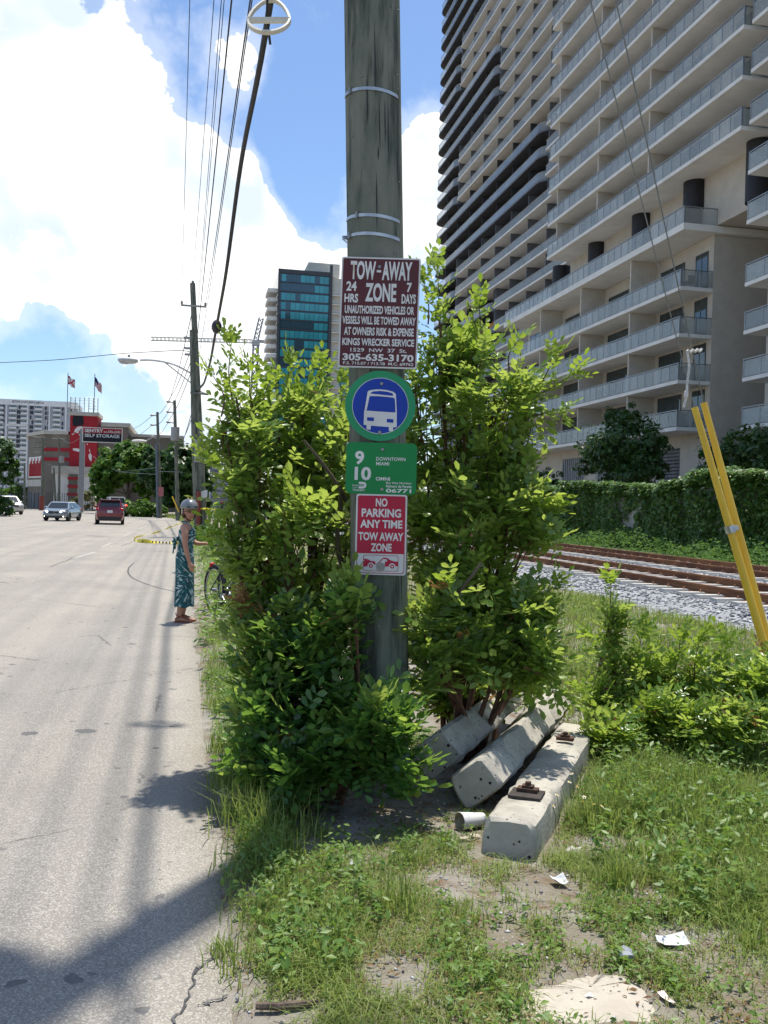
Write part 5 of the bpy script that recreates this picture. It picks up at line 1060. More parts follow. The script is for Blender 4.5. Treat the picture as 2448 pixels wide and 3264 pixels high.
# ---- guy wires with yellow plastic guards
M_yel = pm('yellow_guard_plastic', (.80, .53, .05), (.68, .42, .04), 4, .45, stretch=(1, 1, .2)); M_wire = pm('steel_strand', (.20, .21, .21), None, 20, .5, .6)
anc = np.array([5.78, 8.1, .02])
for k_, (gt, gb, wt, za) in enumerate((((1500, 880), (1650, 1392), (1275, 0), 10.2), ((1520, 870), (1661, 1392), (1330, 0), 10.6))):
    g_ = thing('guy_wire', ('guy wire in a yellow guard, the nearer and lower of two', 'guy wire in a yellow guard, its top slightly higher')[k_], 'guy wire', anc+np.array([.06*k_, .1*k_, 0]), 0, 'guy wires with yellow guards')
    dep = 8.95+.12*k_; a = AD(*gt, dep); b_ = AD(*gb, dep-.12); d = norm(b_-a); foot = b_+d*((b_[2]+.05)/-d[2]); pt = pole_at(za)
    g0 = AD(*wt, 7.0-.1*k_); obj('strand', MB().tube([pt, g0, a, foot], .006, 6), M_wire, g_, True)
    sd_ = norm(np.cross(d, _fw)); L = np.linalg.norm(foot-a)
    # split tube: a rounded, slightly open channel
    rgs = []; up_ = np.cross(sd_, d); a0_ = 1.75 if (up_@_fw) > 0 else -1.4
    for f in np.linspace(0, 1, 14):
        c = a+(foot-a)*f; rr = .031+.011*f; rgs.append([c+rr*(sd_*math.cos(t)+up_*math.sin(t)) for t in np.linspace(a0_, a0_+5.9, 18)]+[c+(rr-.005)*(sd_*math.cos(t)+up_*math.sin(t)) for t in np.linspace(a0_+5.9, a0_, 18)])
    obj('guard', MB().loft(rgs), M_yel, g_, True, 50)
    if k_ == 0:
        cl_ = a+(foot-a)*.42; obj('clamp', MB().tube([cl_-d*.035, cl_+d*.035], .05, 12).obox(cl_+sd_*.05-up_*.02, sd_*.02, d*.02, up_*.02), M_steel, g_)
        M_rope = pm('white_rope', (.66, .64, .60), (.45, .43, .40), 30, .9); r0 = AD(1484, 760, 8.6); r1 = AD(1516, 756, 8.7)
        rp = thing('rope', 'frayed white rope knotted between the two guy wires', 'rope', r0); zz = [r0+(r1-r0)*t+np.array([0, 0, .012*math.sin(t*20)]) for t in np.linspace(0, 1, 14)]; obj('cross_piece', MB().tube(zz, .012, 6), M_rope, rp, True)
        h0 = AD(1490, 790, 8.6); h1 = AD(1477, 880, 8.6); obj('hanging_end', MB().tube(smoothpts([r0, h0, AD(1482, 840, 8.6), AD(1486, 845, 8.6), AD(1484, 862, 8.6), AD(1479, 865, 8.6), h1], 24), .011, 6), M_rope, rp, True)
        kn = AD(1482, 853, 8.6); obj('knot', MB().ball(kn, (.022, .022, .045), 8, 6), M_rope, rp, True)

# ---- other poles
def small_pole(name, label, px0, pyt, px1, Y, zb=0, r_=.15, rz=None, group=None):
    a = PY(px0, pyt, Y); b_ = PY(px1, 1110, Y); d = (a-b_)/(a[2]-b_[2]); foot = b_+d*(0-b_[2]); t_ = thing(name, label, 'utility pole', foot, 0, group); obj('pole_shaft', MB().tube([foot-d*.2, (foot+a)/2, a], [r_*1.15, r_, r_*.75], 12), M_pole, t_, True); return t_, foot, d
P2, f2, d2 = small_pole('utility_pole', 'second wooden utility pole carrying the street lamp', 416, 612, 438, 46, r_=.17)
def p2(z): return f2+d2*z
obj('brace_post', MB().tube([p2(0)+np.array([-.32, -.05, -.1]), p2(5)+np.array([-.25, -.1, 0]), p2(10)+np.array([-.14, -.1, 0])], [.15, .14, .11], 10), M_pole, P2, True)
obj('crossarm', MB().obox(p2(11.15)+np.array([0, -.2, 0]), (.60, 0, .0), (0, .04, 0), (0, 0, .04)), M_ins, P2)
for x in (-.56, .56): obj('insulator', MB().cyl(tuple(p2(11.2)+np.array([x, -.2, 0])), .06, .14, 10), M_ins, P2, True)
obj('top_insulator', MB().cyl(tuple(p2(12.1)), .07, .3, 10), M_ins, P2, True)
for z in (9.6, 9.1, 8.8): obj('side_insulator', MB().obox(p2(z)+np.array([-.35, -.15, 0]), (.18, 0, 0), (0, .05, 0), (0, 0, .05)), M_ins, P2)
obj('notice', MB().extr([PY(x, y, 45.75) for x, y in ((428, 1063), (448, 1058), (448, 1072), (442, 1078), (434, 1074))], (0, .01, 0)), matte('torn_paper', (.7, .7, .68)), P2)
obj('pole_box', MB().box(f2[0]-.55, f2[0]-.25, 45.7, 45.8, 3.6, 4.7), M_ins, P2)
obj('warning_post', MB().tube([f2+np.array([-.28, -.3, -.1]), f2+np.array([-.3, -.3, 2.2])], .11, 10), pm('faded_red_post', (.24, .06, .045), None, 5, .8), P2, True)
SL = thing('street_lamp', 'cobra-head street lamp on a curved arm over the street', 'street lamp', p2(7.9))
arm = [p2(7.9)+np.array([-.2, 0, 0])]+[PY(x, y, 46) for x, y in ((405, 803), (385, 790), (355, 781), (320, 777), (302, 778))]
obj('arm', MB().tube(smoothpts(arm, 20), .045, 8), M_steel, SL, True); obj('strut', MB().tube([p2(7.35)+np.array([-.15, 0, 0]), PY(355, 782, 46)], .03, 6), M_steel, SL, True)
a = PY(254, 777, 46); b_ = PY(298, 778, 46); L = b_[0]-a[0]; rg = []
for f, wd, ht in ((0, .04, .03), (.06, .12, .08), (.25, .20, .13), (.6, .22, .16), (.85, .15, .13), (1.0, .07, .07)): rg.append([(a[0]+L*f, 46+wd*math.cos(t), a[2]+(ht if math.sin(t) > 0 else ht*1.1)*math.sin(t)) for t in np.linspace(0, 2*math.pi, 14, endpoint=False)])
hd = obj('lamp_head', MB().loft(rg), pm('lamp_grey', (.50, .50, .50), None, 4, .5), SL, True, 60); obj('lens', MB().ball((a[0]+L*.35, 46, a[2]-.11), (L*.28, .17, .09), 12, 6), glassmat('lamp_lens', (.6, .6, .58), .2, .8), hd, True); obj('photocell', MB().cyl((a[0]+L*.55, 46, a[2]+.14), .06, .12, 10), M_ins, hd, True)
P3, f3, d3 = small_pole('utility_pole', 'far utility pole with a transformer can near the dark tree', 377, 865, 384, 82, r_=.16)
obj('transformer', MB().cyl(tuple(PY(378, 952, 82)+np.array([0, -.2, 0])), .36, 1.15, 16), M_ins, P3, True)
for y_ in (868, 890, 912): q = PY(360, y_, 82); obj('line_bracket', MB().tube([PY(366, y_, 82), PY(376, y_+2, 82)], .05, 6).ball(tuple(PY(364, y_, 82)), (.22, .1, .1), 8, 5), M_ins, P3, True)
P4, f4, d4 = small_pole('utility_pole', 'far utility pole with a small red notice left of the transformer pole', 340, 890, 346, 92, r_=.16)
for y_ in (897, 918, 943): obj('line_bracket', MB().tube([PY(330, y_, 92), PY(341, y_+1, 92)], .05, 6).ball(tuple(PY(329, y_, 92)), (.22, .1, .1), 8, 5), M_ins, P4, True)
obj('notice', MB().box(f4[0]-.25, f4[0]+.25, 91.7, 91.75, 2.1, 3.0), matte('faded_notice', (.42, .14, .15)), P4)
a = PY(340, 960, 91.6); obj('conduit', MB().tube([(f4[0]-.25, 91.7, 0), (a[0]-.1, 91.7, a[2])], .1, 8), pm('blue_grey_conduit', (.14, .17, .22)), P4, True)
ST = thing('street_lamp', 'small far street lamp over the leafy tree', 'street lamp', (f4[0], 92, 5)); q0 = PY(345, 948, 92); q1 = PY(313, 953, 92); obj('arm', MB().tube([q0, (q0+q1)/2+np.array([0, 0, .25]), q1], .05, 6), M_steel, ST, True); obj('lamp_head', MB().ball(tuple(q1+np.array([-.5, 0, 0])), (.75, .25, .16), 12, 6), pm('lamp_white', (.6, .6, .58)), ST, True)
# poles of the cross street in front of the storage building
for i, (x, yt, Yp, lb) in enumerate(((92, 945, 128, 'dark wooden pole with stacked crossarms before the storage building'), (128, 945, 131, 'slim grey pole with a crossarm at the mural corner'), (53, 1000, 135, 'thin light pole at the far left corner'), (119, 1010, 130, 'leaning dark stub pole at the entrance block'))):
    t_, ff, dd = small_pole('utility_pole', lb, x-(3 if i == 3 else 0), yt, x+(2 if i == 3 else 0), Yp, r_=.2 if i == 0 else .15)
    if i == 0:
        for y_ in (945, 955, 966, 978): obj('crossarm', MB().tube([PY(68, y_-1, Yp), PY(98, y_+1, Yp)], .09, 5), M_pole, t_)
        obj('warning_post', MB().tube([ff+np.array([-.1, -.4, 0]), ff+np.array([-.1, -.4, 1.9])], .3, 8), bpy.data.materials['faded_red_post'], t_)
    if i == 1: obj('crossarm', MB().tube([PY(112, 947, Yp), PY(142, 949, Yp)], .09, 5), M_pole, t_); obj('transformer', MB().cyl(tuple(PY(133, 1000, Yp)), .32, .9, 12), M_ins, t_, True)
# ---- overhead lines
def wire(label, pts, r_, mat=M_cable, name='overhead_cable', n=40, group=None):
    P = np.array(pts, float); o = obj(name, MB().tube(smoothpts(P, n) if len(P) > 2 else P, r_, 6), mat, None, True); tag(o, label, 'cable', group); return o
def top_pt(x, z): d = ray(x, 0); return _C+d*((z-H)/d[2])
def span(x, z0, end, sag=.25, back=28):
    a = top_pt(x, z0); e = np.asarray(end, float); d = (e-a)/(e[1]-a[1]); pts = [a-d*(a[1]+back)]
    for f in np.linspace(0, 1, 12): pts.append(a+(e-a)*f-np.array([0, 0, sag*4*f*(1-f)]))
    return pts
wires = [(410, 10.8, p2(11.3)+np.array([-.56, -.2, 0]), .0075), (462, 11.6, p2(12.3), .008), (478, 10.9, p2(11.3)+np.array([.2, -.2, 0]), .008), (484, 10.0, p2(10.6)+np.array([.15, -.1, 0]), .007), (500, 9.0, p2(9.3)+np.array([.05, -.15, 0]), .013), (540, 8.2, p2(11.25)+np.array([.56, -.2, 0])*np.array([1, 1, 1]), .011), (544, 8.0, p2(9.0)+np.array([.2, -.2, 0]), .008)]
for k_, (x, z, e, r_) in enumerate(wires): wire(('leftmost thin overhead line, alone in the white cloud', 'second thin overhead line from the left, running to the pole tip', 'third thin overhead line from the left', 'fourth thin overhead line from the left', 'fifth overhead line from the left, thicker than its neighbours', 'sixth overhead line from the left, beside the storage bracket', 'thinnest overhead line, last before the thick cable bundle')[k_], span(x, z, e, .2), r_, group='overhead power lines')
A_, B_ = np.array([.70, 9.4]), np.array([.42, 46.0])
def on_line(x, y):   # point of the cable's vertical plane seen at x, y
    d = ray(x, y); n = np.array([B_[1]-A_[1], -(B_[0]-A_[0])]); return _C+d*((n@A_)/(n@d[:2]))
thick = [on_line(x, y) for x, y in ((585, 0), (575, 90), (550, 200), (520, 345), (503, 480), (489, 590), (468, 704), (455, 780), (441, 828))]
bk = thick[0]+(thick[0]-thick[1])/np.linalg.norm(thick[0]-thick[1])*9; bk[2] = thick[0][2]+.15
cab = tag(bpy.data.objects.new('cable_bundle', None), 'thick black cable bundle with a splice and a storage loop bracket', 'cable'); COL.objects.link(cab); cab.location = thick[0]
obj('sheath', MB().tube([bk]+list(smoothpts(thick+[p2(7.1)], 60)), np.array([.034]*40+list(np.linspace(.034, .06, 21))), 8), M_cable, cab, True)
c = on_line(468, 706); obj('splice_closure', MB().ball(tuple(c), (.13, .32, .17), 12, 8), M_cable, cab, True)
sh = AD(581, 38, 8.55); rp = []
for t in np.linspace(0, 2*math.pi, 28, endpoint=False):
    x_, y_ = math.cos(t), math.sin(t); y_ = y_*1.1 if y_ < 0 else y_*1.7; x_ = x_*(1 if y_ < 0 else (1-.25*y_/1.7)); rp.append(sh+_R*x_*.205+_U*(y_*.165-.02)+_fw*(.10*y_))
M_snow = pm('cream_plastic_bracket', (.62, .60, .52), None, 6, .5)
n_ = norm(np.cross(rp[7]-rp[0], rp[14]-rp[0])); V = []
for p_ in rp:
    o_ = norm(p_-sh); V += [p_+n_*.02, p_-n_*.02, p_-n_*.02-o_*.022, p_+n_*.02-o_*.022]
K = len(rp); obj('storage_bracket', MB().add(V, [(4*i+a_, 4*((i+1) % K)+a_, 4*((i+1) % K)+(a_+1) % 4, 4*i+(a_+1) % 4) for i in range(K) for a_ in range(4)]).obox(sh-_U*.03-_fw*.01, _R*.195, _U*.022, n_*.01), M_snow, cab)
obj('clip_chain', MB().tube([sh+_R*.0-_U*.2+_fw*.1, sh-_R*.02, sh+_U*.2-_fw*.1], .012, 5), M_cable, cab)
obj('end_bracket', MB().tube([p2(7.1), p2(7.0)+np.array([.5, -.3, -.1]), p2(6.95)+np.array([-.35, -.3, .0])], .05, 6), M_wire, cab)
wire('lone cable crossing the sky at the left', [PY(-60, 786, 60), PY(120, 778, 60), PY(270, 763, 56), PY(400, 756, 48), p2(8.9)], .02)
for k_, (a, b_) in enumerate(((p2(9.6), PY(362, 868, 82)), (p2(9.1), PY(362, 890, 82)), (p2(8.6), PY(362, 912, 82)), (p2(11.2), PY(366, 866, 82)), (p2(7.0), PY(384, 975, 82)), (p2(6.6), PY(386, 960, 82)), (PY(364, 868, 82), PY(329, 898, 92)), (PY(364, 890, 82), PY(329, 918, 92)), (PY(364, 912, 82), PY(329, 943, 92)), (PY(329, 898, 92), PY(272, 928, 125)), (PY(329, 918, 92), PY(272, 948, 125)))):
    m_ = (np.asarray(a)+np.asarray(b_))/2-np.array([0, 0, .5]); wire('far power line strung on beyond the second pole', [a, m_, b_], .02, group='far power lines', n=14)
for k_, pts in enumerate(([(118, 938, 128), (150, 960, 126), (176, 945, 120)], [(140, 1005, 128), (185, 1035, 124), (232, 1012, 110)], [(205, 1000, 116), (240, 1022, 112), (340, 1010, 92)], [(200, 985, 116), (250, 1020, 108), (345, 1025, 92)], [(96, 1000, 128), (160, 1028, 126), (240, 1000, 110)], [(395, 1020, 82), (340, 1018, 92)], [(60, 940, 140), (92, 945, 128)])):
    wire(('short service line ending at the storage sign', 'deeply sagging pale service line over the white entrance wall', 'upper service line across the leafy street tree', 'lower service line across the leafy street tree', 'service line crossing the dark pole by the arcade', 'short line between the two far poles', 'short line at the storage building corner')[k_], [PY(*p) for p in pts], .022, M_wire, group='sagging service lines', n=16)
# far guards and fence stubs by the poles
for k_, (x0, y0, x1, y1, Y) in enumerate(((372, 1072, 386, 1106, 78), (406, 1074, 412, 1095, 66), (413, 1072, 424, 1106, 60))): tag(obj('guy_guard', MB().tube([PY(x0, y0, Y), PY(x1, y1, Y)], .06, 6), M_yel), ('leftmost distant yellow guy guard, leaning by the transformer pole', 'thin distant yellow guy guard behind the walker', 'rightmost distant yellow guy guard by the second pole')[k_], 'guy guard', 'distant yellow guy guards')
# grey car park far along the tracks
CP = thing('car_park', 'small grey car park block seen between pole and shrub', 'building', (10, 210, 0)); a = PY(456, 1000, 210); b_ = PY(478, 1000, 210)
obj('wall', MB().box(a[0], b_[0]+6, 210, 225, 0, a[2]), pm('car_park_concrete', (.38, .38, .39)), CP)
for j in range(7): obj('ramp_stripe', MB().extr([(a[0]+.1, 209.9, 1.2+j*1.45), (b_[0]+5.8, 209.9, .6+j*1.45), (b_[0]+5.8, 209.9, 1.1+j*1.45), (a[0]+.1, 209.9, 1.7+j*1.45)], (0, .05, 0)), M_mgrey, CP)
# ================================================================== CONCRETE TIES, LITTER
def conc_mat(nm, c1, c2, stain):
    m = bpy.data.materials.new(nm); m.use_nodes = True; t = NT(m.node_tree); b = m.node_tree.nodes['Principled BSDF']; b.inputs['Roughness'].default_value = .93; b.inputs['Specular IOR Level'].default_value = .2
    c = t.n('ShaderNodeTexCoord'); P = c.outputs['Object']
    def nz(s, d=7, r_=.65):
        q = t.n('ShaderNodeTexNoise', i_Scale=s, i_Detail=d, i_Roughness=r_); t.l(P, q.inputs['Vector']); return q.outputs['Fac']
    col = t.mix(t.mr(nz(4), .35, .66), c1, c2); col = t.mix(t.m('MULTIPLY', t.mr(nz(11), .54, .72), .8), col, stain); v = t.n('ShaderNodeTexVoronoi', i_Scale=38); t.l(P, v.inputs['Vector']); sp = t.n('ShaderNodeSeparateColor'); t.l(v.outputs['Color'], sp.inputs[0])
    col = t.mix(t.m('MULTIPLY', t.m('LESS_THAN', v.outputs['Distance'], .22), t.m('GREATER_THAN', sp.outputs[0], .8)), col, (.12, .11, .10)); t.l(col, b.inputs['Base Color'])
    bp = t.n('ShaderNodeBump', i_Strength=.6, i_Distance=.01); t.l(t.m('ADD', nz(50, 5), t.m('MULTIPLY', nz(9), .8)), bp.inputs['Height']); t.l(bp.outputs[0], b.inputs['Normal']); return m
M_conc = conc_mat('weathered_concrete', (.46, .435, .375), (.33, .31, .265), (.15, .135, .115)); M_iron = pm('rusty_iron', (.10, .05, .032), (.055, .035, .028), 18, .9, bump=.4); M_rubber = pm('black_tie_pad', (.035, .03, .028), (.06, .05, .042), 14, .9); M_hole = pm('strand_hole', (.03, .027, .024), None, 10, .95)
def conc_tie(label, c0, ax, roll, L=2.2, wt=.25, wb=.29, hh=.21, plates=(), seed=0, pitch=0.0):
    """c0: centre of the near end face, ax: ground direction"""
    r_ = np.random.default_rng(seed); A_ = norm(np.array([ax[0], ax[1], pitch])); S_2 = norm(np.cross(A_, (0, 0, 1.0))); U_ = np.cross(S_2, A_); c_, s_ = math.cos(roll), math.sin(roll); S2, U2 = S_2*c_+U_*s_, U_*c_-S_2*s_
    t_ = thing('concrete_tie', label, 'railroad tie', (c0[0], c0[1], 0), 0, 'discarded concrete ties'); ns = 23; rings = []; o = np.array(c0, float)
    prof_ = []
    base = [(-wb/2, -hh/2), (wb/2, -hh/2), (wt/2, hh/2), (-wt/2, hh/2)]
    for i in range(4):
        p, q = np.array(base[i]), np.array(base[(i+1) % 4])
        for f in (.10, .5, .90): prof_.append(p+(q-p)*f)
    for i in range(ns):
        f = i/(ns-1); shr = 1.0 if 0 < i < ns-1 else .90; dy = f*L if 0 < i < ns-1 else (.0 if i == 0 else L)
        if i == 1: dy = .018
        if i == ns-2: dy = L-.018
        dip = 1-.13*math.exp(-((f-.5)/.22)**2); ring = []
        for k_, (u, v) in enumerate(prof_):
            j = r_.normal(0, .0028, 2) if k_ % 3 != 1 else r_.normal(0, .001, 2)
            if k_ % 3 != 1 and r_.random() < .22: j = j-np.array([u, v])*r_.uniform(.03, .11)
            vv = v*dip if v > 0 else v; ring.append(o+A_*dy+S2*(u*shr+j[0])+U2*(vv*shr+j[1]))
        rings.append(ring)
    obj('tie_body', MB().loft(rings), M_conc, t_, True, 38)
    for u, v in ((-.32, .1), (.28, .05), (-.2, -.25), (.3, -.28), (.05, -.4)): u, v = u+r_.normal(0, .05), v+r_.normal(0, .05); hs = r_.uniform(.005, .010); q = o+S2*u*wb+U2*v*hh; obj('strand_hole', MB().tube([q-A_*.003, q+A_*.006], [hs, hs*.8], 7), M_hole, t_)
    for d_, pad, k2 in plates:
        q = o+A_*d_+U2*(hh/2+.006); 
        if pad: obj('tie_pad', MB().obox(q+U2*.002, S2*.085, A_*.075, U2*.006), M_rubber, t_)
        cl_ = obj('rail_clip', MB().obox(q+U2*.017+A_*.03, S2*.055, A_*.028, U2*.010).obox(q+U2*.034+A_*.035, S2*.03, A_*.022, U2*.007), M_iron, t_); obj('bolt_head', MB().tube([q+U2*.036+A_*.035, q+U2*.058+A_*.035], .017, 8), M_iron, cl_, True)
    return t_
AXT = norm(np.array([.535, .845]))
pr = np.array([.845, -.535])
c1 = np.array([1.66, 4.17])-pr*.125
conc_tie('front concrete tie with two rusty rail fastenings on top', (c1[0], c1[1], .095), AXT, 0.0, 2.2, .25, .28, .205, ((.42, True, 0), (1.62, False, 0)), 1)
conc_tie('middle concrete tie tilted against the front one', (1.60, 4.93, .165), norm(AXT+np.array([.01, 0])), RAD(40), 2.3, .25, .28, .21, (), 2)
conc_tie('rear concrete tie leaning up under the shrub', (1.47, 5.28, .235), norm(AXT+np.array([.02, 0])), RAD(38), 2.0, .25, .28, .21, (), 3, .02)
M_paper = pm('white_litter_paper', (.66, .66, .64), (.42, .44, .46), 26, .8, contrast=(.45, .62)); M_cupin = pm('dirty_cup_inside', (.30, .24, .13), (.46, .40, .28), 20, .9)
g = G(1000, 1800); cp = thing('paper_cup', 'white paper cup lying on its side by the front tie', 'cup', (g[0], g[1], .02)); ax = norm(np.array([.94, .30, -.06])); s1 = norm(np.cross(ax, (0, 0, 1))); u1 = np.cross(s1, ax); o = np.array([g[0]-.02, g[1], .062]); rg = []
for f, rr in ((0, .047), (.004, .0485), (.01, .047), (.15, .034), (.15, .001)): rg.append([o+ax*f+rr*(s1*math.cos(t)+u1*math.sin(t)) for t in np.linspace(0, 6.283, 24, endpoint=False)])
obj('cup_wall', MB().loft(rg, cap=False), M_paper, cp, True, 60); obj('cup_inside', MB().loft([[o+ax*f+rr*(s1*math.cos(t)+u1*math.sin(t)) for t in np.linspace(0, 6.283, 24, endpoint=False)] for f, rr in ((.001, .0455), (.12, .034), (.121, .001))], cap=False), M_cupin, cp, True)
def crumple(name, label, px, py, sx, sy, sz, m, cat='litter', seed=0, group=None, extra=None):
    r_ = np.random.default_rng(seed); g = G(px, py); bm = bmesh.new(); bmesh.ops.create_icosphere(bm, subdivisions=2, radius=1)
    for v in bm.verts: k_ = 1+r_.normal(0, .22); v.co = Vector((v.co.x*sx*k_, v.co.y*sy*k_, max(v.co.z, -.4)*sz*k_))
    me = bpy.data.meshes.new(name); bm.to_mesh(me); bm.free(); o = link(name, me, m); o.location = (g[0], g[1], float(hg(g[0], g[1]))+sz*.35+(.02 if cat == 'litter' else 0)); o.rotation_euler = (0, 0, r_.uniform(0, 3)); tag(o, label, cat, group); return o
def sheet(name, label, px, py, L, wd, ht, m, seed, cat='litter'):
    """a crumpled sheet: folded grid with some thickness"""
    r_ = np.random.default_rng(seed); g = G(px, py); nu, nv = 11, 9; z0 = float(hg(g[0], g[1])); a_ = r_.uniform(0, 3.1); fo = [(r_.uniform(0, 6.28), r_.uniform(.2, .8), r_.uniform(.4, 1.0)) for _ in range(7)]; V = []
    for sd_ in (0, 1):
        for i in range(nu):
            for j in range(nv):
                u, v = i/(nu-1), j/(nv-1); h_ = 0
                for an, c_, k_ in fo: h_ += k_*abs(math.cos(an)*(u-c_)+math.sin(an)*(v-c_))
                x_ = (u-.5)*L*(1-.25*h_*.3)+r_.normal(0, .03)*L*.3*(sd_ == 0); y_ = (v-.5)*wd+.0; V.append((g[0]+x_*math.cos(a_)-y_*math.sin(a_), g[1]+x_*math.sin(a_)+y_*math.cos(a_), z0+.03+ht*.38*(h_*1.2-.5)-.0015*sd_))
    if True:
        n = nu*nv; V[n:] = [(p[0], p[1], p[2]-.0015) for p in V[:n]]
    mz = min(p[2] for p in V); V = [(p[0], p[1], p[2]-mz+z0+.010) for p in V]
    Fs = [(i*nv+j, (i+1)*nv+j, (i+1)*nv+j+1, i*nv+j+1) for i in range(nu-1) for j in range(nv-1)]; Fs += [tuple(q+nu*nv for q in f[::-1]) for f in Fs]
    return tag(link(name, new_mesh(name, V, Fs), m), label, cat)
M_brownp = pm('tan_paper', (.46, .38, .24), (.34, .27, .16), 10, .85)
sheet('crumpled_paper', 'crumpled white paper scrap on bare soil before the front tie', 1207, 1922, 0.061*1.3, 0.032*2.0, 0.032, M_paper, 1)
sheet('crumpled_paper', 'tan crumpled paper bag in the grass at right', 1498, 1888, 0.080*1.3, 0.051*2.0, 0.043, M_brownp, 2)
sheet('flattened_carton', 'flattened white carton with dark underside at right edge', 1585, 1928, 0.094*1.3, 0.043*2.0, 0.032, M_paper, 3)
sheet('crumpled_wrapper', 'long crumpled white wrapper in the grass at lower right', 1452, 2056, 0.102*1.3, 0.032*2.0, 0.032, M_paper, 4)
sheet('paper_scrap', 'small white scrap upright in the grass left of the carton', 1431, 1970, 0.029*1.3, 0.017*2.0, 0.032, M_paper, 5)
sheet('paper_strip', 'narrow pale paper strip near the bottom right', 1440, 2182, 0.072*1.3, 0.013*2.0, 0.012, pm('pinkish_paper', (.70, .58, .54)), 6)
sheet('paper_scrap', 'tiny white scrap above the bare concrete patch', 1272, 2180, 0.020*1.3, 0.014*2.0, 0.014, M_paper, 7)
sheet('paper_scrap', 'small white scrap below the front tie corner', 1400, 1833, 0.029*1.3, 0.017*2.0, 0.017, M_paper, 8)
sheet('paper_scrap', 'small white scrap half hidden in grass at left of the litter', 765, 1885, 0.043*1.3, 0.017*2.0, 0.017, M_paper, 9)
crumple('plastic_piece', 'grey plastic piece in the grass at lower right', 1350, 2090, 0.041, 0.029, 0.020, pm('grey_plastic', (.25, .27, .30), None, 10, .3), seed=10)
crumple('glass_bottle', 'dark green bottle base behind the paper cup', 1012, 1762, .03, .02, .018, pm('green_bottle', (.02, .10, .06), None, 10, .1, spec=1.0), 'bottle', seed=11)
M_stone = pm('grey_stone', (.24, .25, .24), (.32, .33, .31), 12, .9)
crumple('fieldstone', 'flat grey stone half hidden in the grass at lower left', 705, 2035, .065, .035, .025, M_stone, 'stone', seed=12)
crumple('fieldstone', 'smaller grey stone beside the flat stone in the grass', 665, 2025, .035, .025, .02, M_stone, 'stone', seed=13)
crumple('fieldstone', 'pale round stone right of the front tie', 1240, 1848, .045, .035, .025, pm('pale_stone', (.42, .40, .37)), 'stone', seed=14)
crumple('broken_brick', 'tan broken slab chip under the paper cup', 1010, 1822, .07, .03, .016, pm('tan_chip', (.42, .37, .29)), 'stone', seed=15)
g = [G(x, y) for x, y in ((552, 2192), (600, 2193), (650, 2188), (688, 2184))]; tag(obj('stick', MB().tube([(p[0], p[1], .03) for p in g], [.012, .014, .013, .008], 7), M_bark, None, True), 'brown stick lying at the bottom edge', 'stick')
g = [G(x, y) for x, y in ((1145, 1990), (1190, 1980), (1240, 1976), (1290, 1976))]; tag(obj('twig', MB().tube([(p[0], p[1], .025) for p in g], [.003, .006, .005, .003], 6), pm('pale_twig', (.33, .25, .17)), None, True), 'thin pale twig on the soil before the ties', 'stick')
P = [G(x, y) for x, y in ((1105, 2170), (1150, 2155), (1190, 2140), (1225, 2128), (1270, 2122), (1320, 2118), (1370, 2128), (1410, 2150), (1425, 2190), (1430, 2240), (1080, 2240))]
P = [(p[0]+random.uniform(-.02, .02), p[1]+random.uniform(-.02, .02)) for p in np.array([P[i]+(P[(i+1) % len(P)]-P[i])*f for i in range(len(P)) for f in (0, .25, .5, .75)])]
cpt = np.mean(np.array(P), 0); nP = len(P); CV_ = [(cpt[0], cpt[1], float(hg(*cpt))+.014)]
for f in (.25, .5, .7, .85, .95, 1.03):
    for p in P: q = cpt+(np.array(p)-cpt)*f; CV_.append((q[0], q[1], float(hg(q[0], q[1]))+.014-.020*f**4))
CF_ = [(0, 1+i, 1+(i+1) % nP) for i in range(nP)]+[(1+k_*nP+i, 1+(k_+1)*nP+i, 1+(k_+1)*nP+(i+1) % nP, 1+k_*nP+(i+1) % nP) for k_ in range(5) for i in range(nP)]
tag(obj('concrete_patch', MB().add(CV_, CF_), conc_mat('pale_concrete', (.46, .42, .355), (.39, .35, .29), (.28, .25, .20)), None, True, 0), 'bare pale concrete patch in the grass at the bottom', 'concrete slab')
M_petw = pm('white_petal', (.80, .80, .76)); M_yelc = pm('yellow_flower', (.75, .50, .03)); M_stem = pm('green_stem', (.07, .16, .03))
fl_me = new_mesh('petals', *(lambda q: (q.V, q.F))((lambda mb: [mb.add([(0, 0, 0), (.006*math.cos(a-.9), .006*math.sin(a-.9), .001), (.014*math.cos(a), .014*math.sin(a), .002), (.006*math.cos(a+.9), .006*math.sin(a+.9), .001)], [(0, 1, 2, 3)]) for a in np.linspace(0, 6.283, 6)[:-1]] and mb)(MB()))); fl_me.materials.append(M_petw)
ce_me = new_mesh('flower_centre', *(lambda q: (q.V, q.F))(MB().ball((0, 0, .002), (.0055, .0055, .004), 8, 5))); ce_me.materials.append(M_yelc)
for k_, (px, py, gy_) in enumerate(((1235, 1672, 1760), (1203, 1718, 1800), (1195, 1742, 1800), (1258, 1733, 1800), (1247, 1700, 1790), (1283, 1738, 1810), (1262, 1722, 1800), (1300, 1742, 1815), (1230, 1690, 1790))):
    dep = np.dot(G(px, gy_)-_C, _fw); h = AD(px, py, dep); f0 = np.array([h[0]+.02, h[1]+.01, float(hg(h[0], h[1]))]); t_ = thing('daisy', 'white daisy-like flower on a tall stem beside the front tie', 'flower', f0, 0, 'white wildflowers by the ties'); obj('stem', MB().tube([f0, (f0+h)/2+np.array([.008, 0, 0]), h], .0016, 4), M_stem, t_); R_ = (random.uniform(-.7, .1)+.5, random.uniform(-.5, .5), random.uniform(0, 3)); inst('petals', fl_me, t_, h, R_); inst('flower_centre', ce_me, t_, h, R_)
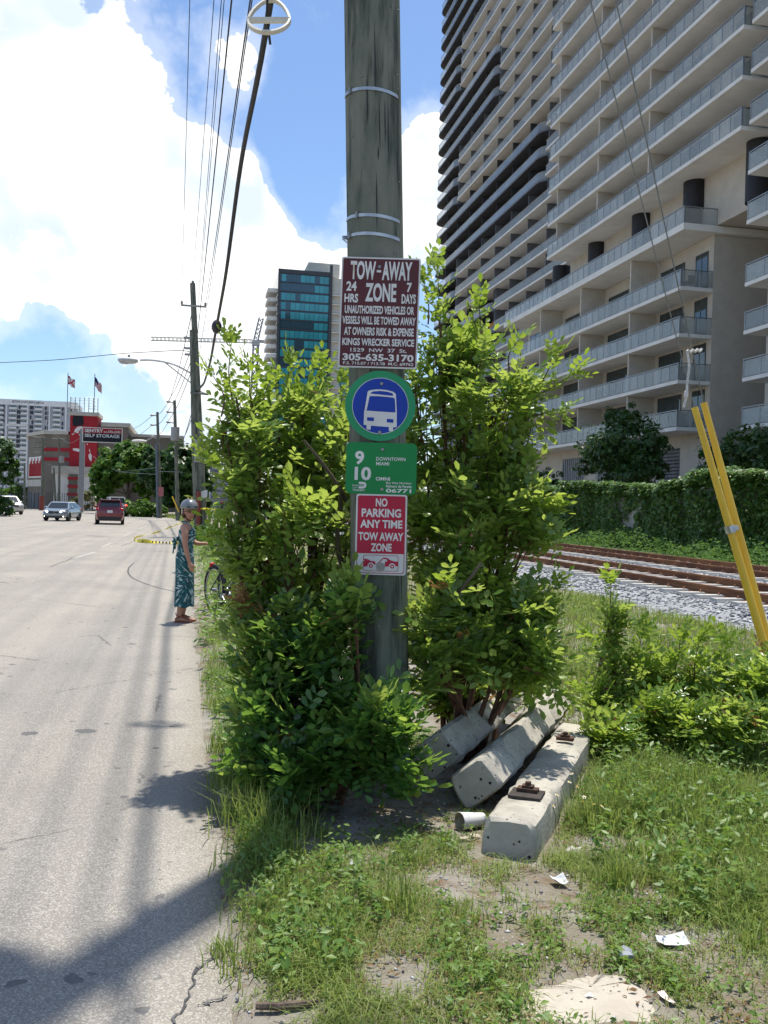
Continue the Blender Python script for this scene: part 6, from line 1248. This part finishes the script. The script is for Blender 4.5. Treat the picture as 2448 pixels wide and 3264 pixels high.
for px, py, lb in ((824, 1742, 'small yellow flower in the shade under the shrub'), (1122, 2560/1.4756+78, 'tiny yellow flower left of the paper cup')):
    h = G(px, py, .04); t_ = thing('yellow_flower', lb, 'flower', (h[0], h[1], 0)); obj('stem', MB().tube([(h[0], h[1], 0), h], .0015, 4), M_stem, t_); obj('petals', MB().ball(tuple(h), (.016, .012, .008), 8, 5), M_yelc, t_)

# ================================================================== CARS
M_tyre = pm('tyre_rubber', (.016, .016, .017), None, 12, .85); M_rim = pm('alloy_rim', (.45, .46, .48), None, 6, .3, .9); M_cglass = glassmat('car_glass', (.03, .04, .045), .03, .94, 1.0); M_trimb = pm('black_trim', (.02, .02, .022), None, 5, .5); M_chrome = pm('chrome', (.7, .7, .72), None, 5, .12, 1.0)
M_tail = pm('tail_light_red', (.35, .008, .01), None, 5, .2); M_lampon = pm('lit_headlamp', (.9, .85, .7), None, 5, .2, emit=((1, .9, .7), 6.0)); M_amber = pm('lit_indicator', (.9, .45, .1), None, 5, .2, emit=((1, .5, .12), 3.0)); M_brake = pm('lit_brake_lamp', (.7, .05, .03), None, 5, .2, emit=((1, .08, .04), 4.0)); M_clear = pm('headlamp_clear', (.55, .56, .57), None, 5, .1)
def paint(nm, c): 
    m = pm(nm, c, tuple(q*.92 for q in c), 2, .28, .35, spec=.6); m.node_tree.nodes['Principled BSDF'].inputs['Coat Weight'].default_value = .8; m.node_tree.nodes['Principled BSDF'].inputs['Coat Roughness'].default_value = .06; return m
def car(name, label, loc, heading, pm_, L=4.6, Wd=1.82, hh=1.45, hood=.92, belt=.98, roof=(.18, -.22), cab=(.30, -.44), suv=False, lights='front', gr=.17):
    """local: +y forward, x right; heading = direction of travel (radians from +y, clockwise)"""
    t_ = thing(name, label, 'car', loc, -heading); hl = L/2; w2 = Wd/2
    # lower body: lofted sections rear to front
    secs = []
    st = [(-1.0, .80, .46, belt-.16), (-.985, .90, .32, belt-.06), (-.90, .975, .25, belt), (-.6, 1, gr+.03, belt+.02), (0, 1, gr+.02, belt), (.38, 1, gr+.03, belt-.03), (.60, .985, gr+.05, hood+.02), (.86, .955, .24, hood-.06), (.965, .88, .28, hood-.17), (1.0, .76, .40, hood-.30)]
    for f, wf, zb, zt_ in st:
        y = f*hl; w_ = w2*wf; half = [(.0, zb), (w_*.82, zb), (w_*.96, zb+.12), (w_, zb+(zt_-zb)*.45), (w_*.985, zb+(zt_-zb)*.78), (w_*.90, zt_), (w_*.5, zt_+.025)]
        secs.append([(x, y, z) for x, z in half]+[(0, y, zt_+.03)]+[(-x, y, z) for x, z in half[:0:-1]])
    body = obj('body', MB().loft(secs), pm_, t_, True, 42, local=True)
    # cabin
    zb = belt-.02; y0, y1 = cab[1]*L, cab[0]*L; ry0, ry1 = roof[1]*L, roof[0]*L
    if suv: y0, ry0 = -hl*.96, -hl*.82
    wb_, wr = w2*.93, w2*.74; cabs = []
    P0 = [(wb_, y0, zb), (wb_, y1, zb), (-wb_, y1, zb), (-wb_, y0, zb)]; P1 = [(wr, ry0, hh-.05), (wr, ry1, hh-.05), (-wr, ry1, hh-.05), (-wr, ry0, hh-.05)]; P2_ = [(wr*.86, ry0+.12, hh), (wr*.86, ry1-.15, hh), (-wr*.86, ry1-.15, hh), (-wr*.86, ry0+.12, hh)]
    obj('roof_shell', MB().loft([P0, P1, P2_]), pm_, t_, True, 25, local=True)
    def quad(a, b_, c_, d_, u0, u1, v0, v1, off):
        a, b_, c_, d_ = map(np.array, (a, b_, c_, d_)); n = norm(np.cross(b_-a, d_-a)); f = lambda u, v: (a*(1-u)+b_*u)*(1-v)+(d_*(1-u)+c_*u)*v; return MB().extr([f(u0, v0)+n*off, f(u1, v0)+n*off, f(u1, v1)+n*off, f(u0, v1)+n*off], n*.008)
    obj('windshield', quad(P0[1], P0[2], P1[2], P1[1], .06, .94, .10, .92, .004), M_cglass, t_, local=True); obj('rear_window', quad(P0[3], P0[0], P1[0], P1[3], .09, .91, .22, .90, .004), M_cglass, t_, local=True)
    for i0, i1 in ((0, 1), (2, 3)):
        for u0, u1 in ((.05, .33), (.36, .62), (.65, .93)) if suv else ((.08, .46), (.50, .92)): obj('side_window', quad(P0[i0], P0[i1], P1[i1], P1[i0], u0, u1, .12, .90, .004), M_cglass, t_, local=True)
    wr_ = .33 if not suv else .36
    for sx in (-1, 1):
        for fy in (-.29, .305):
            x = sx*(w2-.10); rg = []
            for dx, rr in ((-.10, wr_*.62), (-.11, wr_*.92), (-.08, wr_), (.08, wr_), (.11, wr_*.92), (.10, wr_*.62)): rg.append([(x+dx*1.0, fy*L+rr*math.cos(a), wr_+rr*math.sin(a)) for a in np.linspace(0, 6.283, 22, endpoint=False)])
            wh = obj('wheel', MB().loft(rg), M_tyre, t_, True, 40, local=True); rim = MB().tube([(x-.09, fy*L, wr_), (x+.09, fy*L, wr_)], wr_*.2, 12)
            for k_ in range(5): a = k_*1.2566; rim.obox((x+sx*.085, fy*L+.32*wr_*math.cos(a), wr_+.32*wr_*math.sin(a)), (.012, 0, 0), (0, wr_*.30*math.cos(a), wr_*.30*math.sin(a)), (0, -.09*wr_*math.sin(a)*2, .09*wr_*math.cos(a)*2))
            rim.tube([(x+sx*.07, fy*L+wr_*.64*math.cos(a), wr_+wr_*.64*math.sin(a)) for a in np.linspace(0, 6.283, 20, endpoint=False)], .018, 5, closed=True); obj('rim', rim, M_rim, wh, local=True)
            ar = MB().tube([(sx*(w2-.015), fy*L+(wr_+.05)*math.cos(a), wr_+(wr_+.05)*math.sin(a)) for a in np.linspace(-.1, 3.24, 14)], .035, 6); obj('wheel_arch', ar, M_trimb if suv else pm_, t_, True, local=True)
        obj('mirror', MB().ball((sx*(w2+.06), cab[0]*L-.32, belt+.07), (.12, .07, .085), 10, 6), pm_, t_, True, local=True)
    zf = hood-.30
    obj('lower_trim', MB().obox((0, hl*.985, .36), (w2*.72, 0, 0), (0, .03, 0), (0, 0, .07)).obox((0, -hl*.985, .42), (w2*.78, 0, 0), (0, .035, 0), (0, 0, .12 if suv else .07)), M_trimb, t_, local=True)
    gl = obj('grille', MB().obox((0, hl*.993, zf+.04), (w2*.36, 0, 0), (0, .03, 0), (0, 0, .10)), M_trimb, t_, local=True)
    for sx in (-1, 1):
        obj('grille_surround', MB().tube([(sx*.03, hl+.015, zf-.04), (sx*.03, hl+.01, zf+.13), (sx*w2*.35, hl, zf+.13), (sx*w2*.33, hl, zf-.04)], .014, 5, closed=True), M_chrome, gl, local=True)
        hlm = obj('headlight', MB().ball((sx*w2*.68, hl*.935, zf+.10), (.22, .14, .085), 12, 6), M_clear, t_, True, local=True)
        if lights == 'front':
            obj('lamp', MB().ball((sx*w2*.56, hl*.985, zf+.09), (.075, .05, .06), 10, 6), M_lampon, hlm, True, local=True); obj('indicator', MB().ball((sx*w2*.83, hl*.93, zf+.11), (.06, .05, .05), 8, 5), M_amber, hlm, True, local=True); obj('fog_lamp', MB().ball((sx*w2*.72, hl*.965, .36), (.055, .05, .05), 10, 6), M_lampon, t_, True, local=True)
        obj('tail_light', MB().ball((sx*w2*.80, -hl*.945, belt-.10), (.17, .11, .12), 12, 6), M_brake if lights == 'brake' else M_tail, t_, True, local=True)
    obj('licence_plate', MB().obox((0, -hl*1.0-.01, belt-.22), (.17, 0, 0), (0, .012, 0), (0, 0, .085)), matte(name+'_plate', (.68, .69, .70)) if name+'_plate' not in bpy.data.materials else bpy.data.materials[name+'_plate'], t_, local=True)
    if suv:
        for sx in (-1, 1): obj('roof_rail', MB().tube([(sx*wr*.86, ry0+.2, hh+.0), (sx*wr*.86, ry0+.4, hh+.05), (sx*wr*.86, ry1-.5, hh+.05), (sx*wr*.86, ry1-.3, hh)], .022, 6), M_trimb if lights != 'none' else M_chrome, t_, local=True)
        obj('rear_spoiler', MB().obox((0, ry0-.10, hh-.035), (wr*.92, 0, 0), (0, .14, 0), (0, 0, .022)), pm_, t_, local=True)
    return t_
p = (G(105, 1126)+G(168, 1124))/2
car('sedan', 'blue-grey sedan with lit headlights driving towards the camera', (-9.15, 72.5, 0), RAD(180+9), paint('blue_grey_paint', (.20, .25, .30)), 4.5, 1.8, 1.42, .90, .93)
car('red_suv', 'dark red compact SUV seen from behind', (-5.25, 66.2, 0), RAD(-4), paint('dark_red_paint', (.16, .010, .022)), 4.57, 1.85, 1.68, 1.08, 1.10, (.17, -.3), (.30, -.46), True, 'none', .21)
car('white_van', 'white van with glowing brake lights ahead of the red SUV', (-7.3, 98, 0), RAD(-10), paint('white_paint', (.72, .72, .71)), 5.0, 1.98, 1.95, 1.15, 1.18, (.2, -.3), (.32, -.46), True, 'brake', .2)
car('silver_suv', 'silver SUV turning out of the side street at the left edge', (-17.2, 95, 0), RAD(180-28), paint('silver_paint', (.50, .50, .50)), 4.9, 1.98, 1.78, 1.10, 1.12, (.14, -.3), (.28, -.46), True, 'none', .2)
car('dark_hatchback', 'distant dark car with headlights on at the far left edge', (PY(-2, 1080, 128)[0], 128, 0), RAD(180-20), paint('charcoal_paint', (.07, .07, .08)), 4.3, 1.8, 1.5, .95, .98)

# ================================================================== PEOPLE
def ell(c, rx, ry, n=14, ax=None):
    return [(c[0]+rx*math.cos(2*math.pi*i/n), c[1]+ry*math.sin(2*math.pi*i/n), c[2]) for i in range(n)]
def limb(mb, pts, rad, n=10): return mb.tube(smoothpts(pts, 14) if len(pts) > 2 else pts, np.interp(np.linspace(0, 1, 14 if len(pts) > 2 else len(pts)), np.linspace(0, 1, len(rad)), rad), n)
def remeshed(name, mb, m, parent, vox, sm=4):
    me = new_mesh(name, mb.V, mb.F); o = bpy.data.objects.new(name, me); COL.objects.link(o)
    md = o.modifiers.new('r', 'REMESH'); md.mode = 'VOXEL'; md.voxel_size = vox; ms = o.modifiers.new('s', 'SMOOTH'); ms.factor = .5; ms.iterations = sm
    bpy.context.view_layer.update(); me2 = bpy.data.meshes.new_from_object(o.evaluated_get(bpy.context.evaluated_depsgraph_get())); bpy.data.objects.remove(o); me2.name = name
    me2.polygons.foreach_set('use_smooth', [True]*len(me2.polygons)); return link(name, me2, m, parent, local=True)
def hand(mb, w_, d, pn, sd_, s=1.0, curl=.5):
    """w_: wrist point, d: direction of fingers, pn: palm normal, sd_: thumb side"""
    w_, d, pn, sd_ = map(lambda q: np.array(q, float), (w_, d, pn, sd_)); d, pn, sd_ = norm(d), norm(pn), norm(sd_)
    mb.tube([w_-d*.01, w_+d*.03*s, w_+d*.075*s], [.022*s, .030*s, .030*s], 10); mb.obox(w_+d*.05*s, sd_*.034*s, d*.04*s, pn*.013*s)
    for k_, (o_, l) in enumerate(((.027, .068), (.009, .078), (-.010, .072), (-.028, .056))):
        a = w_+d*.085*s+sd_*o_*s; m1 = a+(d*(1-.3*curl)+pn*.35*curl)*l*.5*s; m2 = m1+(d*(1-.7*curl)+pn*.9*curl)*l*.5*s; mb.tube([a-d*.02, a, m1, m2], [.0095*s, .0092*s, .0085*s, .007*s], 7)
    a = w_+d*.02*s+sd_*.03*s; mb.tube([a-sd_*.01, a+(sd_*.6+d*.6)*.035*s, a+(sd_*.35+d+pn*.3)*.062*s], [.0125*s, .011*s, .008*s], 7)
M_skin = pm('skin', (.46, .235, .155), (.41, .20, .13), 8, .55); M_hair = pm('brown_hair', (.09, .035, .018), None, 30, .6); M_helm = pm('grey_helmet', (.22, .23, .24), None, 5, .32, .2); M_strap = pm('black_strap', (.012, .012, .013), None, 5, .7); M_sand = pm('tan_sandal_leather', (.24, .07, .04), None, 12, .6)
def print_mat():
    m = bpy.data.materials.new('teal_leaf_print'); m.use_nodes = True; t = NT(m.node_tree); b = m.node_tree.nodes['Principled BSDF']; b.inputs['Roughness'].default_value = .85
    c = t.n('ShaderNodeTexCoord'); P = c.outputs['Object']; v = t.n('ShaderNodeTexVoronoi', i_Scale=4.5); t.l(P, v.inputs['Vector'])
    rot = t.n('ShaderNodeVectorRotate', rotation_type='AXIS_ANGLE'); rot.inputs['Axis'].default_value = (0, 1, 0); t.l(P, rot.inputs['Vector']); sp = t.n('ShaderNodeSeparateColor'); t.l(v.outputs['Color'], sp.inputs[0]); t.l(t.m('MULTIPLY', sp.outputs[0], 6.28), rot.inputs['Angle'])
    wv = t.n('ShaderNodeTexWave', i_Scale=5.5, i_Distortion=5.5, i_Detail=1.0); t.l(rot.outputs[0], wv.inputs['Vector'])
    mp = t.n('ShaderNodeMapping'); mp.inputs['Scale'].default_value = (5, 5, 24); t.l(rot.outputs[0], mp.inputs[0]); nz = t.n('ShaderNodeTexNoise', i_Scale=1.6, i_Detail=2.5, i_Distortion=.6); t.l(mp.outputs[0], nz.inputs['Vector']); q = nz.outputs['Fac']
    col = t.mix(t.mr(q, .40, .44), (.42, .50, .49), (.012, .105, .115)); col = t.mix(t.mr(q, .54, .58), col, (.006, .030, .036)); col = t.mix(t.mr(q, .645, .66), col, (.30, .38, .38)); t.l(col, b.inputs['Base Color']); return m
M_print = print_mat()
Wm = thing('person', 'woman in a teal leaf-print dress and grey bike helmet standing at the street edge', 'person', (-.02, 13.33, 0)); 
Wm.scale = (1.0, 1.0, 1.0)
bd = MB()
# legs (thigh to ankle), feet pointing +x
for sy, ox in ((-1, -.02), (1, .03)):
    hip = (ox*.3, sy*.085, .88); kn = (.01+ox, sy*.085, .48); an = (-.055+ox, sy*.08, .085); limb(bd, [hip, kn, (kn[0]-.03, kn[1], .33), an], [.085, .062, .056, .034]); bd.loft([[(an[0]+dx, an[1]+wy*math.cos(t), max(.012, h_*.5+h_*.5*math.sin(t))) for t in np.linspace(0, 6.283, 10, endpoint=False)] for dx, wy, h_ in ((-.055, .022, .05), (-.03, .033, .085), (.02, .036, .10), (.09, .043, .055), (.15, .042, .035), (.185, .025, .022))])
# torso
bd.loft([ell(c, a, b_) for c, a, b_ in (((0, 0, .80), .09, .13), ((-.01, 0, .90), .115, .165), ((-.005, 0, 1.0), .105, .145), ((.0, 0, 1.08), .092, .128), ((.01, 0, 1.18), .105, .14), ((.012, 0, 1.26), .108, .155), ((.0, 0, 1.34), .085, .165), ((-.005, 0, 1.385), .05, .10))])
limb(bd, [(-.005, 0, 1.36), (.01, -.005, 1.42), (.022, -.012, 1.47)], [.056, .048, .047]); hc = np.array([.035, -.015, 1.545])
bd.ball(tuple(hc+np.array([0, 0, .02])), (.082, .09, .10), 16, 12); fd = norm(np.array([.35, -1, 0])); fs = np.array([-fd[1], fd[0], 0])
bd.ball(tuple(hc+fd*.03+np.array([0, 0, -.045])), (.058, .062, .062), 14, 10)           # jaw
nb = hc+fd*.092+np.array([0, 0, -.012]); bd.tube([nb+np.array([0, 0, .03])-fd*.012, nb+np.array([0, 0, .008]), nb+fd*.016+np.array([0, 0, -.012]), nb-fd*.005+np.array([0, 0, -.024])], [.007, .009, .013, .010], 8)
for sg in (-1, 1): bd.ball(tuple(hc+fs*sg*.083+np.array([0, 0, -.01])), (.016, .022, .03), 8, 6)
# right arm (towards the camera) hangs, left arm reaches to the handlebar
sh_r = (-.015, -.185, 1.335); el_r = (-.01, -.235, 1.07); wr_r = (.055, -.225, .845); limb(bd, [(-.01, -.13, 1.35), sh_r, (-.02, -.215, 1.2), el_r, (.02, -.235, .97), wr_r], [.05, .054, .045, .037, .034, .022]); hand(bd, wr_r, (.35, .0, -1), (0, 1, 0), (1, 0, 0), .95, .35)
limb(bd, [(0, .13, 1.34), (.02, .18, 1.32), (.07, .20, 1.16), (.10, .20, 1.09), (.20, .16, 1.095), (.285, .13, 1.10)], [.048, .05, .042, .036, .03, .021]); hand(bd, (.285, .13, 1.10), (1, -.3, -.1), (0, 0, -1), (-.2, -1, 0), .95, .75)
body = remeshed('body', bd, M_skin, Wm, .0065, 5)
# face
for sg in (-1, 1): obj('eye', MB().ball(tuple(hc+fd*.083+fs*sg*.03+np.array([0, 0, .012])), (.011, .011, .007), 8, 6), pm('eye_dark', (.03, .02, .018)) if 'eye_dark' not in bpy.data.materials else bpy.data.materials['eye_dark'], Wm, True, local=True)
obj('mouth', MB().tube([hc+fd*.086+fs*.024+np.array([0, 0, -.056]), hc+fd*.094+np.array([0, 0, -.059]), hc+fd*.086-fs*.024+np.array([0, 0, -.056])], [.003, .006, .003], 6), pm('lips', (.40, .10, .09)), Wm, True, local=True)
gl = MB()
for sg in (-1, 1): q = hc+fd*.098+fs*sg*.034+np.array([0, 0, .012]); gl.tube([q+fs*.027*math.cos(t)+np.array([0, 0, .017*math.sin(t)]) for t in np.linspace(0, 6.283, 14, endpoint=False)], .0032, 5, closed=True); gl.tube([q+fs*sg*.027, hc+fs*sg*.088+fd*.0+np.array([0, 0, .01])], .003, 4)
gl.tube([hc+fd*.100+fs*s_*.008+np.array([0, 0, .014]) for s_ in (-1, 1)], .003, 4); obj('glasses', gl, M_strap, Wm, local=True)
# hair and helmet
hr = MB(); hr.ball(tuple(hc-fd*.03+np.array([0, 0, .0])), (.092, .092, .098), 14, 10); hr.ball(tuple(hc-fd*.055+np.array([0, 0, -.07])), (.06, .06, .065), 12, 8)
for sg in (-1, 1): hr.ball(tuple(hc+fs*sg*.078-fd*.015+np.array([0, 0, -.03])), (.025, .03, .06), 8, 6)
remeshed('hair', hr, M_hair, Wm, .008, 3)
hm = []
for z, rx, ry in ((.035, .112, .128), (.05, .122, .138), (.085, .121, .136), (.12, .108, .122), (.15, .084, .095), (.17, .05, .057), (.178, .012, .014)): hm.append([tuple(hc+fs*rx*math.cos(t)+fd*(ry*math.sin(t)-.005)+np.array([0, 0, z+.012])) for t in np.linspace(0, 6.283, 24, endpoint=False)])
he = obj('helmet', MB().loft(hm), M_helm, Wm, True, 60, local=True)
for sg in (-1, 1): q = hc+fs*sg*.055+fd*.120+np.array([0, 0, .075]); obj('vent', MB().obox(q, fs*.022, np.array([0, 0, .007]), fd*.012), M_strap, he, local=True)
ck = MB()
for sg in (-1, 1): ck.tube(smoothpts([hc+fs*sg*.098+np.array([0, 0, .045]), hc+fs*sg*.090+fd*.02+np.array([0, 0, -.04]), hc+fs*sg*.03+fd*.055+np.array([0, 0, -.118])], 10), .006, 5)
ck.tube([hc+fs*.03+fd*.055+np.array([0, 0, -.118]), hc-fs*.03+fd*.055+np.array([0, 0, -.118])], .007, 5); obj('chin_strap', ck, M_strap, he, local=True)
# dress: halter bodice into a long straight skirt, folds towards the hem
dr = []; nd = 40
for z, rx, ry, ox in ((1.335, .085, .125, .012), (1.28, .119, .160, .014), (1.20, .121, .158, .012), (1.10, .104, .142, .0), (1.02, .108, .150, -.004), (.92, .128, .180, -.012), (.80, .130, .182, -.01), (.62, .128, .176, -.006), (.42, .130, .178, -.004), (.22, .133, .182, -.004)):
    k_ = np.clip((.95-z)/.7, 0, 1); dr.append([(ox+(rx+.010*k_*math.sin(9*t+z*2)+.006*k_*math.sin(17*t))*math.cos(t), (ry+.010*k_*math.sin(9*t+z*2))*math.sin(t), z+(.0 if z > .25 else .012*math.sin(5*t))) for t in np.linspace(0, 6.283, nd, endpoint=False)])
drs = obj('dress', MB().loft(dr, cap=False), M_print, Wm, True, 0, local=True)
so2 = MB()
for sg in (-1, 1): so2.tube(smoothpts([(.08, sg*.085, 1.30), (.045, sg*.085, 1.39), (-.03, sg*.06, 1.415), (-.06, 0, 1.41)], 12), .014, 6)
obj('strap', so2, M_print, drs, True, local=True); obj('back_tie', MB().tube([(-.10, 0, 1.18), (-.165, -.02, 1.13), (-.15, -.03, 1.02)], [.03, .035, .012], 6).tube([(-.10, 0, 1.18), (-.15, -.05, 1.17), (-.175, -.05, .96)], [.02, .022, .008], 6), M_print, drs, True, local=True)
for sy, ox in ((-1, -.02), (1, .03)):
    an = np.array([-.055+ox, sy*.08, 0]); sd2 = MB(); sd2.loft([[(an[0]+x, an[1]+y_*.5*sgn, z) for x, y_ in ((-.065, .03), (-.04, .07), (.03, .075), (.10, .095), (.16, .085), (.195, .03)) for sgn in (1,)]+[(an[0]+x, an[1]-y_*.5, z) for x, y_ in ((.195, .03), (.16, .085), (.10, .095), (.03, .075), (-.04, .07), (-.065, .03))] for z in (.0, .014)])
    for q in ([(-.05, -.035, .05), (-.0, -.045, .075), (.05, .0, .085), (0, .045, .075), (-.05, .035, .05)], [(.14, -.045, .02), (.11, 0, .055), (.14, .045, .02)], [(.11, 0, .058), (.05, -.035, .075), (-.03, -.042, .1), (-.045, 0, .13), (-.03, .042, .1), (.05, .035, .075), (.11, 0, .058)]): sd2.tube([an+np.array(p_) for p_ in q], .0055, 5)
    obj('sandal', sd2, M_sand, Wm, local=True)
# distant person in dark clothes beside the second pole
Pp = thing('person', 'distant person in dark clothes with a reddish cap beside the second pole', 'person', (1.55, 44, 0)); bd = MB()
for sy in (-1, 1): limb(bd, [(0, sy*.09, .9), (.03*sy, sy*.10, .48), (0, sy*.10, .06)], [.085, .065, .045]); bd.ball((.0, sy*.1-.05, .045), (.05, .12, .045), 10, 6); limb(bd, [(0, sy*.17, 1.4) if 0 else (sy*.18, 0, 1.40), (sy*.23, .02, 1.15), (sy*.16, -.14, 1.05)], [.05, .045, .03]); hand(bd, (sy*.16, -.14, 1.05), (-sy*.5, -1, .1), (0, 0, -1), (sy, -.3, .3), 1, .6)
bd.loft([ell(c, a, b_) for c, a, b_ in (((0, 0, .82), .15, .10), ((0, 0, 1.0), .14, .10), ((0, 0, 1.2), .165, .115), ((0, 0, 1.36), .17, .10), ((0, 0, 1.44), .07, .06))]); bd.tube([(0, 0, 1.42), (0, -.01, 1.54)], .05, 8); bd.ball((0, -.02, 1.62), (.08, .095, .11), 12, 10); bd.ball((0, -.115, 1.61), (.014, .02, .02), 6, 5)
remeshed('body', bd, pm('dark_clothes', (.015, .015, .02), (.02, .025, .05), 3, .9), Pp, .012, 3); obj('cap', MB().ball((0, .0, 1.68), (.095, .105, .07), 12, 8).ball((0, -.12, 1.665), (.07, .07, .012), 10, 5), pm('reddish_cap', (.16, .02, .02)), Pp, True, local=True)

# ---- bicycle
M_bframe = pm('black_bike_paint', (.015, .015, .017), None, 5, .35); M_bred = pm('red_bike_part', (.50, .02, .015), None, 5, .35)
bk_ = thing('bicycle', 'black bicycle with red lights held by the woman', 'bicycle', (.62, 14.05, 0), RAD(22)); Rw = .345
# local: +y = rear to front is -y (front towards the street edge and camera)
fw_, rw_ = np.array([0, -.52, Rw]), np.array([0, .52, Rw])
for nm, c in (('wheel', fw_), ('wheel', rw_)):
    wh = obj(nm, MB().tube([c+np.array([0, Rw*math.cos(t), Rw*math.sin(t)]) for t in np.linspace(0, 6.283, 36, endpoint=False)], .022, 8, closed=True), M_tyre, bk_, True, local=True); obj('rim', MB().tube([c+np.array([0, (Rw-.03)*math.cos(t), (Rw-.03)*math.sin(t)]) for t in np.linspace(0, 6.283, 36, endpoint=False)], .011, 6, closed=True), M_rim, wh, True, local=True)
    spk = MB().tube([c-np.array([.04, 0, 0]), c+np.array([.04, 0, 0])], .02, 8)
    for k_ in range(20): t = k_*math.pi/10; spk.tube([c+np.array([.025*(-1)**k_, 0, 0]), c+np.array([0, (Rw-.03)*math.cos(t), (Rw-.03)*math.sin(t)])], .0015, 3, cap=False)
    obj('spokes', spk, M_rim, wh, local=True); obj('mudguard', MB().tube([c+np.array([0, (Rw+.035)*math.cos(t), (Rw+.035)*math.sin(t)]) for t in np.linspace(.2, 2.9, 18)], .014, 6), M_bframe, wh, True, local=True)
bb, hd_, st_ = np.array([0, .08, .30]), np.array([0, -.40, .80]), np.array([0, .20, .82])
frm = MB().tube([bb, st_], .017, 8).tube([bb, hd_-np.array([0, 0, .08])], .019, 8).tube([st_-np.array([0, 0, .12])+np.array([0, -.02, 0]), hd_], .016, 8)
for sx in (-.06, .06): frm.tube([bb, rw_+np.array([sx, 0, 0])], .010, 6).tube([st_-np.array([0, 0, .1]), rw_+np.array([sx, 0, 0])], .009, 6).tube([hd_-np.array([0, 0, .1]), fw_+np.array([sx, 0, 0])], .012, 6)
frm.tube([hd_-np.array([0, 0, .12]), hd_+np.array([0, .03, .16])], .018, 8); obj('frame', frm, M_bframe, bk_, True, local=True)
obj('handlebar', MB().tube(smoothpts([(-.30, -.20, 1.06), (-.22, -.30, 1.05), (0, -.37, .99), (.22, -.30, 1.05), (.30, -.20, 1.06)], 20), .013, 8), M_bframe, bk_, True, local=True)
for sx in (-1, 1): obj('grip', MB().tube([(sx*.30, -.20, 1.06), (sx*.335, -.10, 1.065)], .018, 8), M_strap, bk_, True, local=True)
obj('saddle', MB().loft([[(wd*math.cos(t), y, .96+h_*math.sin(t)) for t in np.linspace(0, 6.283, 10, endpoint=False)] for y, wd, h_ in ((.06, .018, .015), (.14, .035, .022), (.24, .07, .03), (.31, .085, .035), (.34, .05, .02))]), M_strap, bk_, True, local=True); obj('seat_post', MB().tube([st_, (0, .235, .95)], .013, 8), M_rim, bk_, True, local=True)
obj('chainring', MB().tube([bb+np.array([.045, .09*math.cos(t), .09*math.sin(t)]) for t in np.linspace(0, 6.283, 24, endpoint=False)], .008, 5, closed=True).tube([bb-np.array([.07, 0, 0]), bb+np.array([.07, 0, 0])], .02, 8), M_rim, bk_, True, local=True)
for sx, a in ((1, .6), (-1, .6+math.pi)): e = bb+np.array([sx*.075, .17*math.cos(a), .17*math.sin(a)]); obj('crank', MB().tube([bb+np.array([sx*.07, 0, 0]), e], .01, 6), M_rim, bk_, True, local=True); obj('pedal', MB().obox(e+np.array([sx*.05, 0, 0]), (.045, 0, 0), (0, .035, 0), (0, 0, .01)), M_strap, bk_, local=True)
obj('front_light', MB().ball((0, -.50, .80), (.06, .05, .06), 10, 6), M_bred, bk_, True, local=True); obj('rear_light', MB().ball((0, .62, .72), (.05, .03, .04), 10, 6), M_bred, bk_, True, local=True); obj('reflector', MB().obox((0, -.55, .62), (.07, 0, 0), (0, .012, 0), (0, 0, .035)), M_bred, bk_, local=True); obj('bell', MB().ball((-.06, -.40, .90), (.05, .05, .03), 10, 6), M_yelc, bk_, True, local=True)
bk2 = copy_tree(bk_); bk2.location = (.95, 14.6, 0); bk2.rotation_euler = (0, 0, RAD(30)); tag(bk2, 'second bicycle half hidden in the shrub behind the first', 'bicycle')

# ---- caution tape
M_tape = pm('yellow_caution_tape', (.78, .66, .04), (.62, .52, .05), 9, .5); M_taped = pm('tape_print', (.05, .045, .02))
def ribbon(pts, wd, upm=1.0):
    P = smoothpts(pts, 50); V = []
    for i, p_ in enumerate(P): tw = .5+.5*math.sin(i*.33); V += [p_+np.array([0, wd*.5*(1-tw), wd*.5*tw*upm]), p_-np.array([0, wd*.5*(1-tw), wd*.5*tw*upm])]
    return MB().add(V, [(2*i, 2*i+2, 2*i+3, 2*i+1) for i in range(len(P)-1)])
T0 = thing('caution_tape', 'yellow caution tape trailing from the pole across the street', 'caution tape', G(300, 1163))
g1 = [AD(372, 1137, 42), G(345, 1148, .06), G(315, 1156, .04), G(298, 1159, .04), G(289, 1164, .05), G(296, 1169, .05), G(320, 1171, .05), G(350, 1172, .05), G(380, 1173, .06), G(430, 1175, .08)]
obj('tape', ribbon(g1[:5], .09), M_tape, T0); t2 = obj('tape', ribbon(g1[4:], .22), M_tape, T0)
for k_ in range(16): f = g1[5]+(g1[9]-g1[5])*(.1+.055*k_); obj('print_mark', MB().box(f[0]-.03, f[0]+.03, f[1]-.16, f[1]-.155, .03, .10), M_taped, t2)
obj('tape', MB().tube([AD(372, 1137, 42), AD(400, 1126, 44), p2(1.4)+np.array([-.2, -.25, 0])], .02, 5), M_tape, T0); obj('tape_wrap', MB().tube([p2(1.35)+np.array([.24*math.cos(t), .24*math.sin(t), 0]) for t in np.linspace(0, 6.283, 20, endpoint=False)], .05, 5, closed=True), M_tape, T0); obj('tape', MB().tube([p2(1.35)+np.array([.24, 0, 0]), np.array([3.2, 45, 1.25])], .03, 5), M_tape, T0)
